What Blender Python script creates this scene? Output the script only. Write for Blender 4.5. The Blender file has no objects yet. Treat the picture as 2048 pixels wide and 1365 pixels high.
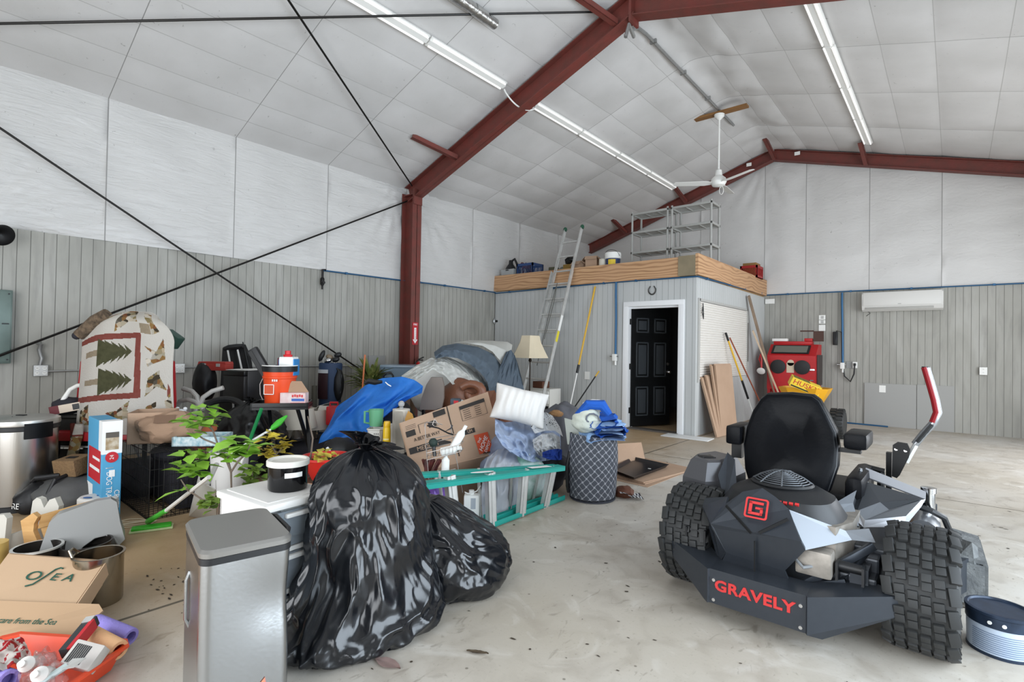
import bpy, bmesh, math, random
from mathutils import Vector as V, Matrix as MX, noise as NZ
R = random.Random(11)
PI = math.pi
SC = bpy.context.scene
COL = SC.collection
# ---------------------------------------------------------------- camera
F, YAW, PIT, ROLL, CH = 1039.52, .7055, .0134, .0172, 1.334
_r = V((math.cos(YAW), math.sin(YAW), 0))
_f = V((-math.sin(YAW)*math.cos(PIT), math.cos(YAW)*math.cos(PIT), math.sin(PIT)))
_u = _r.cross(_f)
_r2 = _r*math.cos(ROLL) + _u*math.sin(ROLL)
_u2 = -_r*math.sin(ROLL) + _u*math.cos(ROLL)
cam = bpy.data.cameras.new('camera'); cam.sensor_width = 36; cam.lens = 36*F/2048; cam.clip_end = 200; cam.clip_start = .05
co = bpy.data.objects.new('camera', cam); COL.objects.link(co); SC.camera = co
co.matrix_world = MX(((_r2.x, _u2.x, -_f.x, 0), (_r2.y, _u2.y, -_f.y, 0), (_r2.z, _u2.z, -_f.z, CH), (0, 0, 0, 1)))
CO = V((0, 0, CH))
def ray(px, py): return _f + _r2*((px-1024)/F) + _u2*((682.5-py)/F)
def on(px, py, ax, val):                    # the survey point on a plane of the room (x, y or z = val)
    r = ray(px, py); return CO + r*((val-CO[ax])/r[ax])
def fl(px, py, z=0.): return on(px, py, 2, z)
def dep(px, py, d): return CO + ray(px, py)*d
# ---------------------------------------------------------------- colours and materials
def lin(h):
    c = [int(h[i:i+2], 16)/255 for i in (0, 2, 4)]
    return tuple([x/12.92 if x <= .04045 else ((x+.055)/1.055)**2.4 for x in c]+[1])
def nt(name):
    m = bpy.data.materials.new(name); m.use_nodes = True
    t = m.node_tree; return m, t, t.nodes['Principled BSDF']
def nd(t, k, **kw):
    n = t.nodes.new(k)
    for a, b in kw.items():
        if a.startswith('i_'): n.inputs[a[2:].replace('_', ' ')].default_value = b
        else: setattr(n, a, b)
    return n
def coords(t, sc=(1, 1, 1), kind='Object'):
    tc = nd(t, 'ShaderNodeTexCoord'); mp = nd(t, 'ShaderNodeMapping'); mp.inputs['Scale'].default_value = sc
    t.links.new(tc.outputs[kind], mp.inputs['Vector']); return mp.outputs['Vector']
def noise(t, sc, detail=4, st=(1, 1, 1), dist=0):
    n = nd(t, 'ShaderNodeTexNoise'); n.inputs['Scale'].default_value = sc; n.inputs['Detail'].default_value = detail; n.inputs['Distortion'].default_value = dist
    t.links.new(coords(t, st), n.inputs['Vector']); return n.outputs['Fac']
def ramp(t, src, stops):
    n = nd(t, 'ShaderNodeValToRGB'); e = n.color_ramp.elements
    while len(e) < len(stops): e.new(.5)
    for k, (p, c) in enumerate(stops): e[k].position = p; e[k].color = c if not isinstance(c, str) else lin(c)
    t.links.new(src, n.inputs['Fac']); return n.outputs['Color']
def mixc(t, fac, a, b, mode='MIX'):
    n = nd(t, 'ShaderNodeMix', data_type='RGBA', blend_type=mode)
    for s, k in ((fac, 0), (a, 6), (b, 7)):
        if isinstance(s, (float, int)): n.inputs[k].default_value = s
        elif isinstance(s, tuple): n.inputs[k].default_value = s
        else: t.links.new(s, n.inputs[k])
    return n.outputs[2]
def bumpn(t, p, src, strength, dist=.01):
    n = nd(t, 'ShaderNodeBump'); n.inputs['Strength'].default_value = strength; n.inputs['Distance'].default_value = dist
    t.links.new(src, n.inputs['Height']); t.links.new(n.outputs['Normal'], p.inputs['Normal'])
_MC = {}
def M(name, hx='888888', rough=.5, metal=0., var=0., vs=6., hx2=None, bump=0., bs=30., bd=.01, st=(1, 1, 1), coat=0., trans=0., alpha=1., ior=1.45, sheen=0., spec=.5):
    if name in _MC: return _MC[name]
    m, t, p = nt(name); c = lin(hx)
    p.inputs['Base Color'].default_value = c; p.inputs['Roughness'].default_value = rough; p.inputs['Metallic'].default_value = metal
    p.inputs['Coat Weight'].default_value = coat; p.inputs['Coat Roughness'].default_value = .08
    p.inputs['Transmission Weight'].default_value = trans; p.inputs['Alpha'].default_value = alpha; p.inputs['IOR'].default_value = ior
    p.inputs['Sheen Weight'].default_value = sheen; p.inputs['Specular IOR Level'].default_value = spec
    if var:
        c2 = lin(hx2) if hx2 else tuple([x*.55 for x in c[:3]]+[1])
        f = noise(t, vs, 5, st)
        rr = ramp(t, f, [(.35, (0, 0, 0, 1)), (.7, (1, 1, 1, 1))])
        mu = nd(t, 'ShaderNodeMath', operation='MULTIPLY'); mu.inputs[1].default_value = var; t.links.new(rr, mu.inputs[0])
        t.links.new(mixc(t, mu.outputs[0], c, c2), p.inputs['Base Color'])
    if bump: bumpn(t, p, noise(t, bs, 4, st), bump, bd)
    _MC[name] = m; return m
# ---------------------------------------------------------------- geometry collector
def rot(rx=0, ry=0, rz=0): return MX.Rotation(rz, 4, 'Z') @ MX.Rotation(ry, 4, 'Y') @ MX.Rotation(rx, 4, 'X')
def T(x, y=None, z=None): return MX.Translation(V(x) if y is None else V((x, y, z)))
class G:
    def __init__(s): s.b = bmesh.new(); s.mi = 0
    def face(s, vs):
        try:
            f = s.b.faces.new(vs); f.material_index = s.mi; return f
        except ValueError: return None
    def box(s, c, d, m=None, bev=0.):
        n0 = len(s.b.verts); 
        mat = T(c) @ (m or MX.Identity(4)) @ MX.Diagonal((d[0], d[1], d[2], 1))
        vs = bmesh.ops.create_cube(s.b, size=1, matrix=mat)['verts']
        for f in {f for v in vs for f in v.link_faces}: f.material_index = s.mi
        if bev:
            es = list({e for v in vs for e in v.link_edges})
            r = bmesh.ops.bevel(s.b, geom=es, offset=bev, segments=2, profile=.6, affect='EDGES', clamp_overlap=True)
            for f in r['faces']: f.material_index = s.mi
        return s
    def bx(s, a, b, bev=0., m=None):          # box by two corners (local), optional matrix afterwards
        a = V(a); b = V(b); c = (a+b)/2; d = b-a
        if m is None: return s.box(c, d, None, bev)
        mm = m @ T(c); return s.box(mm.translation, d, mm.to_3x3().to_4x4(), bev)
    def rings(s, rs, caps=True, closed=True, wrap=False):
        L = [[s.b.verts.new(p) for p in r] for r in rs]; n = len(L[0])
        idx = range(len(L)) if wrap else range(len(L)-1)
        for i in idx:
            a, b = L[i], L[(i+1) % len(L)]
            for j in range(n if closed else n-1):
                k = (j+1) % n; s.face((a[j], a[k], b[k], b[j]))
        if caps and not wrap and closed:
            s.face(list(reversed(L[0]))); s.face(L[-1])
        return s
    def cyl(s, p0, p1, r0, r1=None, n=14, caps=True):
        p0 = V(p0); p1 = V(p1); r1 = r0 if r1 is None else r1
        d = (p1-p0).normalized(); a = d.orthogonal().normalized(); b = d.cross(a)
        an = [2*PI*i/n for i in range(n)]
        return s.rings([[p0+(a*math.cos(t)+b*math.sin(t))*r0 for t in an], [p1+(a*math.cos(t)+b*math.sin(t))*r1 for t in an]], caps)
    def tube(s, pts, r, n=8, closed=False):
        pts = [V(p) for p in pts]; N = len(pts); rs = []; a = None
        for i, p in enumerate(pts):
            q0 = pts[i-1] if (i > 0 or closed) else p; q1 = pts[(i+1) % N] if (i < N-1 or closed) else p
            d = (q1-q0).normalized()
            if a is None: a = d.orthogonal().normalized()
            a = (a-d*a.dot(d)).normalized(); b = d.cross(a)
            rr = r[i] if isinstance(r, (list, tuple)) else r
            rs.append([p+(a*math.cos(2*PI*k/n)+b*math.sin(2*PI*k/n))*rr for k in range(n)])
        return s.rings(rs, True, True, closed)
    def lathe(s, prof, c=(0, 0, 0), n=32, m=None, caps=True, sx=1, sy=1):
        c = V(c); rs = []
        for r, z in prof:
            ring = [V((r*sx*math.cos(2*PI*k/n), r*sy*math.sin(2*PI*k/n), z)) for k in range(n)]
            rs.append([(m @ p if m else p)+c for p in ring])
        return s.rings(rs, caps)
    def prism(s, poly, h, m=None):            # polygon in xy, extruded 0..h along z
        m = m or MX.Identity(4); n = len(poly)
        a = [s.b.verts.new(m @ V((x, y, 0))) for x, y in poly]; b = [s.b.verts.new(m @ V((x, y, h))) for x, y in poly]
        s.face(list(reversed(a))); s.face(b)
        for i in range(n): s.face((a[i], a[(i+1) % n], b[(i+1) % n], b[i]))
        return s
    def poly(s, pts): s.face([s.b.verts.new(V(p)) for p in pts]); return s
    def slab(s, pts, t):                      # a flat polygon in space given thickness along its normal
        P = [V(p) for p in pts]; nrm = V((0, 0, 0))
        for i in range(len(P)): nrm += P[i].cross(P[(i+1) % len(P)])
        nrm.normalize(); a = [s.b.verts.new(p) for p in P]; b = [s.b.verts.new(p-nrm*t) for p in P]; n = len(P)
        s.face(a); s.face(list(reversed(b)))
        for i in range(n): s.face((a[i], b[i], b[(i+1) % n], a[(i+1) % n]))
        return s
    def grid(s, fn, nu, nv, cu=False, thick=0., matf=None):
        us = [i/nu for i in range(nu if cu else nu+1)]; vs = [j/nv for j in range(nv+1)]
        L = [[s.b.verts.new(fn(u, v)) for u in us] for v in vs]; n = len(us); fs = []
        for j in range(nv):
            for i in range(n if cu else n-1):
                k = (i+1) % n; f = s.face((L[j][i], L[j][k], L[j+1][k], L[j+1][i]))
                if f:
                    if matf: f.material_index = matf((i+.5)/nu, (j+.5)/nv)
                    fs.append(f)
        if thick: bmesh.ops.solidify(s.b, geom=fs, thickness=thick)
        return s
    def ball(s, c, r, sub=3, m=None, fn=None):
        vs = bmesh.ops.create_icosphere(s.b, subdivisions=sub, radius=1)['verts']; c = V(c); r = V(r) if not isinstance(r, (int, float)) else V((r, r, r))
        for v in vs:
            k = 1+(fn(v.co) if fn else 0); q = V((v.co.x*r.x, v.co.y*r.y, v.co.z*r.z))*k
            v.co = (m @ q if m else q)+c
        for f in {f for v in vs for f in v.link_faces}: f.material_index = s.mi
        return s
def obj(name, g, mat, parent=None, smooth=.6, label=None, loc=None, rz=0, m=None):
    me = bpy.data.meshes.new(name)
    bmesh.ops.recalc_face_normals(g.b, faces=g.b.faces[:]); g.b.to_mesh(me); g.b.free()
    for x in (mat if isinstance(mat, (list, tuple)) else [mat]): me.materials.append(x)
    if smooth is not None:
        me.shade_smooth()
        if smooth < 3: me.set_sharp_from_angle(angle=smooth)
    else: me.shade_flat()
    o = bpy.data.objects.new(name, me); COL.objects.link(o)
    if parent: o.parent = parent
    if m is not None: o.matrix_local = m
    if loc is not None: o.location = loc; o.rotation_euler = (0, 0, rz)
    if label: o['label'] = label
    return o
def tag(o, label, cat, group=None):
    o['label'] = label; o['category'] = cat
    if group: o['group'] = group
    return o
def thing(name, label, cat, loc=(0, 0, 0), rz=0, group=None, m=None):
    o = bpy.data.objects.new(name, None); COL.objects.link(o); o.empty_display_size = .1
    if m is not None: o.matrix_world = m
    else: o.location = loc; o.rotation_euler = (0, 0, rz)
    return tag(o, label, cat, group)
def struct(o, label=None):
    o['kind'] = 'structure'
    if label: o['label'] = label
    return o
def textm(name, s, size, mat, parent, m, ext=.0006, sp=1., shear=0, sx=1., off=0.):
    cu = bpy.data.curves.new(name, 'FONT'); cu.body = s; cu.size = size; cu.align_x = 'CENTER'; cu.align_y = 'CENTER'; cu.extrude = ext; cu.space_character = sp; cu.shear = shear; cu.resolution_u = 3; cu.offset = off
    o = bpy.data.objects.new(name, cu); dg = bpy.context.evaluated_depsgraph_get()
    COL.objects.link(o); dg.update(); me = bpy.data.meshes.new_from_object(o.evaluated_get(dg)); bpy.data.objects.remove(o)
    me.materials.clear(); me.materials.append(mat)
    o = bpy.data.objects.new(name, me); COL.objects.link(o); o.parent = parent; o.matrix_local = m @ MX.Diagonal((sx, 1, 1, 1)); return o
def frame(o, x, y):                          # matrix with given origin, x axis and (roughly) y axis
    x = V(x).normalized(); z = x.cross(V(y)).normalized(); y = z.cross(x)
    return MX(((x.x, y.x, z.x, o[0]), (x.y, y.y, z.y, o[1]), (x.z, y.z, z.z, o[2]), (0, 0, 0, 1)))
def dup(root, loc=None, rz=None, label=None, group=None, m=None):
    r = root.copy(); COL.objects.link(r)
    if loc is not None: r.location = loc
    if rz is not None: r.rotation_euler = (0, 0, rz)
    if m is not None: r.matrix_world = m
    if label: r['label'] = label
    if group: r['group'] = group
    for ch in list(root.children):
        c = ch.copy(); COL.objects.link(c); c.parent = r
        for g in list(ch.children):
            d = g.copy(); COL.objects.link(d); d.parent = c
    return r
def fb(p, s=1., o=0): return NZ.noise(V((p[0]*s+o, p[1]*s+o*1.7, p[2]*s-o)))
def ridge(p, s, o=0): return 1-abs(NZ.noise(V((p[0]*s+o, p[1]*s+o*1.3, p[2]*s-o))))*2
def lerp(a, b, t): return a+(b-a)*t
def ss(a, b, x):
    t = max(0, min(1, (x-a)/(b-a))); return t*t*(3-2*t)
# common materials
RED = M('red_oxide_steel', '70352e', .55, .0, .6, 7, '54372f', .15, 60)
BLACKP = M('black_plastic', '17181a', .45)
BLACKM = M('black_metal', '141414', .4, .3)
WHITEP = M('white_plastic', 'e6e6e2', .4)
STEEL = M('brushed_steel', 'b9b7b2', .28, 1., .25, 3, '8f8d88', .06, 120, .01, (1, 1, .05))
CHROME = M('polished_metal', 'c8c8c8', .12, 1.)
ALU = M('aluminium', 'cfcfcc', .38, .45, .3, 12, '9a9a98')
GALV = M('galvanised', 'a8a9a8', .45, .8, .3, 25, '88898a')
CARD = M('cardboard', 'a98d76', .85, 0, .35, 4, '997d66', .1, 60)
CARDI = M('cardboard_inside', '9c8068', .9)
WOOD = M('pine_wood', 'c99f68', .6, 0, .6, 6, 'a97c47', .1, 30, .01, (1, 1, 8))
GREYP = M('grey_plastic', '8e8f8d', .45)
WHITEC = M('white_cloth', 'dedfe0', .9, 0, .2, 8, 'c6c9cc', .2, 60, .01, sheen=.2)
# ================================================================ the shell
XL, YG, XR, YF = -7.36, 11.88, 1.85, -2.2
EAVE, PL, PR, XRD = 4.09, .3388, .294, -2.88
def zc(x):                                    # underside of the roof blanket
    a = EAVE+(x+7.37)*PL; b = EAVE+(XRD+7.37)*PL-(x-XRD)*PR
    k = .05; h = max(0, min(1, .5+.5*(b-a)/k)); return lerp(b, a, h)-k*h*(1-h)
def mat_concrete():
    m, t, p = nt('concrete')
    n1 = noise(t, .7, 6); n2 = noise(t, 5, 8, dist=.6); n3 = noise(t, 60, 3)
    c = ramp(t, n1, [(.3, 'a89f90'), (.52, 'b6afa4'), (.72, 'bfbcb6')])
    c = mixc(t, ramp(t, n2, [(.5, (0, 0, 0, 1)), (.78, (.7, .7, .7, 1))]), c, lin('91877a'))
    c = mixc(t, ramp(t, noise(t, 2.3, 7, dist=2.), [(.56, (0, 0, 0, 1)), (.7, (.55, .55, .55, 1))]), c, lin('cfcbc3'))
    c = mixc(t, ramp(t, noise(t, 11, 7, (1, .5, 1), 2.5), [(.62, (0, 0, 0, 1)), (.72, (.55, .55, .55, 1))]), c, lin('7f776b'))
    c = mixc(t, ramp(t, n3, [(.62, (0, 0, 0, 1)), (.75, (.5, .5, .5, 1))]), c, lin('8d8374'))
    sp = nd(t, 'ShaderNodeTexVoronoi', feature='F1'); sp.inputs['Scale'].default_value = 7.; sp.inputs['Randomness'].default_value = 1
    t.links.new(coords(t), sp.inputs['Vector'])
    c = mixc(t, ramp(t, sp.outputs['Distance'], [(.035, (.7, .7, .7, 1)), (.06, (0, 0, 0, 1))]), c, lin('5f584d'))
    # the working side near the tools is browner with dust
    tc = nd(t, 'ShaderNodeTexCoord'); sx = nd(t, 'ShaderNodeSeparateXYZ'); t.links.new(tc.outputs['Object'], sx.inputs[0])
    mr = nd(t, 'ShaderNodeMapRange'); mr.inputs[1].default_value = -2.3; mr.inputs[2].default_value = -3.6; t.links.new(sx.outputs[0], mr.inputs[0])
    mu = nd(t, 'ShaderNodeMath', operation='MULTIPLY'); t.links.new(mr.outputs[0], mu.inputs[0]); mu.inputs[1].default_value = .8
    c = mixc(t, mu.outputs[0], c, lin('a18257'), 'MIX')
    # sawn joints
    wob = noise(t, 3, 3)
    for ax, pos, w in ((0, -3.03, .011), (1, 6.3, .008)):
        a = nd(t, 'ShaderNodeMath', operation='SUBTRACT'); t.links.new(sx.outputs[ax], a.inputs[0]); a.inputs[1].default_value = pos
        b = nd(t, 'ShaderNodeMath', operation='ABSOLUTE'); t.links.new(a.outputs[0], b.inputs[0])
        l = nd(t, 'ShaderNodeMath', operation='LESS_THAN'); t.links.new(b.outputs[0], l.inputs[0]); l.inputs[1].default_value = w
        c = mixc(t, l.outputs[0], c, lin('5d5548'))
    t.links.new(c, p.inputs['Base Color'])
    t.links.new(ramp(t, n2, [(.3, (.62, .62, .62, 1)), (.7, (.42, .42, .42, 1))]), p.inputs['Roughness'])
    bumpn(t, p, n3, .15, .004); return m
g = G()
g.bx((XL-.3, YF-2.5, -.2), (XR+2.5, YG+.3, 0))
struct(obj('floor', g, mat_concrete()), 'bare concrete slab floor with stains and saw cut joints')

def mat_panel():
    m, t, p = nt('grey_grooved_siding')
    c = ramp(t, noise(t, 2.2, 6, (1, 1, .35), 1.2), [(.3, '8f8e87'), (.5, '9c9b94'), (.7, 'a5a49e')])
    c = mixc(t, ramp(t, noise(t, 14, 4, (1, 1, .12)), [(.52, (0, 0, 0, 1)), (.75, (.5, .5, .5, 1))]), c, lin('7f7e79'))
    t.links.new(c, p.inputs['Base Color']); p.inputs['Roughness'].default_value = .6
    bumpn(t, p, noise(t, 25, 4, (1, 1, .1)), .2, .003); return m
PANEL = mat_panel()
GROOVE = M('siding_groove', '83827d', .8)
def siding(name, a, b, z0, z1, nrm, pitch=.103, ph=0., holes=()):
    # boards with real grooves; a, b in plan, nrm points into the room; holes: (s0, s1, zlo, zhi)
    a = V((a[0], a[1], 0)); b = V((b[0], b[1], 0)); L = (b-a).length; d = (b-a)/L; n = V((nrm[0], nrm[1], 0)); g = G()
    def strip(s0, s1, za, zb):
        s = []; k = math.ceil((s0-ph)/pitch)
        s.append((s0, 0, 0))
        while ph+k*pitch < s1:
            q = ph+k*pitch; k += 1
            if q-.006 > s0 and q+.006 < s1: s += [(q-.0032, 0, 1), (q-.002, -.005, 1), (q+.002, -.005, 1), (q+.0032, 0, 0)]
        s.append((s1, 0, 0))
        vs = [[g.b.verts.new(a+d*x+n*y+V((0, 0, z))) for x, y, _ in s] for z in (za, zb)]
        for i in range(len(s)-1):
            g.mi = s[i][2]; g.face((vs[0][i], vs[0][i+1], vs[1][i+1], vs[1][i]))
        g.mi = 0
    cuts = [0]
    for h in holes: cuts += [h[0], h[1]]
    cuts.append(L)
    for i in range(len(cuts)-1):
        if i % 2 == 0: strip(cuts[i], cuts[i+1], z0, z1)
        else:
            h = holes[i//2]
            if h[2] > z0: strip(h[0], h[1], z0, h[2])
            if h[3] < z1: strip(h[0], h[1], h[3], z1)
    return g
def mat_vinyl(name, hx='cbcac8', rough=.42, wr=.35, st=(1, 1, 1)):
    m, t, p = nt(name); p.inputs['Roughness'].default_value = rough
    c = ramp(t, noise(t, 1.3, 5), [(.3, hx), (.75, 'c3c2c0')])
    c = mixc(t, ramp(t, noise(t, 22, 6, dist=1.), [(.69, (0, 0, 0, 1)), (.74, (.6, .6, .6, 1))]), c, lin('8b8a87'))
    t.links.new(c, p.inputs['Base Color'])
    bumpn(t, p, noise(t, 9, 7, st, 1.5), wr, .02); return m
VIN = mat_vinyl('white_vinyl_blanket', rough=.36, wr=.75, st=(.8, .3, 1.9))
VIN2 = mat_vinyl('white_vinyl_gable', rough=.45, wr=.3, st=(.5, 1, 1.1))
VINC = mat_vinyl('white_vinyl_roof', 'd3d2d1', .5, .08)
SEAM = M('vinyl_seam', '8f8e8c', .6)
SEAMY = [-1.3, .07, 1.47, 2.85, 4.2, 7.36, 8.82, 10.3]
def wallskin(name, a, b, z0f, z1f, nrm, seams, lab, fan=()):
    a = V((a[0], a[1], 0)); b = V((b[0], b[1], 0)); L = (b-a).length; d = (b-a)/L; n = V((nrm[0], nrm[1], 0)); g = G()
    us = sorted(set([i*.06 for i in range(int(L/.06)+1)]+[L]+[s+o for s in seams for o in (-.006, .006)])); NV = 30
    def pt(u, k):
        v = k/NV; P = a+d*u; z0 = z0f; z1 = z1f(P); z = lerp(z0, z1, v)
        ds = min([abs(u-s) for s in seams]+[9]); e = min(v, 1-v)
        q = V((u*.9, z*2.6, 0)); w = .02*NZ.noise(q*1.1)+.012*NZ.noise(V((u*2.2+z*1.8, z*7, 3)))*ss(.0, .3, 1-e*2)
        for fu, fz in fan:                     # pulled creases that run out from a tied point
            dx = u-fu; dz = z-fz; rr = math.hypot(dx, dz)
            if rr < 1.5: w += .022*math.sin(math.atan2(dz, dx)*17)*ss(1.5, .1, rr)*ss(.0, .2, rr)
        puff = .022*ss(0, .4, ds)*ss(0, .2, e)
        if ds < .01: w = 0; puff = .002
        return P+n*(puff+w+.01)+V((0, 0, z))
    L2 = [[g.b.verts.new(pt(u, k)) for u in us] for k in range(NV+1)]
    for k in range(NV):
        for i in range(len(us)-1):
            g.mi = 1 if min([abs((us[i]+us[i+1])/2-s) for s in seams]+[9]) < .005 else 0
            g.face((L2[k][i], L2[k][i+1], L2[k+1][i+1], L2[k+1][i]))
    return struct(obj(name, g, [VIN if nrm[0] else VIN2, SEAM], None, 4), lab)
PZ, PZG = 2.475, 2.535
struct(obj('wall_west', siding('w', (XL, YF), (XL, YG), 0, PZ, (1, 0), .1035, .647-YF-.1035*0), [PANEL, GROOVE], None, .3), 'long grey grooved board wall behind the clutter')
ph = (-1.405+7.36) % .1035
struct(obj('wall_north', siding('n', (XL, YG), (XR, YG), 0, PZG, (0, -1), .103, ph), [PANEL, GROOVE], None, .3), 'grey grooved board end wall below the air conditioner')
wallskin('wall_west_insulation', (XL, YF), (XL, YG), PZ, lambda P: EAVE+.03, (1, 0), [y-YF for y in SEAMY+[5.7]], 'white vinyl insulation wall above the long grey boards', fan=((5.45-YF, 4.0), (6.05-YF, 3.95), (.4-YF, 2.5)))
wallskin('wall_north_insulation', (XL, YG), (XR, YG), PZG, lambda P: zc(P.x)+.05, (0, -1), [2.9, 4.27, 5.05, 6.12, 7.18, 8.3], 'white vinyl insulation gable wall above the air conditioner', fan=((4.25, 5.4),))
# ceiling
PX = [-7.0, -6.64, -6.18, -5.73, -5.16, -4.73, -4.25, -3.74, -3.3, -2.66, -2.26, -1.70, -1.18, -.68, -.18, .42, 1.0, 1.5]
g = G()
def lattice(lo, hi, step, lines, e):
    s = [lo, hi]; x = lo
    while x < hi: s.append(x); x += step
    s = [x for x in s if min(abs(x-q) for q in lines) > step*.4]+[q+o for q in lines for o in (-e, e)]
    return sorted(set(s))
cx = lattice(XL-.08, XR+.08, .05, PX, .004); cy = lattice(YF, YG+.05, .07, SEAMY+[5.7], .004)
BIG = [-6.64, -5.16, -3.3, -2.26, -1.18, -.18, 1.0]
def cell(x, lines):
    lo = max([q for q in lines if q <= x] or [lines[0]-.6]); hi = min([q for q in lines if q > x] or [lines[-1]+.6]); return (x-lo)/(hi-lo), hi-lo, lo
def czz(x, y):
    u, w, lo = cell(x, [XL-.1]+PX+[XR+.1]); U, W, LO = cell(x, [XL-.1]+BIG+[XR+.1]); v, h, _ = cell(y, [YF-.1]+sorted(SEAMY+[5.7])+[YG+.06])
    pv = max(0, 1-(2*v-1)**4); z = zc(x)
    k0 = ss(0, .5, x-XL)*(.45+.55*ss(5., 6.2, y))
    z -= k0*(.022*(1-(2*u-1)**2)**.7*(.6+.6*NZ.noise(V((lo*3, _*2, 1))))+.022*(1-(2*U-1)**2))*pv
    kr = ss(1.1, .25, abs(x-XRD))              # loose wrinkles beside the ridge
    z += kr*(.028*NZ.noise(V((x*3.5+y*1.3, y*2.2, 5)))+.014*NZ.noise(V((x*9+y*5, y*4, 2))))-kr*.02
    df = abs(y-5.65)                           # tucks against the frame
    z += .012*ss(.5, .05, df)*NZ.noise(V((x*9, y*1.5, 8)))
    return z+.006*NZ.noise(V((x*2, y*2, 0)))
Lc = [[g.b.verts.new((x, y, czz(x, y))) for x in cx] for y in cy]
for j in range(len(cy)-1):
    for i in range(len(cx)-1):
        my = (cy[j]+cy[j+1])/2; mx = (cx[i]+cx[i+1])/2
        g.mi = 1 if min(abs(my-q) for q in SEAMY) < .003 else (2 if min(abs(mx-q) for q in PX) < .003 else 0)
        g.face((Lc[j][i], Lc[j][i+1], Lc[j+1][i+1], Lc[j+1][i]))
struct(obj('ceiling', g, [VINC, SEAM, M('vinyl_crease', 'b0afad', .6)], None, 4), 'sloping white vinyl insulation ceiling in quilted panels')
# side and front walls with open roll-up bays for daylight; far east bay added to brighten the gable end
g = G(); g.bx((XR, YF, 0), (XR+.1, .3, 4.3)).bx((XR, 4.9, 0), (XR+.1, 6.2, 4.3)).bx((XR, 10.4, 0), (XR+.1, YG+.1, 4.3)).bx((XR, .3, 3.1), (XR+.1, 4.9, 4.3)).bx((XR, 6.2, 3.1), (XR+.1, 10.4, 4.3)).bx((XR, 4.9, 3.1), (XR+.1, 6.2, 4.3))
struct(obj('wall_east', g, PANEL), 'wall with the open vehicle bay')
g = G(); g.bx((XL, YF-.1, 0), (-4.6, YF, 4.3)).bx((-4.6, YF-.1, 3.3), (1.2, YF, 5.7)).bx((1.2, YF-.1, 0), (XR, YF, 4.3)).bx((XL, YF-.1, 4.2), (-4.6, YF, 5.))
struct(obj('wall_south', g, PANEL), 'wall with the open entrance bay')
g = G(); g.bx((XL-.1, YF, 0), (XL-.03, YG+.1, 4.3)); g.bx((XL, YG+.03, 0), (XR, YG+.12, 5.9))
struct(obj('wall_outer_sheeting', g, GALV))
g = G()
for x0, x1 in ((XL-.2, XRD), (XRD, XR+.2)):
    g.slab([(x0, YF-.1, zc(x0)+.2), (x1, YF-.1, zc(x1)+.2), (x1, YG+.2, zc(x1)+.2), (x0, YG+.2, zc(x0)+.2)], .03)
struct(obj('roof', g, GALV))

# ================================================================ red steel frame
def Hbeam(g, p0, p1, up, w, h, tf=.012, tw=.01):
    p0 = V(p0); p1 = V(p1); L = (p1-p0).length; d = (p1-p0)/L
    m = frame(p0, d, up)                       # local x along, y up
    g.bx((0, -h/2, -tw/2), (L, h/2, tw/2), 0, m); g.bx((0, h/2-tf, -w/2), (L, h/2, w/2), 0, m); g.bx((0, -h/2, -w/2), (L, -h/2+tf, w/2), 0, m)
def angle(g, p0, p1, up, w=.06, t=.008):
    p0 = V(p0); p1 = V(p1); L = (p1-p0).length; m = frame(p0, p1-p0, up)
    g.bx((0, -w/2, 0), (L, w/2, t), 0, m); g.bx((0, -w/2, 0), (L, -w/2+t, w), 0, m)
YC = 5.68
g = G(); Hbeam(g, (-7.17, YC, 0), (-7.17, YC, 3.98), (1, 0, 0), .19, .3)
col = struct(obj('steel_column', g, RED, None, None), 'red oxide steel I column at the long grey wall, carrying the rafter')
g = G(); g.bx((-7.29, YC-.09, 3.93), (-7.02, YC+.09, 3.945)); g.bx((-7.02, YC-.09, 3.76), (-7.0, YC+.09, 4.02)); g.bx((-7.33, YC-.1, 0), (-6.98, YC+.1, .02)); obj('end_plate', g, RED, col, None)
def rafter(name, p0, p1, w, h, lab):
    g = G(); Hbeam(g, p0, p1, (0, 0, 1), w, h); return struct(obj(name, g, RED, None, None), lab)
yr0, yr1 = YC+.02, 5.52
r1 = rafter('steel_rafter', (-7.25, yr0, zc(-7.25)-.17), (-2.9, yr1, zc(-2.9)-.2), .17, .28, 'red oxide rafter rising from the steel column to the ridge')
r2 = rafter('steel_rafter', (-2.9, yr1, zc(-2.9)-.2), (1.8, YC, zc(1.8)-.17), .17, .28, 'red oxide rafter sloping down from the ridge past the top edge')
g = G(); g.bx((-2.915, yr1-.1, zc(-2.9)-.42), (-2.885, yr1+.1, zc(-2.9)-.04)); obj('ridge_plate', g, RED, r1, None)
r3 = rafter('steel_rafter', (-7.36, 11.7, zc(-7.36)-.13), (-2.9, 11.7, zc(-2.9)-.15), .15, .22, 'red oxide gable rafter behind the wire shelves')
r4 = rafter('steel_rafter', (-2.9, 11.7, zc(-2.9)-.15), (1.85, 11.7, zc(1.85)-.15), .15, .22, 'red oxide gable rafter over the air conditioner wall')
def brace(par, x0, y0, z0, x1, y1, z1):
    g = G(); angle(g, (x0, y0, z0), (x1, y1, z1), (0, 0, 1), .07); b = obj('flange_brace', g, RED, par, None)
    return b
brace(r1, -5.93, 5.58, zc(-5.93)-.27, -6.15, 4.86, zc(-6.15)-.03); brace(r1, -3.07, 5.45, zc(-3.07)-.3, -3.34, 4.75, zc(-3.34)-.03)
for rr, x in ((r3, -6.2), (r3, -4.68), (r4, -2.82), (r4, -1.24)):
    brace(rr, x, 11.62, zc(x)-.24, x-.02, 10.95, zc(x)-.02)
g = G()
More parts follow.
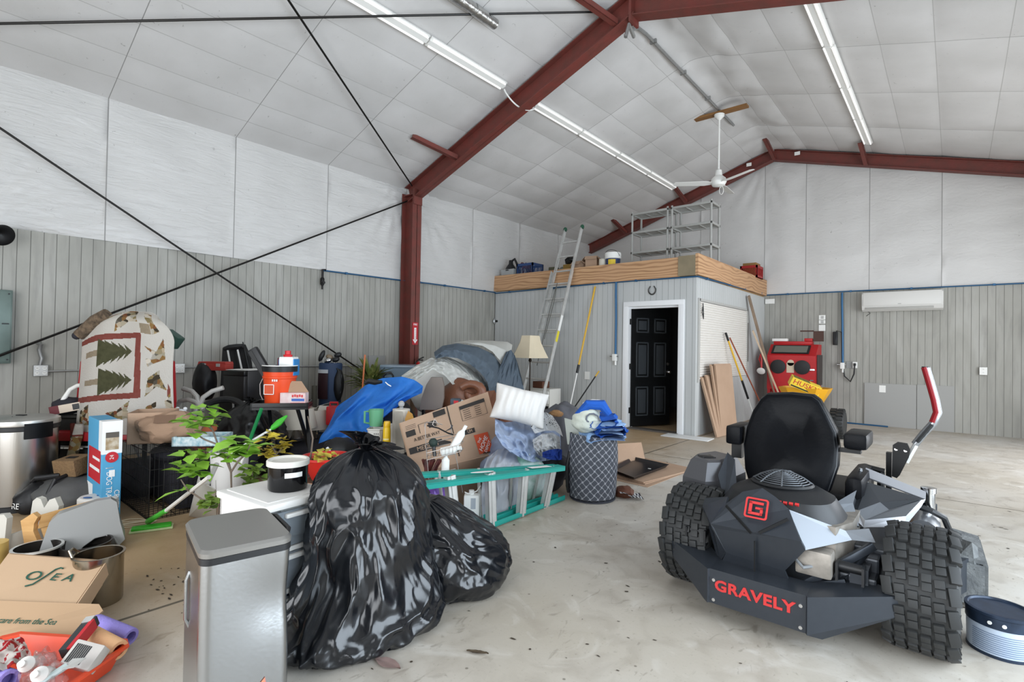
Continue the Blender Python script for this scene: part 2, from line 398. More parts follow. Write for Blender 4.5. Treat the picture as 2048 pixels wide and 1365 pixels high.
for x in (-2.43, -3.35): g.bx((x-.05, 11.61, zc(x)-.16), (x+.05, 11.6145, zc(x)-.09))
obj('maker_sticker', g, WHITEP, r4, None, 'white paper sticker')
# bracing rods
ROD = M('dark_rod', '1b1917', .35, .4); ROD2 = M('bright_rod', '9a9995', .35, .6)
def rod(p0, p1, lab):
    g = G(); p0 = V(p0); p1 = V(p1); g.tube([p0, p1], .0125, 8)
    o = obj('bracing_rod', g, ROD); tag(o, lab, 'rod'); return o
rod((-7.22, YC-.05, 3.85), (-7.2, -1.4, -.0+.08), 'bracing rod falling from the steel column head towards the stainless bin')
rod((-7.23, .586-1.0, 4.03), (-7.19, 4.75, .94), 'bracing rod falling from the upper wall to the palm plant')
rod((-7.05, YC-.1, zc(-7.05)-.13), (-4.55, 1.6, zc(-4.55)-.1), 'bracing rod crossing the ceiling from the steel column head')
rod((-3.2, 5.42, zc(-3.2)-.1), (-6.9, .2, zc(-6.9)-.1), 'level bracing rod across the top of the ceiling')
# ceiling light strips
TUBE, tt, pp = nt('lamp_tube'); pp.inputs['Emission Color'].default_value = (1, .98, .95, 1); pp.inputs['Emission Strength'].default_value = .35; pp.inputs['Base Color'].default_value = (1, 1, 1, 1)
def strip_light(x, y0, y1, lab, n):
    z = zc(x)-.055; root = thing('strip_light', lab, 'light', (x, y0, z), 0, None)
    L = y1-y0; sl = math.atan(PL if x < XRD else -PR)
    for k in range(n):
        a = L*k/n+.01; b = L*(k+1)/n-.01; m = rot(0, -sl, 0)
        g = G(); g.bx((-.07, a, -.002), (.07, b, .022), .004, m); g.bx((-.03, a, -.02), (.03, b, 0), 0, m); obj('channel', g, WHITEP, root)
        for s in (-1, 1):
            g = G(); g.cyl(m @ V((s*.048, a+.03, -.018)), m @ V((s*.048, b-.03, -.018)), .013, n=8); obj('tube', g, TUBE, root)
    return root
strip_light(-4.73, 1.2, 5.3, 'long white strip light on the near ceiling before the red rafter', 3)
strip_light(-4.73, 5.95, 11.0, 'long white strip light beyond the red rafter, ending at the gable brace', 4)
strip_light(-1.18, 5.9, 11.0, 'long white strip light on the far slope above the air conditioner wall', 4)
# duct stub near the top edge
g = G()
for k in range(7): g.cyl((-4.09, 3.2+k*.17, zc(-4.09)-.1), (-4.09, 3.38+k*.17, zc(-4.09)-.1), .06+.006*(k % 2), n=16)
o = obj('duct_stub', g, M('foil', 'b9bab8', .25, .9, .4, 20, '777777', .6, 30)); tag(o, 'crinkled foil duct end hanging at the top of the ceiling', 'duct')
# white cable hanging over the rafter, conduit on the ridge
g = G(); pts = []
for k in range(25):
    t = k/24; pts.append(V((lerp(-4.76, -4.55, t), 5.33+.42*t, lerp(zc(-4.76)-.06, zc(-4.55)-.3, t)-.12*math.sin(PI*t)**.7)))
g.tube(pts+[V((-4.6, 5.83, zc(-4.6)-.2))], .011, 6); tag(obj('light_cable', g, WHITEP), 'white cable looping under the red rafter between strip lights', 'cable')
g = G(); xr = -3.07; zr = zc(xr)-.1
g.tube([(-2.95, 5.42, 5.0), (-2.93, 5.46, 5.16), (-2.95, 5.62, 5.1), (xr, 5.78, 5.3), (xr, 5.95, zr-.03), (xr, 6.2, zr), (xr, 9.0, zr), (xr, 9.7, zr)], .022, 8)
for y in (6.4, 7.4, 8.4): g.box((xr, y, zr), (.09, .03, .05))
tag(obj('conduit', g, GALV), 'grey metal conduit along the ceiling ridge to the fan', 'conduit')
# ceiling fan at the ridge
fy = 8.95; root = thing('ceiling_fan', 'white three blade ceiling fan hung from the ridge on a long rod', 'fan', (xr, fy, zr-.06))
g = G(); g.box((0, 0, .01), (.92, .13, .035), rot(0, 0, .0)); obj('mounting_board', g, M('stained_board', '8a6237', .5, 0, .6, 5, '6a4722', st=(.5, 6, 1)), root, label='brown wooden mounting board')
g = G(); g.lathe([(.0, -.01), (.085, -.015), (.08, -.05), (.03, -.1), (.016, -.11)]).cyl((0, 0, -.1), (0, 0, -1.05), .016); obj('downrod', g, WHITEP, root)
g = G(); g.lathe([(.02, -.95), (.05, -.97), (.06, -1.06), (.115, -1.11), (.13, -1.17), (.1, -1.23), (.03, -1.25), (0, -1.25)]); hub = obj('motor_housing', g, WHITEP, root)
for k, a in enumerate((-.5, 1.6, 3.7)):
    g = G(); m = rot(0, 0, a); mt = m @ T(0, 0, -1.19) @ rot(.2, 0, 0)
    g.prism([(.1, -.04), (.22, -.075), (.72, -.06), (.75, 0), (.72, .06), (.22, .075), (.1, .04)], .006, mt); obj('blade', g, WHITEP, root)
g = G(); g.tube([V((.05, 0, -1.25))+V((.035*math.sin(t), 0, -.07+.07*math.cos(t))) for t in [k*2*PI/12 for k in range(13)]], .005, 6); obj('pull_chain', g, WHITEP, root)

# ================================================================ wall fittings
g = G(); g.bx((0, -.62, -.37), (.11, 0, .37), .008); root = thing('breaker_panel', 'grey metal breaker panel on the long wall at the frame edge', 'electrical panel', (XL+.005, .72, 1.46))
BP = M('panel_enamel', '66756f', .35, .3, .6, 3, '43504b'); obj('cabinet', g, BP, root)
g = G(); g.bx((.11, -.6, -.355), (.122, -.012, .355), .004); obj('cover', g, BP, root)
g = G(); [g.cyl((.118, -.03, z), (.126, -.03, z), .008) for z in (-.33, .33)]; g.box((.125, -.05, .03), (.012, .05, .012)); obj('latch', g, BLACKM, root)
def outlet(x, y, z, d, lab, w=.115, h=.115, group=None, dbl=True):      # d: 0 faces +x, 1 faces -y
    root = thing('wall_outlet', lab, 'outlet', (x, y, z), 0 if d == 0 else -PI/2, group)
    g = G(); g.bx((0, -w/2, -h/2), (.045, w/2, h/2), .004); obj('box', g, GALV if dbl else WHITEP, root)
    g = G(); g.bx((.045, -w/2+.003, -h/2+.003), (.049, w/2-.003, h/2-.003)); obj('cover_plate', g, WHITEP if not dbl else ALU, root)
    for sy in ((-1, 1) if dbl else (0,)):
        for sz in (-1, 1):
            g = G(); c = V((.05, sy*w*.25, sz*h*.22)); g.cyl(c-V((.004, 0, 0)), c+V((.002, 0, 0)), .017, n=12); r = obj('receptacle', g, WHITEP, root)
            g = G(); g.box(c+V((.002, .005, .003)), (.002, .003, .01)); g.box(c+V((.002, -.005, .003)), (.002, .003, .01)); obj('slot', g, BLACKP, r)
    return root
outlet(XL+.005, .955, 1.01, 0, 'metal double outlet box fed by the flexible conduit above')
outlet(XL+.005, 2.24, 1.01, 0, 'white faced double outlet box beside the pine tree quilt')
g = G(); g.tube([(XL+.03, 2.3, 1.02), (XL+.03, 4.9, 1.0)], .011, 8); g.tube([(XL+.03, 1.01, 1.0), (XL+.03, 2.18, 1.02)], .011, 8); tag(obj('conduit', g, GALV), 'thin metal conduit running level along the long wall between outlets', 'conduit')
g = G(); g.tube([(XL+.03, .95, 1.07), (XL+.04, .96, 1.14), (XL+.03, .94, 1.23), (XL+.05, .95, 1.28), (XL+.01, .93, 1.3)], [.018, .02, .02, .021, .02], 10); tag(obj('flexible_conduit', g, GALV), 'bent flexible metal conduit above the first outlet box', 'conduit')
g = G(); g.lathe([(0, 0), (.03, .01), (.1, .08), (.105, .085), (.1, .09), (.02, .03)], m=rot(0, 1.9, .4)); o = obj('lamp_reflector', g, BLACKM, None, 4, loc=on(-6, 466, 0, XL+.16)); tag(o, 'black dish reflector high on the wall at the frame edge', 'lamp')
g = G(); g.bx((XL, 4.98, .95), (XL+.04, 5.3, 1.17), .004); tag(obj('access_plate', g, GREYP), 'blank grey cover plate on the wall before the steel column', 'plate')
# blue air lines
BLUE = M('blue_pipe', '2b5a80', .4, .3)
def pipe(pts, lab, r=.012):
    g = G(); g.tube(pts, r, 8)
    p = [V(q) for q in pts]
    for a, b in zip(p, p[1:]):
        L = (b-a).length; k = .4
        while k < L: g.box(a+(b-a)*(k/L)-V((0, 0, 0)), (.035, .035, .035)); k += 1.1
    return tag(obj('air_pipe', g, BLUE, None, 1), lab, 'air pipe')
OX, OY = -3.08, 8.05
pipe([(XL+.04, 4.13, PZ-.01), (XL+.04, 5.6, PZ-.0), (XL+.06, 6.2, PZ+.01), (XL+.04, OY-.03, 2.49)], 'blue air pipe along the top of the long grey boards')
pipe([(XL+.04, OY-.03, 2.47), (-4.5, OY-.03, 2.51), (OX+.03, OY-.03, 2.5), (OX+.03, 10, 2.53), (OX+.03, YG-.04, 2.56)], 'blue air pipe under the plywood mezzanine edge round the office corner')
pipe([(OX+.05, YG-.04, 2.545), (-1.0, YG-.04, 2.54), (XR, YG-.04, 2.53)], 'blue air pipe along the top of the end wall boards')
def drop(p0, p1, lab, s):
    root = thing('air_drop', lab, 'air pipe', p0); p1 = V(p1)-V(p0); n = V(s)
    g = G(); g.tube([(0, 0, 0), (.0, 0, -.2), n*.0+V((.01, .0, -.6)), p1], .02, 8); obj('pipe', g, BLUE, root)
    g = G(); g.box(p1+n*.03-V((0, 0, .05)), (.07, .07, .12), None, .01); g.cyl(p1-V((0, 0, .1)), p1-V((0, 0, .18)), .02); obj('regulator', g, WHITEP, root)
    g = G(); g.cyl(p1+n*.03-V((.09, 0, .03)), p1+n*.03+V((.06, 0, -.03)), .012); obj('valve', g, CHROME, root)
    return root
drop((-4.47, OY-.05, 2.5), (-4.46, OY-.05, 1.25), 'blue air drop pipe beside the office door with a white regulator', (0, -1, 0))
drop((-1.67, YG-.05, 2.52), (-1.65, YG-.05, 1.15), 'blue air drop pipe on the end wall above the coiled hose', (0, -1, 0))
root = thing('air_valve', 'black air coupling at the end of the blue pipe on the long wall', 'valve', (XL+.05, 4.12, PZ))
g = G(); g.tube([(0, .05, 0), (0, 0, 0), (0, -.0, -.12)], .016, 8); obj('elbow', g, BLACKM, root)
g = G(); g.lathe([(.02, -.12), (.03, -.14), (.03, -.22), (.012, -.25), (.012, -.3)], n=12); g.cyl((.05, 0, -.2), (-.0, 0, -.2), .022); obj('coupling', g, BLACKM, root)
# air conditioner
root = thing('air_conditioner', 'white wall mounted split air conditioner on the end wall', 'air conditioner', (-1.33, YG-.01, 2.13))
ACW = M('ac_white', 'c9c8c4', .35)
g = G(); prof = [(0, .02), (-.1, 0), (-.17, .03), (-.2, .09), (-.21, .32), (-.18, .355), (0, .36)]
g.prism([(y, z) for y, z in prof], 1.18, frame((0, 0, 0), (0, 1, 0), (0, 0, 1)) @ T(0, 0, 0)); obj('housing', g, ACW, root, .4)
g = G(); g.bx((.02, -.219, .1), (1.16, -.208, .345), .006); obj('front_panel', g, ACW, root)
g = G(); g.bx((.06, -.2, .035), (1.05, -.185, .07), .004, None); obj('louvre', g, M('ac_louvre', '9d9c97', .4), root)
g = G(); g.box((.57, -.2195, .125), (.05, .001, .009)); obj('badge', g, GREYP, root, None)
g = G(); g.tube([(.08, -.08, .01), (.12, -.1, -.03), (.06, -.1, -.08)], .006, 6); obj('drain_tail', g, BLACKP, root)
# plates, switch, plug, hose on the end wall
def plate(c, w, h, lab, name='wall_plate', mat=None, rz=0):
    g = G(); g.box((0, 0, 0), (w, .012, h), rot(0, rz, 0), .003); o = obj(name, g, mat or WHITEP, None, None, loc=c); return tag(o, lab, 'plate')
root = thing('notice', 'white paper notices on the end wall beside the air drop', 'notice', (-2.01, YG-.008, 1.93))
for z, h in ((.12, .1), (.03, .08), (-.09, .13)):
    g = G(); g.box((0, 0, z), (.115, .003, h-.01)); q = obj('sheet', g, WHITEP, root, None)
    if z > 0:
        g = G(); [g.box((0, -.002, z+dz), (.05, .001, .008)) for dz in (-.02, 0, .02)]; obj('print', g, BLACKP, q, None)
outlet(-1.45, YG-.01, 1.12, 1, 'outlet with a black plug on the end wall', .075, .12, None, False)
plate((-1.54, YG-.01, 1.12), .11, .13, 'blank grey cover plate beside the plugged outlet', 'cover_plate', GREYP)
g = G(); g.tube([(-1.45, YG-.07, 1.12), (-1.46, YG-.08, .95), (-1.52, YG-.05, .8), (-1.62, YG-.05, .9), (-1.66, YG-.05, 1.2), (-1.67, YG-.06, 1.75), (-1.75, YG-.06, 1.78), (-1.77, YG-.04, 1.6)], .012, 8); g.box((-1.45, YG-.07, 1.13), (.04, .05, .05), None, .01)
tag(obj('power_cord', g, BLACKP), 'black power cord looping from outlet to the blue air drop', 'cord')
g = G(); g.bx((-1.82, YG-.05, 1.5), (-1.74, YG-.01, 1.76), .012); tag(obj('hose_bracket', g, BLACKP), 'dark bracket on the end wall left of the air drop', 'bracket')
outlet(.37, YG-.01, 1.08, 1, 'white outlet alone on the bare far part of the end wall', .1, .13, None, False)
plate((-1.02, YG-.015, .69), .1, .13, 'white switch plate low on the grey repair panel', 'switch_plate')
plate((-.83, YG-.012, .54), .11, .09, 'tilted white sticker on the grey repair panel', 'sticker', None, .4)
g = G(); g.bx((-1.3, YG-.02, -.0), (-.52, YG-.004, .79)); g.bx((-.51, YG-.022, 0), (.0, YG-.004, .8)); tag(obj('repair_panel', g, M('smooth_grey_sheet', '9b9b98', .6)), 'smooth grey sheet patch at the foot of the end wall', 'panel')
g = G(); g.tube([(-1.66, YG-.12, .012), (-.92, YG-.16, .012)], .015, 8); tag(obj('loose_pipe', g, BLUE), 'loose blue pipe lying at the foot of the end wall', 'pipe')
g = G(); g.bx((OX+.02, YG-.04, 2.36), (OX+.2, YG-.01, 2.46)); tag(obj('wall_card', g, WHITEP, None, None), 'white printed card at the wall corner under the pipe', 'card')
# fire extinguisher and its sign on the column
root = thing('fire_extinguisher_sign', 'red sign with white arrow FIRE EXTINGUISHER on the steel column', 'sign', (-7.015, YC, 1.55))
g = G(); g.bx((0, -.06, -.19), (.003, .06, .19)); obj('plate', g, M('sign_red', 'b3202a', .4), root, None)
SW = M('sign_white', 'f2f2f2', .5)
g = G(); m = frame((.0035, 0, 0), (0, 1, 0), (0, 0, 1)); g.prism([(-.022, .1), (.022, .1), (.022, -.1), (.05, -.1), (0, -.17), (-.05, -.1), (-.022, -.1)], .001, m); obj('arrow', g, SW, root, None)
textm('heading', 'FIRE', .045, SW, root, frame((.004, 0, .155), (0, 1, 0), (0, 0, 1)))
textm('wording', 'EXTINGUISHER', .03, M('sign_red', '', 0), root, frame((.005, 0, -.02), (0, 0, -1), (0, 1, 0)))
root = thing('fire_extinguisher', 'red fire extinguisher hung on the steel column', 'fire extinguisher', (-6.94, YC+.02, .66))
g = G(); g.lathe([(0, 0), (.055, 0), (.06, .02), (.06, .34), (.04, .385), (.02, .4), (.02, .42), (0, .42)], n=20); obj('cylinder', g, M('ext_red', 'b01c1c', .3), root)
g = G(); g.tube([(0, 0, .42), (0, .0, .45), (.02, .1, .49)], .012, 6); g.tube([(0, 0, .44), (.0, .1, .44)], .01, 6); g.tube([(0, -.02, .43), (.01, -.07, .4), (.02, -.08, .2)], .01, 6); obj('valve_handle', g, BLACKP, root)
# ================================================================ the office box under the mezzanine
def mat_smooth_panel():
    m, t, p = nt('light_grey_panel'); c = ramp(t, noise(t, 1.5, 5, (1, 1, .3)), [(.3, 'b2b4b3'), (.7, 'bdbfbe')]); t.links.new(c, p.inputs['Base Color']); p.inputs['Roughness'].default_value = .55; return m
PAN2 = mat_smooth_panel(); GRV2 = M('fine_groove', 'a3a5a4', .7)
g = siding('f', (XL+.03, OY), (OX, OY), 0, 2.5, (0, -1), .1015, .03, ((3.08, 3.98, 0, 2.07),))
struct(obj('wall_office_front', g, [PAN2, GRV2], None, .3), 'light grey fine grooved office wall with the black door')
g = siding('s', (OX, OY), (OX, YG), 0, 2.5, (1, 0), .1015, .05, ((.1, 2.6, .88, 2.13),))
struct(obj('wall_office_side', g, [PAN2, GRV2], None, .3), 'light grey office side wall with the roll shutter')
g = G(); g.bx((XL+.02, OY+.03, 2.5), (OX-.02, YG, 2.63)); DECK = M('deck_ply', 'a98960', .8, 0, .4, 5)
struct(obj('mezzanine_floor', g, DECK))
g = G(); g.bx((XL+.05, OY+.1, 0), (XL+.12, YG-.02, 2.5)).bx((XL+.1, YG-.1, 0), (OX-.1, YG-.05, 2.5)); struct(obj('wall_office_inner', g, M('inner_grey', '6f706f', .8)))
def mat_ply():
    m, t, p = nt('plywood_grain')
    w = nd(t, 'ShaderNodeTexWave', wave_type='BANDS', bands_direction='Z'); w.inputs['Scale'].default_value = 5; w.inputs['Distortion'].default_value = 14; w.inputs['Detail'].default_value = 2.; w.inputs['Detail Scale'].default_value = .7
    t.links.new(coords(t, (.28, .28, 1.1)), w.inputs['Vector'])
    c = ramp(t, w.outputs['Fac'], [(.1, '7d5636'), (.28, 'ab8259'), (.75, 'c49e75')])
    c = mixc(t, noise(t, 1.2, 3), c, lin('bd9470')); t.links.new(c, p.inputs['Base Color']); p.inputs['Roughness'].default_value = .7; bumpn(t, p, w.outputs['Fac'], .15, .004); return m
PLY = mat_ply()
g = G(); g.bx((XL+.02, OY-.045, 2.515), (-3.35, OY, 2.83)); rim = struct(obj('mezzanine_rim_board', g, PLY, None, None), 'plywood rim board along the mezzanine front')
g = G(); g.bx((-3.36, OY-.06, 2.52), (OX, OY, 2.84)); obj('corner_block', g, M('grey_ply', '8b7f67', .8, 0, .6, 5, '6e6552'), rim, None, 'weathered grey plywood patch')
g = G(); g.bx((OX, OY-.06, 2.53), (OX+.045, YG-.01, 2.86)); struct(obj('mezzanine_rim_board', g, PLY, None, None), 'plywood rim board down the mezzanine side')
# door 1
dx0, dx1, dz = XL+.03+3.08, XL+.03+3.98, 2.07
DW = M('door_white', 'e4e5e6', .4)
fr = thing('door_1', 'black six panel office door standing open in a white frame', 'door', (0, 0, 0)); fr['kind'] = 'structure'; del fr['category']
g = G(); w = .085
g.bx((dx0-w, OY-.03, 0), (dx0+.01, OY+.13, dz+.01), .006).bx((dx1-.01, OY-.03, 0), (dx1+w, OY+.13, dz+.01), .006).bx((dx0-w, OY-.03, dz), (dx1+w, OY+.13, dz+w), .006)
obj('door_frame', g, DW, fr, .4)
g = G(); g.bx((dx0+.01, OY+.1, 0), (dx0+.035, OY+.125, dz)).bx((dx1-.035, OY+.05, 0), (dx1-.01, OY+.125, dz)).bx((dx0, OY+.05, dz-.03), (dx1, OY+.125, dz)); obj('door_stop', g, DW, fr, None)
g = G(); g.bx((dx0-.01, OY-.05, 0), (dx1+.01, OY+.14, .02), .004); obj('threshold', g, M('worn_threshold', '6b6661', .5, .4), fr, None)
DB = M('door_black', '0f1011', .28, 0, .3, 20, '1d1e20')
A = math.radians(65.5); m = T(dx0+.025, OY+.075, .025) @ rot(0, 0, A)
g = G(); g.bx((0, -.0, 0), (.86, .04, dz-.04)); slab = obj('door_slab', g, DB, fr, None, 'black six panel door slab', m=m)
for x0, x1 in ((.1, .37), (.49, .76)):
    for z0, z1 in ((.17, .68), (.84, 1.45), (1.61, 1.87)):
        g = G()
        for a, b, c, d in ((x0, z0, x1, z0+.025), (x0, z1-.025, x1, z1), (x0, z0, x0+.025, z1), (x1-.025, z0, x1, z1)): g.bx((a, -.012, b), (c, .0, d), .005)
        g.bx((x0+.05, -.008, z0+.05), (x1-.05, 0, z1-.05), .004); obj('door_panel', g, M('door_black_highlight', '3b3e41', .22), slab, .4)  # greyer than the slab: highlights along the panel borders painted into the colour
g = G(); g.lathe([(.03, 0), (.03, .006), (.012, .01), (.012, .03), (.028, .045), (.03, .06), (.02, .072), (0, .074)], m=rot(PI/2), c=(.8, 0, .93)); obj('door_knob', g, CHROME, slab)
g = G(); g.lathe([(.03, 0), (.03, .012), (.015, .02), (0, .02)], m=rot(PI/2), c=(.8, 0, 1.07)); obj('deadbolt', g, CHROME, slab)
for z in (.3, 1.05, 1.82):
    g = G(); g.cyl((dx0+.018, OY+.065, z-.05), (dx0+.018, OY+.065, z+.05), .009); g.bx((dx0+.0105, OY+.03, z-.05), (dx0+.013, OY+.07, z+.05)); obj('hinge', g, BLACKM, fr)
# window 1: closed roll shutter
wn = thing('window_1', 'closed white roll shutter in the office side wall', 'window'); wn['kind'] = 'structure'; del wn['category']
y0, y1, z0, z1 = OY+.1, OY+2.6, .88, 2.13
g = G(); [g.bx((OX-.01, a, b), (OX+.02, c, d)) for a, b, c, d in ((y0-.04, z0-.04, y0+.03, z1+.04), (y1-.03, z0-.04, y1+.04, z1+.04), (y0, z1, y1, z1+.04))]; obj('window_frame', g, M('shutter_frame', 'a9a8a4', .5), wn, None)
g = G(); n = 32
pr = []
for k in range(n):
    for t, o in ((0, 0), (.3, .02), (.75, .022), (.95, .002)): pr.append((z0+(k+t)*(z1-z0)/n, o))
g.rings([[V((OX-.008+o, y, z)) for z, o in pr] for y in (y0+.03, y1-.03)], False, False); obj('shutter', g, M('shutter_white', 'd9d5cf', .5), wn, .5)
g = G(); g.tube([(OX+.03, y0+.1, 2.1), (OX+.04, y0+.1, 1.95), (OX+.03, y0+.13, 1.85), (OX+.03, y0+.07, 1.95), (OX+.03, y0+.1, 2.05)], .008, 6); obj('shutter_strap', g, BLACKP, wn)
g = G(); g.bx((OX+.015, y1-.02, 1.15), (OX+.035, y1+.015, 1.9)); obj('shutter_latch', g, M('dark_latch', '6d6a66', .5), wn, None)
# horseshoe
g = G(); g.tube([(-3.817+.062*math.sin(a)*(1 if abs(a) < 2 else .9), OY-.015, 2.335-.075*math.cos(a)) for a in [(-2.6+5.2*k/18) for k in range(19)]], [.008+.004*math.sin(PI*k/18) for k in range(19)], 6)
tag(obj('horseshoe', g, M('old_iron', '4b4a48', .5, .7)), 'iron horseshoe nailed above the office door', 'horseshoe')
root = thing('wall_spigot', 'small round metal fitting at the far end of the long grey wall', 'fitting', on(990, 643, 0, XL+.01))
g = G(); g.lathe([(.0, .0), (.07, 0), (.075, .02), (.05, .04), (0, .04)], m=rot(0, PI/2), n=20); obj('flange', g, GALV, root)
g = G(); g.lathe([(.03, .04), (.03, .09), (0, .1)], m=rot(0, PI/2), n=12); obj('cap', g, BLACKP, root)

# ================================================================ things on the mezzanine (rim top 2.83, deck 2.63)
DZ = 2.63
def shelf_unit(x0, y0, w, d, lab):
    root = thing('shelving_unit', lab, 'shelves', (x0, y0, DZ), 0, 'shelving units on the mezzanine'); H = 1.24; PLA = M('shelf_grey', '9c9c98', .5)
    for x in (.02, w-.02):
        for y in (.02, d-.02):
            g = G(); g.cyl((x, y, 0), (x, y, H), .019, n=10); obj('post', g, PLA, root)
    for z in (.08, .49, .86, 1.2):
        g = G(); g.bx((0, 0, z-.025), (w, .03, z+.015), .006).bx((0, d-.03, z-.025), (w, d, z+.015), .006).bx((0, 0, z-.025), (.03, d, z+.015), .006).bx((w-.03, 0, z-.025), (w, d, z+.015), .006)
        k = .05
        while k < d-.03: g.bx((.02, k, z), (w-.02, k+.022, z+.01)); k += .042
        for x in (w*.33, w*.66): g.bx((x-.01, .02, z-.015), (x+.01, d-.02, z))
        obj('shelf', g, PLA, root, .4)
    return root
shelf_unit(-4.55, 8.66, .72, .4, 'grey slatted plastic shelving unit next to the red brace')
shelf_unit(-3.79, 8.66, .72, .42, 'grey slatted plastic shelving unit above the office corner')
# bucket of compound
root = thing('pail', 'white lidded pail with a yellow and blue label on the mezzanine', 'pail', (-4.68, 8.25, DZ+.13))
g = G(); g.lathe([(0, 0), (.125, 0), (.135, .24), (0, .24)], n=28); obj('body', g, M('pail_blue', '22335e', .4), root)
g = G(); g.lathe([(.136, .2), (.145, .21), (.148, .28), (.14, .31), (0, .315)], n=28); obj('lid', g, WHITEP, root)
g = G(); g.grid(lambda u, v: V((.134*math.cos(-1.7+1.0*u), .134*math.sin(-1.7+1.0*u), .05+.13*v)), 10, 1); obj('label', g, M('pail_yellow', 'd6b92f', .5), root)
g = G(); g.tube([(.15*math.cos(a), -.03-.06*math.sin(a), .24+.12*math.sin(a)) for a in [PI*k/12 for k in range(13)]], .004, 5); obj('handle', g, BLACKM, root)
g = G(); g.bx((-4.95, 8.14, DZ), (-4.5, 8.5, DZ+.13)); tag(obj('plank', g, WOOD, None, None), 'short timber block under the mezzanine pails', 'timber')
root = thing('can', 'white paint can beside the labelled pail', 'can', (-4.87, 8.22, DZ+.13)); g = G(); g.lathe([(0, 0), (.07, 0), (.07, .2), (.075, .205), (.06, .215), (0, .21)], n=24); obj('body', g, M('can_cream', 'cfcabb', .4), root)
g = G(); g.lathe([(0, .212), (.055, .212), (.055, .218), (0, .218)], n=24); obj('lid', g, ALU, root)
def carton(name, lab, loc, d, rz=0, flaps=True, mat=None, group=None, cat='box'):
    root = thing(name, lab, cat, loc, rz, group); x, y, z = d; t = .006; mat = mat or CARD
    g = G(); g.bx((-x/2, -y/2, 0), (x/2, y/2, t)); g.bx((-x/2, -y/2, 0), (x/2, -y/2+t, z)).bx((-x/2, y/2-t, 0), (x/2, y/2, z)).bx((-x/2, -y/2, 0), (-x/2+t, y/2, z)).bx((x/2-t, -y/2, 0), (x/2, y/2, z)); obj('carton', g, mat, root, None)
    if flaps:
        for k, (p, w, a) in enumerate((((0, -y/2, z), x, 0), ((0, y/2, z), x, PI), ((x/2, 0, z), y, PI/2), ((-x/2, 0, z), y, -PI/2))):
            g = G(); mm = T(p) @ rot(0, 0, a) @ rot(R.uniform(.5, 1.1), 0, 0); L = min(x, y)*.45
            g.bx((-w/2, -L, -.002), (w/2, 0, .002), 0, mm); obj('flap', g, mat, root, None)
    return root
carton('cardboard_box', 'open cardboard box on the mezzanine beside the white can', (-5.13, 8.3, DZ+.12), (.22, .25, .3), .3)
carton('cardboard_box', 'small cardboard box in front of the open box on the mezzanine', (-5.36, 8.22, DZ+.18), (.2, .2, .16), -.1)
root = thing('engine_part', 'black engine part on a brown crate on the mezzanine', 'machine part', (-5.62, 8.3, DZ+.05))
g = G(); g.bx((-.11, -.1, 0), (.11, .1, .27)); obj('crate', g, M('ochre_board', '80642c', .7), root, None)
g = G(); g.cyl((-.06, 0, .32), (.08, 0, .33), .06); g.cyl((.0, -.05, .36), (0, .05, .38), .055); g.ball((.06, -.05, .36), .05, 2); g.tube([(-.1, 0, .3), (-.12, 0, .38), (-.05, 0, .42)], .02); obj('block', g, BLACKM, root)
root = thing('milk_crate', 'blue plastic milk crate on the mezzanine', 'crate', (-6.62, 8.3, DZ+.15)); CB = M('crate_blue', '233f6e', .45)
def crate_walls(g, x, y, z, diag=True):
    t = .012
    for (ax, s) in ((0, -1), (0, 1), (1, -1), (1, 1)):
        w = y if ax == 0 else x; h = (x if ax == 0 else y)/2*s
        def P(a, b, t0, t1):
            return ((h-t if s > 0 else h, a, t0), (h if s > 0 else h+t, b, t1)) if ax == 0 else ((a, h-t if s > 0 else h, t0), (b, h if s > 0 else h+t, t1))
        for q in ((-w/2, w/2, 0, .05), (-w/2, w/2, z-.05, z), (-w/2, -w/2+.03, 0, z), (w/2-.03, w/2, 0, z)): g.bx(*P(*q))
        n = 9
        for k in range(n):
            c = -w/2+.03+(w-.06)*(k+.5)/n; v0 = c-.03; v1 = c+.03
            a = V((h-s*t/2, v0, .04)) if ax == 0 else V((v0, h-s*t/2, .04)); b = V((h-s*t/2, v1, z-.04)) if ax == 0 else V((v1, h-s*t/2, z-.04))
            g.tube([a, b], .006, 4)
    g.bx((-x/2, -y/2, 0), (x/2, y/2, .012))
g = G(); crate_walls(g, .42, .36, .27); obj('basket', g, CB, root, None)
g = G(); [g.tube([(R.uniform(-.15, .15), R.uniform(-.1, .1), .02), (R.uniform(-.18, .18), R.uniform(-.12, .12), .3)], R.uniform(.01, .03)) for _ in range(9)]; obj('tool_pile', g, M('mixed_dark', '37302d', .5, .2, .7, 9, '8a4034'), root)
g = G(); g.bx((-6.95, 8.15, DZ), (-6.35, 8.5, DZ+.15)); tag(obj('plank', g, WOOD, None, None), 'timber block under the blue milk crate', 'timber')
root = thing('storage_tub', 'small clear tub holding a black tool at the far end of the mezzanine', 'tub', (-7.05, 8.2, DZ+.13)); g = G()
g.rings([[V((sx*a, sy*b, z)) for sx, sy in ((-1, -1), (1, -1), (1, 1), (-1, 1))] for a, b, z in ((.15, .1, 0), (.18, .12, .2), (.17, .11, .2), (.14, .09, .01))], True); obj('tub', g, M('clear_plastic', 'd9dcdc', .25, 0, trans=.6), root, .4)
g = G(); g.lathe([(.13, .17), (.1, .25), (.05, .32), (.04, .4), (.0, .41)], n=14); g.tube([(.02, 0, .38), (.1, 0, .42), (.17, 0, .3), (.2, 0, .18)], .025); obj('black_tool', g, BLACKP, root)
root = thing('drill_case', 'dark power tool lying open behind the ladder on the mezzanine', 'tool', (-5.95, 8.35, DZ+.1)); g = G(); g.bx((-.2, -.05, 0), (-.05, .1, .22), .01); obj('case', g, M('olive_case', '4b4a35', .5), root)
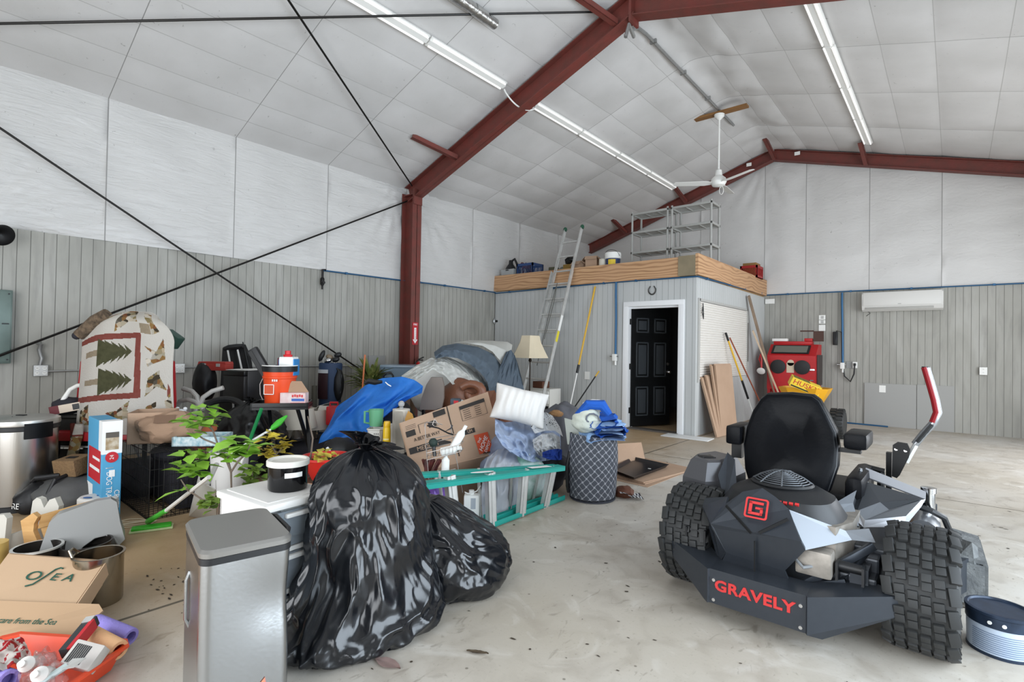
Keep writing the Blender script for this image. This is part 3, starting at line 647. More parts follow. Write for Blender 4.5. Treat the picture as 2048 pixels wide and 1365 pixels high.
g = G(); g.tube([(-.02, 0, .12), (.1, 0, .18), (.15, 0, .12), (.25, 0, .05)], .035); g.cyl((.1, 0, .02), (.1, .0, .16), .05); obj('tool', g, M('tool_grey', '6b6f66', .5), root)
root = thing('milk_crate', 'red plastic crate at the far corner of the mezzanine edge', 'crate', (-3.17, 11.25, DZ+.2)); g = G(); crate_walls(g, .33, .42, .25); obj('basket', g, M('crate_red', '9c1f20', .45), root, None)
g = G(); g.bx((-.13, -.16, .03), (.13, .14, .31), .01); obj('paper_bag', g, M('ochre_bag', '8d6a3c', .8), root)
g = G(); g.bx((-3.4, 10.9, DZ), (-3.09, 11.6, DZ+.2)); tag(obj('plank', g, WOOD, None, None), 'timber block under the red crate', 'timber')

# ================================================================ in front of the office
# extension ladder leaning on the rim board
y0, z0, yt, zt = 6.86, .0, 8.19, 3.64
root = thing('extension_ladder', 'aluminium extension ladder leaning on the mezzanine edge', 'ladder', (-5.52, y0, 0))
d = V((0, yt-y0, zt-z0)).normalized(); nrm = V((0, -d.z, d.y))
def lad(w, a, b, off, rung0, name):
    for s in (-1, 1):
        g = G(); p0 = d*a+nrm*off+V((s*w/2, 0, 0)); m = frame(p0, d, (1, 0, 0)); L = b-a
        g.bx((0, -.004, -.035), (L, .004, .035), 0, m); g.bx((0, -.012 if s > 0 else 0, -.035), (L, 0 if s > 0 else .012, -.029), 0, m); g.bx((0, -.012 if s > 0 else 0, .029), (L, 0 if s > 0 else .012, .035), 0, m)
        rl = obj(name+'_rail', g, ALU, root, None)
        if name == 'fly':
            g = G(); g.lathe([(0, 0), (.035, 0), (.04, .04), (.025, .07), (0, .07)], m=frame((0, 0, 0), (1, 0, 0), d).to_3x3().to_4x4() @ rot(-PI/2), c=p0+d*(L-.03), n=12); obj('end_cap', g, M('cap_green', '1e4f3a', .5), rl)
        else:
            g = G(); g.box(p0+d*.03, (.06, .1, .06), None, .01); obj('foot', g, BLACKP, rl)
            if s > 0:
                g = G(); m2 = frame(p0+d*1.55+V((.006, 0, 0)), d, nrm); g.bx((0, -.03, 0), (.2, .03, .002), 0, m2); obj('warning_label', g, M('label_yellow', 'd8c935', .5), rl, None)
                g = G(); g.bx((.21, -.03, 0), (.5, .03, .002), 0, m2); obj('label_white', g, WHITEP, rl, None)
    k = rung0
    while k < b-.05:
        g = G(); g.cyl(d*k+nrm*off-V((w/2, 0, 0)), d*k+nrm*off+V((w/2, 0, 0)), .016, n=10); obj('rung', g, ALU, root); k += .305
lad(.46, 0, 2.95, 0, .25, 'base'); lad(.385, 1.6, (V((0, yt-y0, zt))).length, -.04, 1.75, 'fly')
g = G(); g.tube([V((-.06, 0, 0))+d*1.1, V((-.04, -.03, 0))+d*1.6, V((-.03, -.05, 0))+d*2.2, V((0, -.06, 0))+d*2.7, V((.02, -.05, 0))+d*2.3, V((0, -.05, 0))+d*1.6], .006, 6); obj('rope', g, M('rope_dark', '55554f', .9), root)
# pole saw leaning on office wall
root = thing('extension_pole', 'long yellow extension pole leaning on the office wall', 'pole', (-5.19, 7.6, 0)); e = V((-4.9+5.19, OY-.03-7.6, 2.46)); 
g = G(); g.tube([e*.42, e], .017, 8); obj('pole', g, M('pole_yellow', 'd0a432', .4), root); g = G(); g.tube([e*0, e*.42], .012, 8); obj('inner_tube', g, WHITEP, root)
g = G(); g.cyl(e*.37, e*.43, .024); obj('collar', g, BLACKP, root)
root = thing('garden_lopper', 'black and yellow handled lopper crossing the yellow pole', 'tool', (-5.3, 7.62, 0)); a = V((.03, 0, .0)); b = V((.58, .28, .96))
g = G(); g.tube([a, a+(b-a)*.9], .012, 8); obj('handle', g, BLACKP, root); g = G(); g.tube([a+(b-a)*.9, b], .014, 8); obj('grip', g, M('pole_yellow'), root)
# floor lamp by the ladder
root = thing('floor_lamp', 'floor lamp with a cream cut corner shade beside the ladder', 'lamp', (-5.53, 6.98, 0)); LS = M('cream_shade', 'd3c6ac', .8, 0, .1, 5)
def sqr(r, z, c=.3): return [V((r*x, r*y, z)) for x, y in ((-1, -1+c), (-1+c, -1), (1-c, -1), (1, -1+c), (1, 1-c), (1-c, 1), (-1+c, 1), (-1, 1-c))]
g = G(); g.rings([sqr(.255, 1.17), sqr(.2, 1.3), sqr(.15, 1.43), sqr(.125, 1.55), sqr(.12, 1.55), sqr(.148, 1.42), sqr(.197, 1.3), sqr(.25, 1.17)], False, True, True); obj('lamp_shade', g, LS, root, .3)
g = G(); g.lathe([(0, 0), (.15, 0), (.15, .02), (.04, .05), (.02, .08), (.012, .1), (.012, .5), (.025, .53), (.012, .56), (.012, 1.1), (.03, 1.12), (.02, 1.16), (.02, 1.28), (0, 1.28)], n=16); obj('pole', g, M('bronze', '2c231d', .4, .6), root)
g = G(); g.tube([(0, 0, 1.28), (.05, 0, 1.33), (.05, 0, 1.42), (0, 0, 1.5), (-.05, 0, 1.42), (-.05, 0, 1.33), (0, 0, 1.28)], .004, 5); obj('harp', g, ALU, root)
# small cabinet and papers seen through the ladder
root = thing('small_cabinet', 'small white cabinet with papers behind the ladder feet', 'cabinet', (-5.62, 7.55, 0))
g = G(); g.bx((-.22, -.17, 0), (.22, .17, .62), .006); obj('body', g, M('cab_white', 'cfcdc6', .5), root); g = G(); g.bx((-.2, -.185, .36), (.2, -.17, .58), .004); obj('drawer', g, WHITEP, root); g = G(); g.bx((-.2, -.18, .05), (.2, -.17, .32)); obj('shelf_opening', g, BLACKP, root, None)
g = G(); g.bx((-.2, -.12, .74), (.02, .1, .86), .01); g2 = g; tag(obj('box', g2, M('brown_case', '5a3525', .6), None, .5, None, (-5.62, 7.55, -.12)), 'small brown box on the white cabinet behind the ladder', 'box')
plate((-5.05, OY-.012, .86), .1, .14, 'white outlet plate on the office wall behind the ladder', 'wall_plate')
# white mat at the corner
g = G(); g.bx((-.36, -.16, 0), (.36, .16, .012), .004); o = tag(obj('foam_sheet', g, M('foam_white', 'dcdcda', .7, 0, .3, 9, 'b8b8b6'), None, .5, None, fl(1374, 876)+V((0, 0, .002)), .05), 'flat white foam sheet on the floor at the office corner', 'sheet')
# flattened moving boxes leaning on the office side
for k, (y, w, h, lab) in enumerate(((8.2, .3, .92, 'shorter flattened cardboard box nearest the office corner'), (8.3, .36, .95, 'flattened cardboard box second from the office corner'), (8.42, .5, 1.12, 'flattened cardboard box behind the printed one'), (8.5, .62, 1.13, 'tall flattened cardboard box printed with a red square, in front of the roll shutter'))):
    base = V((-2.80+.0*k, y-.03*k, 0)); x2 = -3.06+.05*k
    root = thing('flattened_box', lab, 'cardboard', base, 0, 'flattened boxes against the office'); up = V((x2-base.x, .12, h)); m = frame((0, 0, 0), (.09, 1, 0), up)
    g = G(); g.bx((0, 0, -.012), (w, up.length, .0), 0, m); g.bx((.0, 0, .004), (w*.98, up.length*.98, .016), 0, m); obj('sheet', g, CARD, root, None)
    if k == 3:
        mm = m @ T(w*.62, up.length*.73, -.014) @ rot(0, PI, 0); g = G(); g.bx((-.07, -.07, 0), (.07, .07, .001), 0, mm); obj('red_print', g, M('hd_orange', 'c6502f', .7), root, None)
        g = G(); [g.bx((-.2, -.45-.03*q, 0), (-.03, -.44-.03*q, .001), 0, mm) for q in range(3)]; g.bx((.1, -.6, 0), (.2, -.5, .001), 0, mm); obj('black_print', g, BLACKP, root, None)
# poles and boards on the office side wall
def lean(name, lab, cat, p0, p1, r, segs):
    root = thing(name, lab, cat, p0); p0 = V(p0); e = V(p1)-p0
    for a, b, nm, mt, rr in segs:
        g = G(); g.tube([e*a, e*b], rr, 8); obj(nm, g, mt, root)
    return root
YEL = M('pole_yellow'); 
lean('painter_pole', 'yellow painter pole with a black grip against the shutter', 'pole', (-2.72, 10.1, 0), (-3.03, 9.28, 1.66), .016, [(0, .5, 'inner_tube', WHITEP, .012), (.3, .5, 'lower_grip', BLACKP, .02), (.5, .92, 'pole', YEL, .016), (.92, 1, 'grip', BLACKP, .02)])
lean('wooden_pole', 'brown broom handle leaning beside the yellow pole', 'pole', (-2.68, 10.75, 0), (-3.03, 9.5, 1.58), .013, [(0, 1, 'handle', M('handle_red', '8d4a35', .5), .013)])
def board(lab, p0, p1, w, t, mat):
    p0 = V(p0); p1 = V(p1); e = p1-p0; root = thing('board', lab, 'board', p0, 0, 'boards leaning in the corner'); m = frame((0, 0, 0), e, (0, 1, 0)); g = G(); g.bx((0, -w/2, -t/2), (e.length, w/2, t/2), .003, m); obj('plank', g, mat, root, None); return root
board('tall weathered board leaning in the corner beside the red cabinet', (-2.6, 11.35, 0), (-3.03, 10.58, 2.42), .1, .03, M('old_board', '8d7a68', .8, 0, .5, 6, '6b5a4a'))
board('pale thin board leaning in front of the weathered board', (-2.42, 11.2, 0), (-2.96, 10.62, 1.75), .06, .02, M('pale_board', 'c3ad94', .7))
# red blast cabinet
root = thing('blast_cabinet', 'red sandblasting cabinet with two round glove ports', 'cabinet', (-2.4, 11.4, 0)); BR = M('blast_red', 'b3171c', .4, 0, .3, 7, '8c1216')
g = G(); pr = [(-.3, .62), (.25, .62), (.25, 1.5), (-.02, 1.5), (-.3, 1.28)]
g.prism(pr, .84, frame((-.42, 0, 0), (0, 1, 0), (0, 0, 1))); body = obj('cabinet_body', g, BR, root, None)
g = G(); g.bx((-.38, -.0, 1.5), (.3, .2, 1.56), .01); obj('lid', g, BR, root)
mm = frame((0, -.16, 1.39), (1, 0, 0), V((0, .28, .22))); g = G(); g.bx((-.36, -.13, .004), (.3, .13, .018), .004, mm); vw = obj('window_frame', g, BLACKP, root); g = G(); g.bx((-.32, -.1, .018), (.26, .1, .021), 0, mm); obj('viewing_glass', g, M('dusty_glass', '6d6f66', .3), vw, None)
for x in (-.22, .2):
    g = G(); g.lathe([(.1, 0), (.135, 0), (.135, .03), (.1, .035)], m=rot(PI/2), c=(x, -.3, 1.06), n=24); pt = obj('glove_port', g, BLACKP, root); g = G(); g.lathe([(.1, .01), (.06, .025), (0, .03)], m=rot(PI/2), c=(x, -.3, 1.06), n=20); obj('glove_cover', g, M('glove_grey', 'a2a8a8', .45, .1, .4, 16, '6c7170'), pt)
g = G(); g.bx((-.07, -.307, .95), (.06, -.3, 1.14)); g.cyl((0, -.307, 1.14), (0, -.3, 1.14), .06); obj('instruction_plate', g, M('plate_cream', 'c8b7a0', .5), root)
g = G(); g.rings([[V((x*a, y*b, z)) for x, y in ((-1, -1), (1, -1), (1, 1), (-1, 1))] for a, b, z in ((.4, .27, .62), (.1, .08, .25), (.1, .08, .2))]); obj('hopper', g, BR, root, None)
for x in (-.39, .39):
    for y in (-.26, .22):
        g = G(); g.bx((x-.025, y-.025, 0), (x+.025, y+.025, .64)); obj('leg', g, BR, root, None)
g = G(); g.bx((.42, -.2, .72), (.45, .2, 1.3), .004); obj('side_door', g, M('dark_door', '3c3230', .5), root); g = G(); g.box((.36, -.31, 1.02), (.1, .02, .03)); g.box((.36, -.31, .82), (.06, .02, .02)); obj('latch', g, CHROME, root)
root = thing('work_light', 'small red work light clamped on the boards', 'lamp', (-2.83, 10.75, 1.0)); g = G(); g.lathe([(.03, 0), (.07, .03), (.075, .05), (.05, .06), (0, .06)], m=rot(2.2), n=16); obj('head', g, M('white_lamp', 'd8d4d0', .4), root); g = G(); g.tube([(0, 0, .0), (-.02, .02, .12), (-.05, .02, .2), (-.02, 0, .3), (.0, 0, .2), (0, 0, 0)], .012, 6); obj('bracket', g, M('ext_red'), root)
root = thing('vise', 'small red tool and dark box on top of the red cabinet', 'tool', (-2.12, 11.5, 1.562)); g = G(); g.bx((-.12, -.06, 0), (.02, .06, .06), .01); obj('base', g, BR, root); g = G(); g.bx((.03, -.03, 0), (.2, .02, .2)); g.bx((-.2, -.02, .19), (.03, .02, .215)); obj('plate', g, M('rusty', '4b342d', .7), root, None)
g = G(); g.bx((-.16, -.05, 0), (.12, .05, .055), .006); [g.box((-.1+.08*k, -.052, .03), (.05, .004, .025)) for k in range(3)]; tag(obj('socket_tray', g, WHITEP, None, .5, None, (-2.66, 11.5, 1.562)), 'small white tray on top of the red cabinet', 'tray')
# yellow spreader wagon behind the mower
root = thing('spreader', 'yellow tow behind spreader hopper with black tyres behind the mower seat', 'spreader', (-1.86, 9.6, 0)); YS = M('spreader_yellow', 'd59b1a', .45)
rr = [[V((x*a, y*b+.02, z)) for x, y in ((-1, -.6), (-.6, -1), (.6, -1), (1, -.6), (1, .6), (.6, 1), (-.6, 1), (-1, .6))] for a, b, z in ((.12, .1, .3), (.33, .3, .7), (.36, .32, .77), (.34, .3, .77), (.31, .28, .69), (.1, .1, .31))]
g = G(); g.rings(rr); obj('hopper', g, YS, root, .5)
for x in (-.38, .46):
    g = G(); prof = [(.1, -.1), (.2, -.1), (.225, -.06), (.225, .06), (.2, .1), (.1, .1)]; g.lathe(prof, m=rot(0, PI/2), c=(x, 0, .225), n=26); w = obj('wheel', g, M('tyre_rubber', '2a2b2b', .6), root)
    for q in range(2):
        g = G()
        for k in range(22):
            a = 2*PI*(k+.5*q)/22; g.box((x+(.05 if q else -.05), .225*math.cos(a), .225+.225*math.sin(a)), (.08, .035, .03), rot(a))
        obj('tread', g, M('tyre_rubber'), w, None)
g = G(); g.tube([(-.38, 0, .225), (.46, 0, .225)], .02); g.tube([(0, .1, .3), (0, .8, .3)], .025); obj('axle', g, BLACKM, root)
root = thing('trash_bag_carton', 'yellow carton with red lettering HUSKY tilted in the spreader hopper', 'box', m=T(-1.84, 9.42, .80) @ rot(.15, .4, .35)); g = G(); g.bx((-.22, -.13, -.06), (.22, .13, .09), .004); obj('carton', g, M('husky_yellow', 'e0c02c', .5), root, None)
HRED = M('husky_red', 'b3202a', .5); textm('lettering', 'HUSKY', .11, HRED, root, frame((0, -.132, .03), (1, 0, 0), (0, 0, 1)), sx=1.1); g = G(); g.bx((-.2, -.133, -.05), (.2, -.131, -.03)); obj('stripe', g, BLACKP, root, None)
g = G(); g.bx((-.2, -.12, .09), (.05, .12, .092)); [g.bx((-.18+.07*k, -.1, .092), (-.14+.07*k, .1, .0935)) for k in range(3)]; obj('top_print', g, M('print_olive', '6d6420', .6), root, None)
# ================================================================ clutter along the long wall
def put(name, lab, cat, px, py, X, group=None, drz=0.):
    loc = on(px, py, 0, X); s = (loc-CO).dot(_f)/F
    return thing(name, lab, cat, loc, YAW+drz, group), s
def pip(p, poly):
    x, y = p; c = False; n = len(poly)
    for i in range(n):
        x0, y0 = poly[i]; x1, y1 = poly[i-1]
        if (y0 > y) != (y1 > y) and x < (x1-x0)*(y-y0)/(y1-y0)+x0: c = not c
    return c
def arc(c, r, a0, a1, n, pl=0): return [V((c[0]+r*math.cos(a0+(a1-a0)*k/n), c[1], c[2]+r*math.sin(a0+(a1-a0)*k/n))) for k in range(n+1)]
# stainless step bin at the far left
c = fl(38, 1012); root = thing('trash_can', 'large round stainless steel step bin at the left edge', 'bin', c, YAW)
g = G(); g.lathe([(0, 0), (.225, 0), (.23, .03), (.23, .62), (0, .62)], n=40); obj('body', g, STEEL, root)
g = G(); g.lathe([(.232, .0), (.24, .0), (.24, .045), (.232, .05)], n=40, caps=False); obj('base_ring', g, BLACKP, root)
g = G(); g.lathe([(.236, .62), (.24, .625), (.24, .655), (.236, .66)], n=40, caps=False); obj('rim', g, BLACKP, root)
g = G(); g.lathe([(.242, .66), (.244, .672), (.24, .7), (.2, .716), (0, .725)], n=40); obj('lid', g, M('lid_steel', 'b4b2ad', .35, .8), root)
g = G(); g.grid(lambda u, v: V((.245*math.cos(-.75+.8*u), .245*math.sin(-.75+.8*u), .56+.12*v)), 10, 3, thick=.014); obj('handle', g, BLACKP, root)
g = G(); g.bx((-.03, -.02, .722), (.03, .015, .73)); obj('lid_hinge', g, BLACKP, root)
root = thing('work_glove', 'dark grey gloves thrown on the stainless bin lid', 'glove', on(6, 868, 0, c.x)+V((0, 0, 0)), YAW); g = G()
g.tube([(-.12, -.05, .02), (-.04, -.02, .04), (.02, .0, .08), (.07, .02, .11)], [.05, .05, .045, .03]); g.tube([(-.1, -.1, .0), (-.03, -.1, .02), (.04, -.08, .06)], [.04, .04, .025]); g.tube([(-.13, -.1, .02), (-.06, -.13, -.05), (-.03, -.12, -.14)], [.05, .05, .03]); obj('glove', g, M('glove_dark', '3d3a42', .8), root)
# white framed step stool
root, s = put('step_stool', 'folding step stool with white tube frame and black treads behind the stainless bin', 'step ladder', 130, 965, -5.95)
def q(px, py, y=0): return V(((px-130)*s, y, (965-py)*s))
WT = M('white_tube', 'dcdad5', .35)
g = G(); g.tube([q(84, 940, -.05), q(95, 890), q(103, 830, .03), q(113, 800, .05), q(122, 781, .07), q(135, 773, .08), q(160, 771, .08), q(215, 771, .08), q(228, 780, .08), q(236, 800, .06), q(236, 945, -.05)], .019, 10); obj('frame', g, WT, root)
g = G(); g.tube([q(98, 945, .35), q(108, 836, .1), q(112, 832, .08), q(165, 830, .08), q(222, 830, .08), q(228, 945, .35)], .012, 8); obj('rear_leg', g, WT, root)
for z0, z1, y0 in ((833, 893, .02), (897, 950, -.06)):
    g = G(); g.slab([q(105, z1, y0-.03), q(225, z1, y0-.03), q(225, z0, y0+.03), q(105, z0, y0+.03)], .03); st = obj('tread', g, M('tread_black', '2c2a27', .85), root, None)
    g = G(); g.tube([q(103, z1, y0-.04), q(227, z1, y0-.04)], .009, 6); obj('tread_edge', g, WT, st)
g = G(); g.slab([q(105, 832, .0), q(225, 832, .0), q(225, 826, .28), q(105, 826, .28)], .02); obj('top_tread', g, M('tread_black'), root, None)
root, s = put('snack_box', 'small maroon and cream box lying on the step stool top', 'box', 138, 824, -5.93); g = G(); mm = rot(0, -.2, .3); g.bx((-.12, -.04, 0), (.12, .06, .07), .003, mm); obj('carton', g, M('cream_box', 'c5b5a3', .6), root, None)
g = G(); g.bx((-.121, -.041, -.001), (-.05, .061, .071), .003, mm); obj('maroon_end', g, M('maroon', '5d1f25', .6), root, None); g = G(); g.bx((.05, -.042, .01), (.1, -.039, .06), 0, mm); obj('print', g, BLACKP, root, None)
root, s = put('cap', 'dark cloth cap behind the small box on the step stool', 'cap', 118, 826, -6.0); g = G(); g.ball((0, .1, .05), (.14, .1, .08), 3, None, lambda p: .12*NZ.noise(p*2.3)); obj('cloth', g, M('dark_cloth', '25242a', .9), root)
# red chair carrying the pine tree quilt
root, s = put('chair', 'red chair back showing on both sides of the pine tree quilt', 'chair', 252, 925, -5.86)
CR = M('chair_red', '971a20', .5)
def q(px, py, y=0): return V(((px-252)*s, y, (925-py)*s))
g = G(); g.slab([q(153, 850), q(158, 800), q(164, 725), q(175, 714), q(330, 714), q(345, 722), q(350, 800), q(347, 850)], .05); obj('backrest', g, CR, root, None)
g = G(); g.bx((-.42, -.35, .25), (.42, .05, .33), .02); obj('seat', g, CR, root)
for x in (-.38, .38):
    for y in (-.3, .0):
        g = G(); g.cyl((x, y, -.36), (x, y, .26), .02); obj('leg', g, BLACKM, root)
g = G(); g.slab([q(205, 720, .06), q(300, 720, .06), q(298, 650, .06), q(285, 642, .06), q(220, 642, .06), q(207, 650, .06)], .05); obj('headrest', g, CR, root, None)
FUR = M('brown_fur', '6b5a48', .95, 0, .8, 30, '2d241d', .8, 80)
root, s = put('fur_roll', 'furry brown roll poking out at the top of the quilt', 'roll', 163, 672, -5.83); g = G(); g.tube([(-.03, 0, .0), (.03, .02, .06), (.1, .03, .13), (.2, .04, .19)], [.045, .055, .06, .06], 12); obj('fur', g, FUR, root)
g = G(); g.ball((-.035, -.01, 0), .035, 2); obj('dark_tip', g, M('dark_cloth'), root)
root, s = put('green_case', 'dark green box corner sticking out beside the quilt', 'box', 330, 692, -5.75); g = G(); g.bx((-.1, 0, 0), (.06, .12, .13), .01, rot(0, .6, 0)); obj('case', g, M('case_green', '2f4a40', .5), root)
# the quilt
root = None
QS = on(252, 760, 0, -5.55); s = (QS-CO).dot(_f)/F
QM = [M('quilt_cream', 'd8d4cc', .95, 0, .15, 5, 'c3beb4', .25, 90), M('quilt_rust', '8c4a40', .95, 0, .3, 40, 'a4645a'), M('quilt_green', '5c5b40', .95, 0, .6, 30, '45452d'), M('quilt_tan', 'a99a83', .95, 0, .4, 60, '8a7b66'), None]
m, t, p = nt('quilt_floral'); vr = nd(t, 'ShaderNodeTexVoronoi'); vr.inputs['Scale'].default_value = 26; t.links.new(coords(t), vr.inputs['Vector']); sp_ = nd(t, 'ShaderNodeSeparateColor'); t.links.new(vr.outputs['Color'], sp_.inputs[0])
t.links.new(ramp(t, sp_.outputs[0], [(.0, '7d3a2a'), (.25, 'a4874f'), (.45, 'e0d9cc'), (.62, '8d7a45'), (.78, 'c9c4b8'), (.9, '4a4030')]), p.inputs['Base Color']); p.inputs['Roughness'].default_value = .95; QM[4] = m
def zz(x0, xt, yt, yb, ym):                    # a pine lying on its side, tip to the right
    n = 5; up = []; dn = []
    for k in range(n):
        xa = lerp(x0, xt-8, k/n); xb = lerp(x0, xt, (k+1)/n)
        q_ = min(1, (k+1.5)/n); up += [(xa, lerp(yt, ym, (k/n)*.55)), (xb, lerp(yt, ym, q_))]
        dn += [(xa, lerp(yb, ym, (k/n)*.55)), (xb, lerp(yb, ym, q_))]
    return up+[(xt, ym)]+dn[::-1]
QP = [(2, zz(203, 272, 677, 734, 703)), (2, zz(207, 276, 736, 792, 759)), (3, [(174, 702), (203, 699), (203, 711), (174, 714)]), (3, [(177, 760), (207, 757), (207, 769), (177, 771)]),
      (1, [(160, 674), (195, 669), (289, 665), (293, 794), (160, 806), (160, 794), (281, 784), (278, 676), (160, 684)]), (3, [(287, 645), (309, 645), (309, 667), (289, 665)]),
      (4, [(232, 620), (262, 622), (284, 643), (260, 643), (233, 664)]), (4, [(290, 624), (314, 626), (325, 658), (310, 667), (309, 645), (305, 640)]), (4, [(165, 660), (185, 640), (232, 620), (205, 640), (180, 655)]),
      (4, [(296, 690), (318, 700), (330, 670), (336, 712), (305, 730), (312, 706)]), (4, [(303, 732), (322, 718), (318, 714), (300, 716)]), (4, [(305, 754), (325, 736), (326, 750), (340, 776), (320, 770), (300, 792), (303, 762)]),
      (4, [(302, 812), (320, 800), (318, 838), (303, 835)]), (4, [(170, 822), (190, 808), (191, 832), (208, 850), (170, 850)]), (4, [(222, 826), (250, 820), (275, 800), (272, 818), (295, 838), (270, 834), (250, 842)]), (4, [(335, 800), (345, 780), (352, 842), (345, 850)]), (1, [(341, 760), (345, 770), (345, 840), (338, 836)])]
def qmat(u, v):
    P_ = (160+190*u, 621+245*v)
    for k, po in QP:
        if pip(P_, po): return k
    return 0
def qpt(u, v):
    px = 160+190*u; py = 621+245*v
    hw = 92*(1-max(0, (.22-v)/.22)**2*.38) if v < .22 else 92+ss(.3, 1, v)*6
    px = 252+(px-255)*hw/95
    topd = (max(0, .1-v)/.1)**2*.14*(1-(2*u-1)**4)
    y = .012*math.sin(u*15+v*3)+.03*math.sin(u*6.5+1)*ss(.35, 1, v)+topd+(abs(u-.5)*2)**6*.04
    z = (760-py)*s-(abs(u-.5)*2)**3*.07*(1-v)
    L = V(((px-252)*s, y-.02-.04*v, z)); return QS+MX.Rotation(YAW+.02, 3, 'Z') @ L
g = G(); g.grid(qpt, 170, 200, thick=.006, matf=qmat); tag(obj('quilt', g, QM, None, 4), 'cream patchwork quilt with two green pine trees draped over the red chair', 'quilt')
def qp2(u, v):                                 # corner of the quilt hanging lower at the left
    px = 166+28*u-8*v; py = 845+72*v; L = V(((px-252)*s, -.16+.02*math.sin(u*7+v*3), (760-py)*s)); return QS+MX.Rotation(YAW-.15, 3, 'Z') @ L
g = G(); g.grid(qp2, 10, 20, thick=.006, matf=lambda u, v: 0 if (v < .3 and u > .4) else (1 if v < .36 else 4)); tag(obj('throw_blanket', g, QM, None, 4), 'floral quilt corner hanging beside the blue carton', 'blanket')
# blue carton of the dog crate
root = thing('carton', 'tall blue and white carton lettered DOG TRAINING CRATE standing on end', 'box', (-4.83, 1.0, 0), .0); CB2 = M('carton_blue', '4f9cc4', .5, 0, .2, 3, '3f88b4'); CW = M('carton_white', 'e4e6e6', .5)
e1 = fl(240, 1040); e0 = fl(206, 1044); CA = YAW+.86; d1 = V((math.cos(CA), math.sin(CA), 0)); W1 = .12; D1 = .45; root.location = e1-d1*W1; root.rotation_euler = (0, 0, CA)
g = G(); g.bx((0, 0, 0), (W1, D1, .74), .004); obj('carton_body', g, [CB2], root, None)
g = G(); g.bx((-.001, -.002, .5), (W1+.001, .1, .742)); obj('white_top', g, CW, root, None); g = G(); g.cyl((W1*.5, -.004, .475), (W1*.5, -.0015, .475), .04, n=20); bd = obj('red_seal', g, M('seal_red', 'b8202c', .5), root, None)
textm('size', '24', .035, WHITEP, bd, frame((W1*.5, -.0045, .475), (0, 0, 1), (-1, 0, 0)))
textm('lettering', 'DOG TRAINING', .05, CW, root, frame((W1*.38, -.003, .215), (0, 0, -1), (1, 0, 0)), sx=.85); textm('lettering', 'CRATE', .045, CW, root, frame((W1*.78, -.003, .16), (0, 0, -1), (1, 0, 0)))
g = G(); g.bx((.045, -.003, .33), (.08, -.0015, .38)); [g.bx((.025+.005*k, -.003, .395), (.07, -.0015, .4+.0)) for k in range(3)]; obj('barcode', g, CW, root, None)
g = G(); g.bx((.02, -.003, .53), (.1, -.0015, .66), .001); pc = obj('dog_picture', g, M('photo_tan', '9a8566', .7, 0, .7, 25, 'd8d2c4'), root, None); g = G(); g.bx((.02, -.004, .62), (.1, -.003, .66)); obj('picture_crate', g, M('photo_dark', '57514a', .6), pc, None)
g = G(); g.bx((-.002, .03, .28), (0, D1-.05, .52)); obj('red_panel', g, M('seal_red'), root, None); g = G(); g.bx((-.0025, .05, .36), (-.001, D1*.8, .385)); g.bx((-.0025, .05, .44), (-.001, D1*.6, .46)); g.bx((-.0025, .25, .05), (-.001, .45, .24)); obj('side_print', g, CW, root, None)
# wire dog crate
root = thing('dog_crate', 'black wire dog crate beside the blue carton', 'crate', (-5.32, 1.22, 0)); WIRE = M('wire_black', '161514', .45, .3); cw, cd, ch = .76, .52, .5
def wpanel(name, o, a, b, na, nb, r=.0022):
    o = V(o); a = V(a); b = V(b); g = G()
    for k in range(na+1): g.tube([o+a*k/na, o+a*k/na+b], r, 4)
    for k in range(nb+1): g.tube([o+b*k/nb, o+b*k/nb+a], r*1.25, 4)
    g.tube([o, o+a, o+a+b, o+b, o], r*1.7, 5); return obj(name, g, WIRE, root)
wpanel('front_panel', (0, 0, 0), (cw, 0, 0), (0, 0, ch), 26, 4); wpanel('rear_panel', (0, cd, 0), (cw, 0, 0), (0, 0, ch), 26, 4)
wpanel('end_panel', (0, 0, 0), (0, cd, 0), (0, 0, ch), 18, 4); wpanel('end_panel', (cw, 0, 0), (0, cd, 0), (0, 0, ch), 18, 4); wpanel('top_panel', (0, 0, ch), (cw, 0, 0), (0, cd, 0), 18, 4); wpanel('floor_panel', (0, 0, .012), (cw, 0, 0), (0, cd, 0), 12, 3)
wpanel('crate_door', (cw+.012, .09, .07), (0, .34, 0), (0, 0, .34), 10, 4); g = G(); g.tube([(cw+.02, .1, .2), (cw+.03, .1, .2), (cw+.03, .2, .2), (cw+.02, .2, .23)], .005); obj('latch', g, WIRE, root)
g = G(); g.bx((.06, .2, .016), (.7, .48, .36), .03); g.ball((.3, .25, .4), (.25, .12, .06), 2); tag(obj('dark_bag', g, M('dark_cloth'), None, .6, None, (-5.32, 1.22, 0)), 'dark bag stored inside the wire dog crate', 'bag')
# cartons and paper on the crate
carton('cardboard_box', 'brown box with a white label on the wire crate, behind the crumpled paper', (-5.08, 1.38, .51), (.3, .3, .25), 1.1, False)
def blob(name, lab, cat, loc, r, mat, seed, amp=.25, sc=2., sub=4, rz=0, squash=.0, group=None, crease=0):
    def f(p):
        d = amp*NZ.noise(p*sc+V((seed, seed*.7, 0)))+amp*.5*NZ.noise(p*sc*2.3+V((0, seed, 1)))
        if crease: d += crease*(ridge(p, sc*1.6, seed)**3 if ridge(p, sc*1.6, seed) > 0 else 0)
        return d
    g = G(); g.ball((0, 0, r[2]*.45), (r[0], r[1], r[2]*.58), sub, None, f)
    for v in g.b.verts:
        if v.co.z < .004: v.co.z = .004+.02*abs(v.co.z)
    return tag(obj(name, g, mat, None, 4, None, loc, rz), lab, cat, group)
PAPER = M('kraft_paper', '937862', .85, 0, .3, 5, '7f6450', .4, 25)
root = thing('paper_bag', 'crumpled brown paper bag lying on the wire crate', 'bag', (-4.87, 1.44, .52), 1.15)
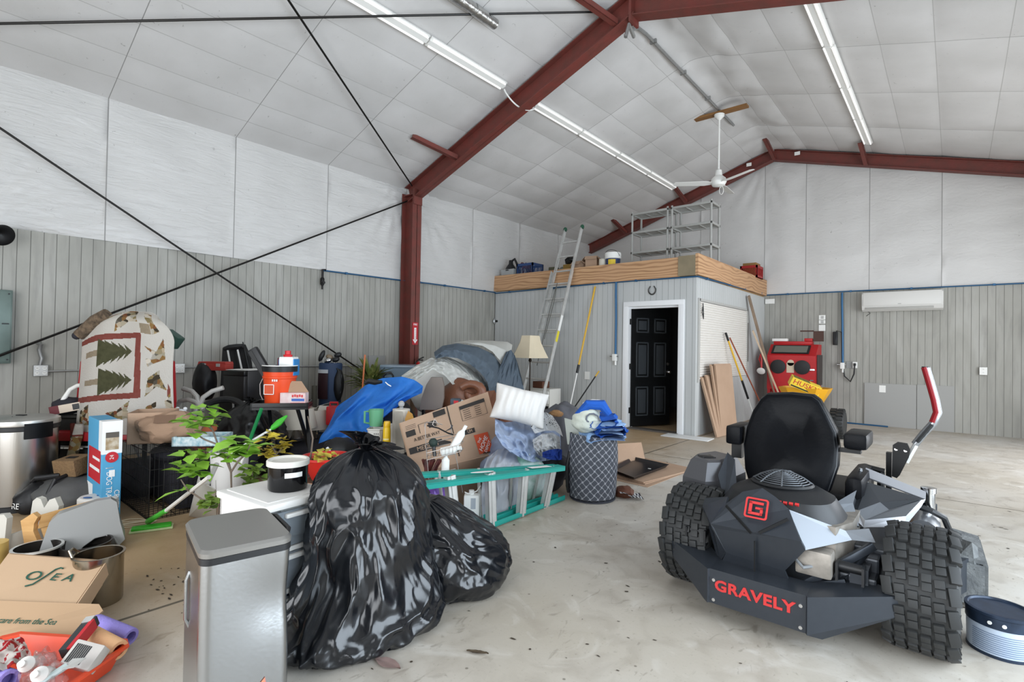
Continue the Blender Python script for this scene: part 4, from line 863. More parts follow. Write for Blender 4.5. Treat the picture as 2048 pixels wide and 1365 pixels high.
g = G(); g.ball((0, 0, .11), (.22, .12, .12), 4, None, lambda p: .22*NZ.noise(p*1.5+V((3, 1, 0)))+.15*(ridge(p, 2, 2))); [setattr(v.co, 'z', .0) for v in g.b.verts if v.co.z < 0]; obj('paper', g, PAPER, root, .5)
g = G(); g.bx((-.1, -.04, .0), (.04, .04, .001), 0, frame((0, -.1, .2), (1, 0, 0), (0, .7, .7))); [None]; obj('stamp_print', g, M('stamp_ink', '6d5544', .9), root, None)
root = thing('produce_tray', 'printed white and blue cardboard tray on the wire crate corner', 'tray', (-4.68, 1.62, .508), .85); TW = M('tray_print', 'bfc9c9', .6, 0, .9, 30, '5d8f9d')
x, y, z = .36, .26, .075
for nm, a, b in (('wall', (-x/2, -y/2, 0), (x/2, -y/2+.012, z)), ('wall', (-x/2, y/2-.012, 0), (x/2, y/2, z)), ('wall', (-x/2, -y/2, 0), (-x/2+.012, y/2, z)), ('wall', (x/2-.012, -y/2, 0), (x/2, y/2, z)), ('base', (-x/2, -y/2, 0), (x/2, y/2, .006))):
    g = G(); g.bx(a, b); obj(nm, g, TW, root, None)
g = G(); g.cyl((.02, .0, .006), (.02, 0, .08), .04); tag(obj('cup', g, M('cup_grey', 'a9b4b2', .5), None, .6, None, (-4.68, 1.62, .512)), 'small grey cup standing in the printed tray', 'cup')
# black appliance stack: fridge, toolbox, crutches
root = thing('mini_fridge', 'black cube fridge with papers on top by the crutches', 'fridge', (-6.3, 2.42, .62), .95); FB = M('fridge_black', '1e1e1f', .35, 0, .2, 14, '2c2c2c', .1, 120)
root.location = on(450, 800, 0, -6.15); root.rotation_euler = (0, 0, YAW-.35)
g = G(); g.bx((-.0, .02, 0), (.30, .42, .33), .008); obj('cabinet', g, FB, root); g = G(); g.bx((-.0, -.03, .004), (.30, .018, .27), .006); obj('door', g, FB, root); g = G(); g.bx((-.0, -.03, .275), (.3, .018, .325), .006); obj('door_top_trim', g, M('trim_black', '101011', .3), root)
g = G(); g.bx((-.012, .06, .05), (-.001, .38, .25), .004); obj('vent_side', g, BLACKP, root)
g = G(); g.slab([(.0, .0, .334), (.3, .02, .334), (.29, .4, .337), (.1, .42, .336), (-.06, .2, .335)], .003); tag(obj('paper_sheet', g, WHITEP, None, None, None, root.location, YAW-.35), 'white paper lying on the black fridge top', 'paper')
blob('dark_clothes', 'mound of dark clothes under the black fridge', 'clothes', (-6.3, 2.35, 0), (.62, .6, .3), M('dark_cloth'), 4, .25, 1.6)
bpk = blob('backpack', 'black rounded backpack behind the fridge', 'backpack', on(408, 800, 0, -6.55), (.13, .12, .42), M('nylon_black', '131315', .55), 8, .1, 1.5)
root, s = put('toolbox', 'red metal toolbox with two latches on the black backpack', 'toolbox', 430, 741, -6.5); g = G(); g.bx((-.16, -.08, 0), (.16, .1, .07), .006); obj('body', g, M('tool_red', 'a53a33', .45), root); g = G(); g.prism([(-.16, 0), (.16, 0), (.15, .03), (-.15, .03)], .17, frame((0, .1, .07), (1, 0, 0), (0, 0, 1))); obj('lid', g, M('tool_red'), root, None)
for x in (-.08, .08):
    g = G(); g.bx((x-.02, -.09, .045), (x+.02, -.078, .08)); obj('latch', g, ALU, root)
root, s = put('crutch', 'aluminium crutch with black padded top leaning on the wall', 'crutch', 480, 830, -6.75); 
def q(px, py, y=0): return V(((px-480)*s, y, (830-py)*s))
for a, b in ((452, 463), (472, 485)):
    g = G(); g.tube([q(a, 700), q(b, 755), q(b+4, 832)], .012, 8); obj('upright', g, ALU, root)
g = G(); g.tube([q(445, 699), q(455, 696), q(470, 694), q(482, 692)], [.025, .035, .035, .025], 10); obj('armpit_pad', g, BLACKP, root)
root, s = put('soft_case', 'tall black soft case leaning behind the crutch', 'case', 480, 830, -6.95); g = G(); g.prism([(-.23, .1), (-.2, .95), (.05, 1.0), (.12, .85), (.25, .1)], .08, frame((0, 0, -.1), (1, 0, 0), (0, 0, 1))); obj('case', g, M('nylon_black'), root, None)
g = G(); g.tube([(.06, -.09, .93), (.15, -.1, .6), (.24, -.1, .15)], .008); obj('zip', g, BLACKP, root)
# dog bed frame tubes, tyre and oddments behind the plant
root, s = put('bent_tubing', 'pale grey bent plastic tubes of a dismantled chair behind the leafy branch', 'frame', 390, 850, -5.5)
def q(px, py, y=0): return V(((px-390)*s, y, (850-py)*s))
GT = M('tube_grey', '96948f', .5)
for pts in ([(364, 778), (385, 783), (398, 793), (404, 806), (398, 830), (376, 850)], [(445, 775), (425, 782), (410, 794), (404, 815)], [(352, 815), (362, 803), (380, 799), (400, 803), (416, 818)]):
    g = G(); g.tube([q(*p, -.02*i) for i, p in enumerate(pts)], .022, 10); obj('tube', g, GT, root)
root, s = put('tyre', 'old black bicycle tyre lying against the fridge', 'tyre', 440, 842, -5.8); g = G(); g.tube([(.25*math.cos(a), .12*math.sin(a), .05+.16*math.sin(a)+.0) for a in [2*PI*k/24 for k in range(24)]], .035, 8, True); obj('tyre', g, M('tyre_rubber'), root)
blob('dark_clothes', 'mound of dark clothes under the chair tubes', 'clothes', (-5.5, 1.95, 0), (.5, .45, .3), M('dark_cloth'), 14, .25, 1.8)
root, s = put('plush_toy', 'small white stuffed toy beside the quilt hem', 'toy', 362, 836, -5.3); g = G(); g.ball((0, 0, .04), (.05, .04, .04), 3); g.ball((-.035, 0, .08), .018, 2).ball((.035, 0, .08), .018, 2); obj('body', g, WHITEC, root); g = G(); g.ball((-.015, -.038, .05), .007, 1).ball((.018, -.038, .05), .007, 1); obj('eyes', g, BLACKP, root)
blob('dark_clothes', 'low dark heap under the white stuffed toy', 'clothes', (-5.55, 1.45, 0), (.38, .4, .27), M('dark_cloth'), 24, .2, 1.8)
root, s = put('flower_pot', 'terracotta pot behind the wire crate', 'pot', 404, 896, -4.95); g = G(); g.lathe([(0, 0), (.07, 0), (.1, .15), (.11, .15), (.112, .19), (.1, .19), (.09, .13), (0, .13)], n=24); obj('pot', g, M('terracotta', 'b0613d', .8, 0, .3, 6, '8f4b2e'), root); g = G(); g.lathe([(0, .15), (.09, .15), (.0, .17)], n=16); obj('soil', g, M('soil', '2f241b', 1), root)
carton('cardboard_box', 'plain brown box carrying the terracotta pot', (root.location.x-.02, root.location.y+.02, 0), (.3, .3, root.location.z-.005), .3, False)
# ================================================================ centre clutter
CLO = M('dark_cloth')
# black leaf bag behind the tray table
def trash_bag(name, lab, loc, rings, seed, mat, tail=None, nu=150, nv=110, rz=0, amp=.05, tuft=True, fold=1.):
    # rings: (z, cx, cy, rx, ry) from floor to the tied neck
    def at_(v):
        z = v*(len(rings)-1); i = min(int(z), len(rings)-2); t = z-i; Q = [rings[max(0, i-1)], rings[i], rings[i+1], rings[min(len(rings)-1, i+2)]]
        return [.5*(2*b+(c-a)*t+(2*a-5*b+4*c-d)*t*t+(3*b-a-3*c+d)*t**3) for a, b, c, d in zip(*Q)]
    def f(u, v):
        z, cx, cy, rx, ry = at_(v); a = 2*PI*u; c, s_ = math.cos(a), math.sin(a)
        p = V((c*1.2, s_*1.2, v*2.2)); k = 0
        w = V((p.x+.35*NZ.noise(p*1.3+V((seed, 0, 0))), p.y+.35*NZ.noise(p*1.3+V((0, seed, 4))), p.z))
        n1 = 1-abs(NZ.noise(V((w.x*1.7+w.z*1.4+seed, w.y*1.7-w.z*1.1, w.z*.9+seed))))*2.4
        n2 = 1-abs(NZ.noise(V((w.x*3.9-w.z*2.1+seed, w.y*3.9+w.z*2.4, w.z*2+seed*2))))*2.2
        n3 = 1-abs(NZ.noise(V((w.x*8-w.z*5+seed, w.y*8+w.z*6, w.z*4+seed*3))))*2.
        k = fold*(.075*n1+.036*n2+.008*n3)+.09*NZ.noise(p*.9+V((0, 0, seed)))
        g_ = ss(.62, .98, v); k = k*(1-.4*g_)+g_*.16*(math.sin(a*9+seed+2*math.sin(a*2))*.5+.5*math.sin(a*17+seed))
        zz = z+.03*NZ.noise(V((c*2, s_*2, v*5+seed)))*min(1, v*5)*(1-g_*.5)
        return V((cx+rx*c*(1+k), cy+ry*s_*(1+k), max(.004, zz)))
    g = G(); g.grid(f, nu, nv, True); n = nu
    g.b.verts.ensure_lookup_table(); bot = [g.b.verts[i] for i in range(n)]; g.face(bot[::-1])
    top = [g.b.verts[len(g.b.verts)-n+i] for i in range(n)]; g.face(top)
    root = thing(name, lab, 'trash bag', loc, rz); obj('bag', g, mat, root, 4)
    if tail:                                    # the gathered plastic above the knot
        def tf(u, v):
            a = 2*PI*u; fl_ = .02+.75*v**1.1*tail[1]; k = 1+.35*math.sin(a*5+seed)*v+.25*math.sin(a*11+seed*2)*v
            dx, dy = tail[2]; return V((tail[0][0]+dx*v*v+math.cos(a)*fl_*k*.8, tail[0][1]+dy*v*v+math.sin(a)*fl_*k*.55, tail[0][2]+tail[3]*(v-.55*v*v*(1+.5*math.sin(a+1)))))
        g = G(); g.grid(tf, 90, 26, True, .002); obj('gathered_top', g, mat, root, 4)
    return root
BAG = M('bag_plastic', '101216', .21, 0, 0, 1, None, .13, 9, .02, (1, 1, .6), spec=.7)
BAGD = M('bag_plastic_dull', '101010', .34, 0, 0, 1, None, .3, 14, .02, (1, 1, .5))
P_ = on(500, 905, 0, -5.6)
trash_bag('trash_bag', 'dull black leaf bag behind the tray table', (P_.x-.1, P_.y, 0), [(0, 0, 0, .35, .3), (.12, 0, 0, .42, .36), (.35, 0, 0, .42, .36), (.55, .02, .02, .32, .28), (.66, .06, .02, .17, .16), (.72, .08, .02, .06, .06)], 3.1, BAGD, ((.1, .02, .7), .12, (.02, 0), .1), 110, 80)
# folding tray table
P_ = on(566, 800, 0, -5.12); root = thing('tray_table', 'black folding tray table carrying the orange bucket', 'table', (P_.x, P_.y, 0), YAW+.25); H = .725; TBK = M('table_black', '141416', .2)
w, d = .52, .36
g = G(); g.bx((-w/2, -d/2, H-.012), (w/2, d/2, H)); g.bx((-w/2, -d/2, H-.03), (w/2, -d/2+.015, H+.035)).bx((-w/2, d/2-.015, H-.03), (w/2, d/2, H+.035)).bx((-w/2, -d/2, H-.03), (-w/2+.015, d/2, H+.035)).bx((w/2-.015, -d/2, H-.03), (w/2, d/2, H+.035)); obj('tray_top', g, TBK, root, None)
for a, b in (((-.2, -.16, H-.02), (.0, .26, .0)), ((.16, -.16, H-.02), (.3, .26, 0)), ((-.16, .16, H-.02), (.02, -.26, .0)), ((.2, .16, H-.02), (.32, -.26, 0))):
    g = G(); m = frame(a, V(b)-V(a), (1, 0, 0)); L = (V(b)-V(a)).length; g.bx((0, -.018, -.01), (L, .018, .01), .003, m); obj('leg', g, TBK, root)
TT = root.location+V((0, 0, H+.001)); cz, sz = math.cos(YAW+.25), math.sin(YAW+.25)
def tt(x, y, z=0): return TT+V((x*cz-y*sz, x*sz+y*cz, z))
OB = M('bucket_orange', 'dd4a1f', .4)
root = thing('bucket', 'orange plastic bucket with a black rim on the tray table', 'bucket', tt(-.04, .04), YAW)
g = G(); g.lathe([(0, 0), (.13, 0), (.135, .01), (.152, .26), (.16, .265), (.162, .285), (.153, .29), (.157, .33), (.15, .33), (.128, .02), (0, .015)], n=36); obj('body', g, OB, root); g = G(); g.lathe([(.158, .33), (.165, .332), (.166, .385), (.158, .387), (.15, .385), (.15, .33)], n=36, caps=False); obj('tool_caddy_rim', g, BLACKP, root); g = G(); g.lathe([(.16, .386), (.168, .388), (.168, .396), (.158, .396)], n=36, caps=False); obj('white_rim', g, WHITEP, root)
g = G(); g.tube([(-.16, 0, .28), (-.19, -.02, .2), (-.17, -.05, .1), (-.1, -.145, .06)], .004, 5); obj('wire_handle', g, ALU, root)
g = G(); [g.box((.0+.02*k, -.16, .25), (.012, .004, .02)) for k in (0, 1, 2)]; obj('print', g, WHITEP, root, None); g = G(); mm = frame((-.04, -.146, .16), (1, 0, 0), (0, 0, 1)); g.bx((-.045, -.045, 0), (.045, .045, .003), 0, mm); b = obj('logo_square', g, M('hd_orange', 'c6502f', .7), root, None); g = G(); [g.bx((-.05, y, .001), (.05, y+.006, .005), 0, mm) for y in (-.05, .044)]; [g.bx((x, -.05, .001), (x+.006, .05, .005), 0, mm) for x in (-.05, .044)]; obj('logo_outline', g, WHITEP, b, None)
BT = tt(-.04, .04, .33)
root = thing('cooler_jug', 'small blue and white cooler jug with red cap in the orange bucket', 'jug', BT+V((.07*cz, .07*sz, -.04)), YAW); g = G(); g.bx((-.07, -.06, 0), (.09, .08, .17), .012); obj('body', g, M('jug_blue', '2f7fbd', .4), root); g = G(); g.bx((-.06, -.07, .09), (.08, .075, .19), .012); obj('white_label', g, WHITEP, root); g = G(); g.bx((-.085, -.05, .1), (-.06, .06, .18), .01); obj('maroon_side', g, M('maroon'), root); g = G(); g.lathe([(0, .19), (.04, .19), (.045, .21), (.028, .215), (.028, .25), (0, .255)], n=18); obj('cap', g, M('cap_red', 'c5232b', .4), root); g = G(); g.tube([(-.1, -.02, .05), (-.13, -.02, .07), (-.1, -.03, .1), (-.06, -.03, .08)], .01); obj('handle', g, M('strap_navy', '1d2a4a', .6), root)
root = thing('caulk_gun', 'black plastic tool sticking out of the orange bucket', 'tool', BT+V((-.08*cz, -.08*sz, -.1)), YAW); g = G(); m = rot(0, -.55, 0); g.bx((-.05, -.03, 0), (.05, .03, .38), .012, m); obj('barrel', g, BLACKP, root); g = G(); g.bx((-.04, -.035, .02), (.0, -.03, .36), 0, m); obj('groove', g, M('rubber_dark', '2a2a2a', .6), root, None)
DN = M('donut_box', 'd8c8c4', .6, 0, .5, 14, 'c06a6f')
root = thing('snack_carton', 'pink and white open snack carton in front of the orange bucket', 'box', tt(.12, -.1), YAW+.1); g = G(); g.bx((-.12, -.05, 0), (.12, .06, .13), .002); obj('carton', g, DN, root, None); g = G(); g.slab([(-.1, .02, .13), (.12, .06, .13), (.05, .05, .24), (-.04, .04, .24)], .004); obj('flap', g, CARDI, root, None)
g = G(); g.bx((-.02, -.053, .02), (.118, -.05, .035)); obj('red_stripe', g, M('cap_red'), root, None); g = G(); [g.box((-.0+.022*k, -.052, .1+.004*(k % 2)), (.016, .003, .024)) for k in range(5)]; obj('red_lettering', g, M('cap_red'), root, None); g = G(); g.bx((-.01, -.053, .05), (.11, -.05, .075)); obj('blue_lettering', g, M('print_blue', '3a62a8', .6), root, None)
# golf bag
root, s = put('golf_bag', 'maroon and navy golf bag standing against the long wall', 'golf bag', 660, 800, -6.7, None, .15); NB = M('bag_navy', '1f3350', .6); MB_ = M('bag_maroon', '3c2128', .5, .0, .2, 8, '251419')
zb = root.location.z; root.location.z = 0
g = G(); g.lathe([(0, 0), (.15, 0), (.155, .05), (.15, .6), (.16, zb+.5), (.15, zb+.52), (0, zb+.5)], n=24, sy=.85); obj('body', g, NB, root)
g = G(); g.grid(lambda u, v: V((.168*math.cos(-2.75+1.15*u), .15*math.sin(-2.75+1.15*u)-.015*math.sin(PI*v), zb+.02+.36*v)), 10, 8, thick=.02); obj('pocket', g, MB_, root); g = G(); g.grid(lambda u, v: V((.175*math.cos(-2.75+1.15*u), .158*math.sin(-2.75+1.15*u), zb+.38+.05*v)), 8, 1, thick=.01); obj('white_band', g, WHITEC, root)
g = G(); g.ball((.13, -.08, zb+.22), (.07, .08, .22), 3, None, lambda p: .12*NZ.noise(p*2)); obj('black_pocket', g, M('nylon_black'), root); g = G(); g.tube([(.1, -.1, zb+.45), (.17, -.12, zb+.35), (.16, -.13, zb+.1)], .012); obj('strap', g, BLACKP, root)
for k, (x, y, dz, dx, mt) in enumerate(((-.08, 0, .22, -.1, BLACKP), (-.01, .03, .2, -.03, M('club_tan', '7d6d58', .4)), (.05, 0, .24, .1, BLACKP), (.04, -.05, .16, .08, BLACKP), (-.05, -.05, .14, .05, CHROME))):
    c = V((x+dx*.25, y, zb+.44+dz*.8)); root2 = thing('golf_club', ('dark curved club head furthest left in the golf bag', 'tan club head in the middle of the golf bag', 'black club head highest on the right of the golf bag', 'black headcover low on the right of the golf bag', 'small bright iron head low in the golf bag')[k], 'golf club', root.location, YAW+.15, 'golf clubs in the bag'); g = G(); g.tube([(x, y, zb+.1), c], .006, 6); obj('shaft', g, ALU, root2)
    g = G(); g.ball(c+V((dx*.2, 0, 0)), (.055, .04, .038) if k else (.035, .035, .09), 2, rot(0, -.4*(1 if dx > 0 else -1), 0)); obj('club_head', g, mt, root2)
# black roll left of golf bag, crates and boxes under it
root, s = put('post_roll', 'dark slim roll standing left of the golf bag', 'roll', 628, 815, -6.75); z = root.location.z; root.location.z = 0; g = G(); g.cyl((0, 0, 0), (.0, 0, z+.3), .035); obj('roll', g, M('olive_dark', '4a473d', .8), root)
root = carton('cardboard_box', 'open white topped box holding a black bag in front of the golf bag', on(680, 875, 0, -5.85)-V((0, 0, .0)), (.4, .36, .32), YAW, True, M('box_white', 'c9c4bb', .7)); root.location.z = .27
g = G(); g.bx((-.17, -.18, .2), (.2, .1, .34), .04); tag(obj('duffel', g, M('nylon_black'), None, .6, None, root.location, YAW), 'black bag stuffed into the white topped box', 'bag')
root, s = put('gas_can', 'red plastic can low beside the cream lamp shade', 'can', 668, 850, -5.55); g = G(); g.bx((-.08, -.06, 0), (.06, .08, .22), .02); obj('body', g, M('cap_red'), root); g = G(); g.tube([(-.05, 0, .22), (-.05, 0, .26), (.04, 0, .26), (.04, 0, .22)], .012); obj('handle', g, M('cap_red'), root)
blob('dark_clothes', 'wide dark heap between the lamps and the golf bag', 'clothes', (-5.75, 3.2, 0), (.75, .8, .2), CLO, 34, .25, 1.7)
# two table lamps
LS2 = M('shade_linen', 'c9c1b2', .85, 0, .1, 9)
for k, (px, lab) in enumerate(((592, 'silver base table lamp with a cream drum shade, nearer the leafy plant'), (622, 'silver base table lamp with a cream drum shade, nearer the blue jacket'))):
    root, s = put('table_lamp', lab, 'lamp', px, 890, -5.72-.1*k, 'silver table lamps')
    g = G(); g.lathe([(0, 0), (.085, 0), (.085, .012), (.045, .02), (.075, .05), (.08, .08), (.055, .13), (.025, .17), (.012, .2), (.012, .25), (0, .25)], n=24); obj('base', g, M('silver_base', 'a39d97', .25, .9), root)
    if k == 0 or 1:
        g = G(); g.lathe([(.225, .2), (.18, .42), (.177, .42), (.222, .2)], n=36, caps=False); obj('lamp_shade', g, LS2, root)
    g = G(); g.cyl((0, 0, .25), (0, 0, .4), .006); obj('harp', g, ALU, root)
    carton('cardboard_box', ('low box under the silver lamp nearer the leafy plant', 'low box under the silver lamp nearer the blue jacket')[k], (root.location.x, root.location.y, 0), (.26, .2, root.location.z-.004), YAW, False)
# palm plant
root, s = put('potted_palm', 'spiky green palm plant in front of the long wall', 'plant', 742, 790, -6.45); zp = root.location.z; root.location.z = 0
g = G(); g.lathe([(0, 0), (.14, 0), (.18, .32), (.19, .32), (.19, .36), (.17, .36), (.16, .3), (0, .3)], n=24); obj('pot', g, M('pot_dark', '3a332d', .6), root)
g = G(); g.tube([(0, 0, .3), (.01, 0, .5), (0, .0, zp+.05)], .05); obj('trunk', g, M('trunk_brown', '6b5a3d', .9, bump=.5), root)
LF = M('palm_leaf', '526b34', .5, 0, .8, 12, 'a09a5a'); g = G()
def blade_leaf(g, base, dirv, L, w, droop, up=V((0, 0, 1)), n=6):
    d = V(dirv).normalized(); sd = d.cross(up).normalized() if abs(d.dot(up)) < .98 else V((1, 0, 0)); A = []; B = []; C = []
    for k in range(n+1):
        t = k/n; p = V(base)+d*L*t-V((0, 0, 1))*droop*L*t*t; ww = w*math.sin(PI*min(1, .12+t*.88))**.8 if k < n else .001
        A.append(g.b.verts.new(p+sd*ww+V((0, 0, ww*.35)))); B.append(g.b.verts.new(p)); C.append(g.b.verts.new(p-sd*ww+V((0, 0, ww*.35))))
    for k in range(n): g.face((A[k], A[k+1], B[k+1], B[k])); g.face((B[k], B[k+1], C[k+1], C[k]))
for k in range(95):
    a = R.uniform(0, 2*PI); e = R.uniform(.25, 1.35); st = V((.03*math.cos(a), .03*math.sin(a), zp+R.uniform(.02, .26)))
    blade_leaf(g, st, (math.cos(a)*math.cos(e), math.sin(a)*math.cos(e), math.sin(e)), R.uniform(.3, .5), R.uniform(.022, .036), R.uniform(.05, .5))
obj('foliage', g, LF, root, 4)
root, s = put('marker_stick', 'orange stick standing in front of the palm plant', 'stick', 724, 790, -6.2); g = G(); g.tube([(0, 0, 0), (.03, 0, .55)], .012, 8); obj('stick', g, M('stick_orange', 'd0764a', .5), root); z = root.location.z
# clear totes behind the jacket
root, s = put('storage_tote', 'blue tinted clear plastic tote between the palm plant and the column', 'tote', 800, 775, -6.35); z = root.location.z; TP = M('tote_plastic', '93a9bb', .25, 0, .2, 4, '7f98ad', trans=.35)
g = G(); g.rings([[V((x*a, y*b, q_)) for x, y in ((-1, -1), (1, -1), (1, 1), (-1, 1))] for a, b, q_ in ((.2, .2, 0), (.24, .24, .3))]); obj('tub', g, TP, root, None); g = G(); g.bx((-.26, -.26, .3), (.26, .26, .34), .012); obj('lid', g, TP, root)
carton('cardboard_box', 'brown box carrying the blue tinted tote', (root.location.x, root.location.y, 0), (.4, .4, z-.004), YAW, False)
root, s = put('black_handle_case', 'black case with a curved handle beside the blue tote', 'case', 770, 765, -6.0); g = G(); g.bx((-.08, -.1, -.15), (.12, .1, .0), .02); obj('case', g, BLACKP, root); g = G(); g.tube([(-.02, 0, 0), (-.02, 0, .09), (.02, 0, .13), (.08, 0, .13), (.11, 0, .09), (.11, 0, 0)], .014); obj('handle', g, BLACKP, root)
blob('dark_clothes', 'dark heap under the black handled case behind the blue jacket', 'clothes', (-5.85, 4.2, 0), (.6, .6, .36), CLO, 44, .2, 1.7)
# draped soft goods helper: height field over a pile, with folds
def drape(name, lab, cat, loc, rz, w, d, hf, mat, amp=.03, sc=4., seed=0, nu=80, nv=80, ln=(1, .35), thick=.01, matf=None, group=None):
    def f(u, v):
        x = (u-.5)*w; y = (v-.5)*d; z = hf(u, v)
        n = amp*(ridge(V((x*sc*ln[0]+y*1.3, y*sc*ln[1], seed)), 1., seed)-.4)+amp*.6*NZ.noise(V((x*sc*2.2, y*sc*1.6, seed+2)))
        e = NZ.noise(V((u*4, v*4, seed)))*.05
        return V((x*(1+e), y*(1+e), max(.004, z+n)))
    g = G(); g.grid(f, nu, nv, thick=-thick, matf=matf); return tag(obj(name, g, mat, None, 4, None, loc, rz), lab, cat, group)
# blue rain jacket hanging over black luggage
JB = M('jacket_blue', '3d92ea', .5, 0, .25, 4, '2a75cc', .5, 12, .02)
JL = on(735, 880, 0, -4.75); s = (JL-CO).dot(_f)/F
top = [(655, 820), (690, 795), (720, 770), (748, 760), (790, 756), (815, 762), (835, 775), (832, 790)]
bot = [(648, 884), (668, 876), (690, 884), (712, 890), (735, 884), (752, 850), (772, 832), (810, 800)]
def pl(P, t):
    t *= len(P)-1; i = min(int(t), len(P)-2); f = t-i; return (lerp(P[i][0], P[i+1][0], f), lerp(P[i][1], P[i+1][1], f))
def jf(u, v):
    a = pl(top, u); b = pl(bot, u); px = lerp(a[0], b[0], v); py = lerp(a[1], b[1], v)
    y = .30*(1-v)**1.5-.12*v+.05*math.sin(u*19+v*4+NZ.noise(V((u*4, v*3, 1)))*3)*min(1, v*2+.2)+.03*NZ.noise(V((u*9, v*7, 2)))
    return V(((px-735)*s, y, (880-py)*s))
g = G(); g.grid(jf, 110, 60, thick=.008); jk = thing('rain_jacket', 'bright blue rain jacket thrown over black luggage', 'jacket', JL, YAW); obj('cloth', g, JB, jk, 4)
g = G(); g.tube([((px-735)*s, -.0, (880-py)*s) for px, py in ((727, 768), (735, 763), (748, 765), (762, 764))], [.02, .03, .03, .015], 8); obj('collar', g, M('nylon_black'), jk)
g = G(); g.tube([((px-735)*s, .05-.003*i, (880-py)*s) for i, (px, py) in enumerate(((766, 765), (772, 770), (778, 773)))], .006); obj('white_tag', g, WHITEP, jk)
blob('suitcase', 'black padded luggage under the blue jacket', 'luggage', (JL.x-.42, JL.y+.45, 0), (.5, .42, .72), M('nylon_black'), 6, .12, 1.5)
root, s = put('shoulder_bag', 'black bag with a white strap under the jacket hem', 'bag', 672, 915, -4.4); g = G(); g.ball((0, .1, .06), (.16, .16, .11), 3, None, lambda p: .15*NZ.noise(p*2)); obj('body', g, M('nylon_black'), root); g = G(); g.tube([(-.06, -.07, .1), (-.02, -.09, .06), (.02, -.08, .02), (.05, -.07, .0)], .014); obj('strap', g, WHITEC, root)
blob('dark_clothes', 'low dark heap under the black shoulder bag', 'clothes', (-4.5, 2.75, 0), (.4, .5, .1), CLO, 54, .2, 1.9)
# toiletries: pitcher, baskets, rolls and spray
blob('dark_clothes', 'dark heap holding up the green pitcher and the paper rolls', 'clothes', (-4.05, 3.02, 0), (.4, .45, .3), CLO, 64, .15, 1.7)
root, s = put('basket', 'white plastic basket with round holes under the green pitcher', 'basket', 752, 888, -4.05); WB = M('basket_white', 'cfccc4', .5)
g = G(); g.rings([[V((x*a, y*b, z)) for x, y in ((-1, -.7), (-.7, -1), (.7, -1), (1, -.7), (1, .7), (.7, 1), (-.7, 1), (-1, .7))] for a, b, z in ((.055, .055, 0), (.068, .066, .13), (.074, .072, .135), (.074, .072, .145), (.066, .064, .145), (.05, .05, .01))]); obj('basket_body', g, WB, root, .5); g = G()
for i in range(3):
    for j in range(5): g.cyl((.0+.017*i, -.0675, .02+.02*j), (.0+.017*i, -.058, .02+.02*j), .005, n=8)
obj('holes', g, BLACKP, root)
root, s = put('pitcher', 'green plastic pitcher with a handle set in the white basket', 'pitcher', 752, 852, -4.05); PG = M('pitcher_green', '5f9c76', .35); g = G(); g.lathe([(0, 0), (.058, 0), (.062, .05), (.068, .15), (.064, .15), (.055, .01), (0, .01)], n=24); obj('body', g, PG, root); g = G(); g.tube([(-.06, -.0, .13), (-.1, -.02, .13), (-.1, -.02, .03), (-.055, 0, .02)], .011, 8); obj('handle', g, PG, root)
root, s = put('spray_can', 'tall yellow spray can standing in front of the white basket', 'spray can', 773, 902, -3.85); YC_ = M('can_yellow', 'e0b81c', .3); g = G(); g.lathe([(0, 0), (.033, 0), (.034, .01), (.034, .19), (.03, .205), (.03, .21), (0, .21)], n=24); obj('body', g, YC_, root); g = G(); g.lathe([(0, .21), (.031, .21), (.031, .245), (.026, .262), (0, .265)], n=20); obj('cap', g, M('cap_yellow', 'd6a812', .3), root); g = G(); g.grid(lambda u, v: V((.0345*math.cos(-2.4+1.6*u), .0345*math.sin(-2.4+1.6*u), .03+.04*v)), 8, 1); obj('white_panel', g, WHITEP, root); g = G(); g.grid(lambda u, v: V((.0345*math.cos(-2.4+1.6*u), .0345*math.sin(-2.4+1.6*u), .1+.012*v)), 8, 1); obj('printed_band', g, M('print_pale', 'efe1a0', .4), root)
for k, (px, py, X, h, lab) in enumerate(((801, 903, -4.1, .46, 'white paper towel roll with a clear knob beside the yellow spray can'), (780, 900, -4.25, .3, 'pale paper roll behind the yellow spray can'))):
    root, s = put('paper_towel_roll', lab, 'paper roll', px, py, X, 'paper rolls'); g = G(); rr_ = .083 if k == 0 else .07; g.lathe([(0, 0), (rr_, 0), (rr_, h-.05), (.02, h-.05), (0, h-.05)], n=28); obj('roll', g, M('paper_white', 'd9d3c8', .9), root)
    if k == 0:
        g = G(); g.cyl((0, 0, h-.05), (0, 0, h-.03), .02); g.ball((0, 0, h), .032, 2); obj('knob', g, M('clear_knob', 'd0d0cc', .1, 0, trans=.5), root); g = G(); g.grid(lambda u, v: V((.03-.08*u+.03*v, -.086-.02*v, .40-.4*v)), 6, 10, thick=.002); obj('loose_sheet', g, M('paper_white'), root)
root, s = put('cutting_board', 'rounded wooden board beside the paper towel roll', 'board', 824, 870, -3.95); g = G(); g.prism([(-.04, 0), (-.07, .15), (-.04, .23), (0, .2), (.05, .05), (.05, 0)], .015, frame((0, 0, 0), (1, .2, 0), (0, 0, 1))); obj('board', g, M('board_ochre', 'c18f45', .5), root)
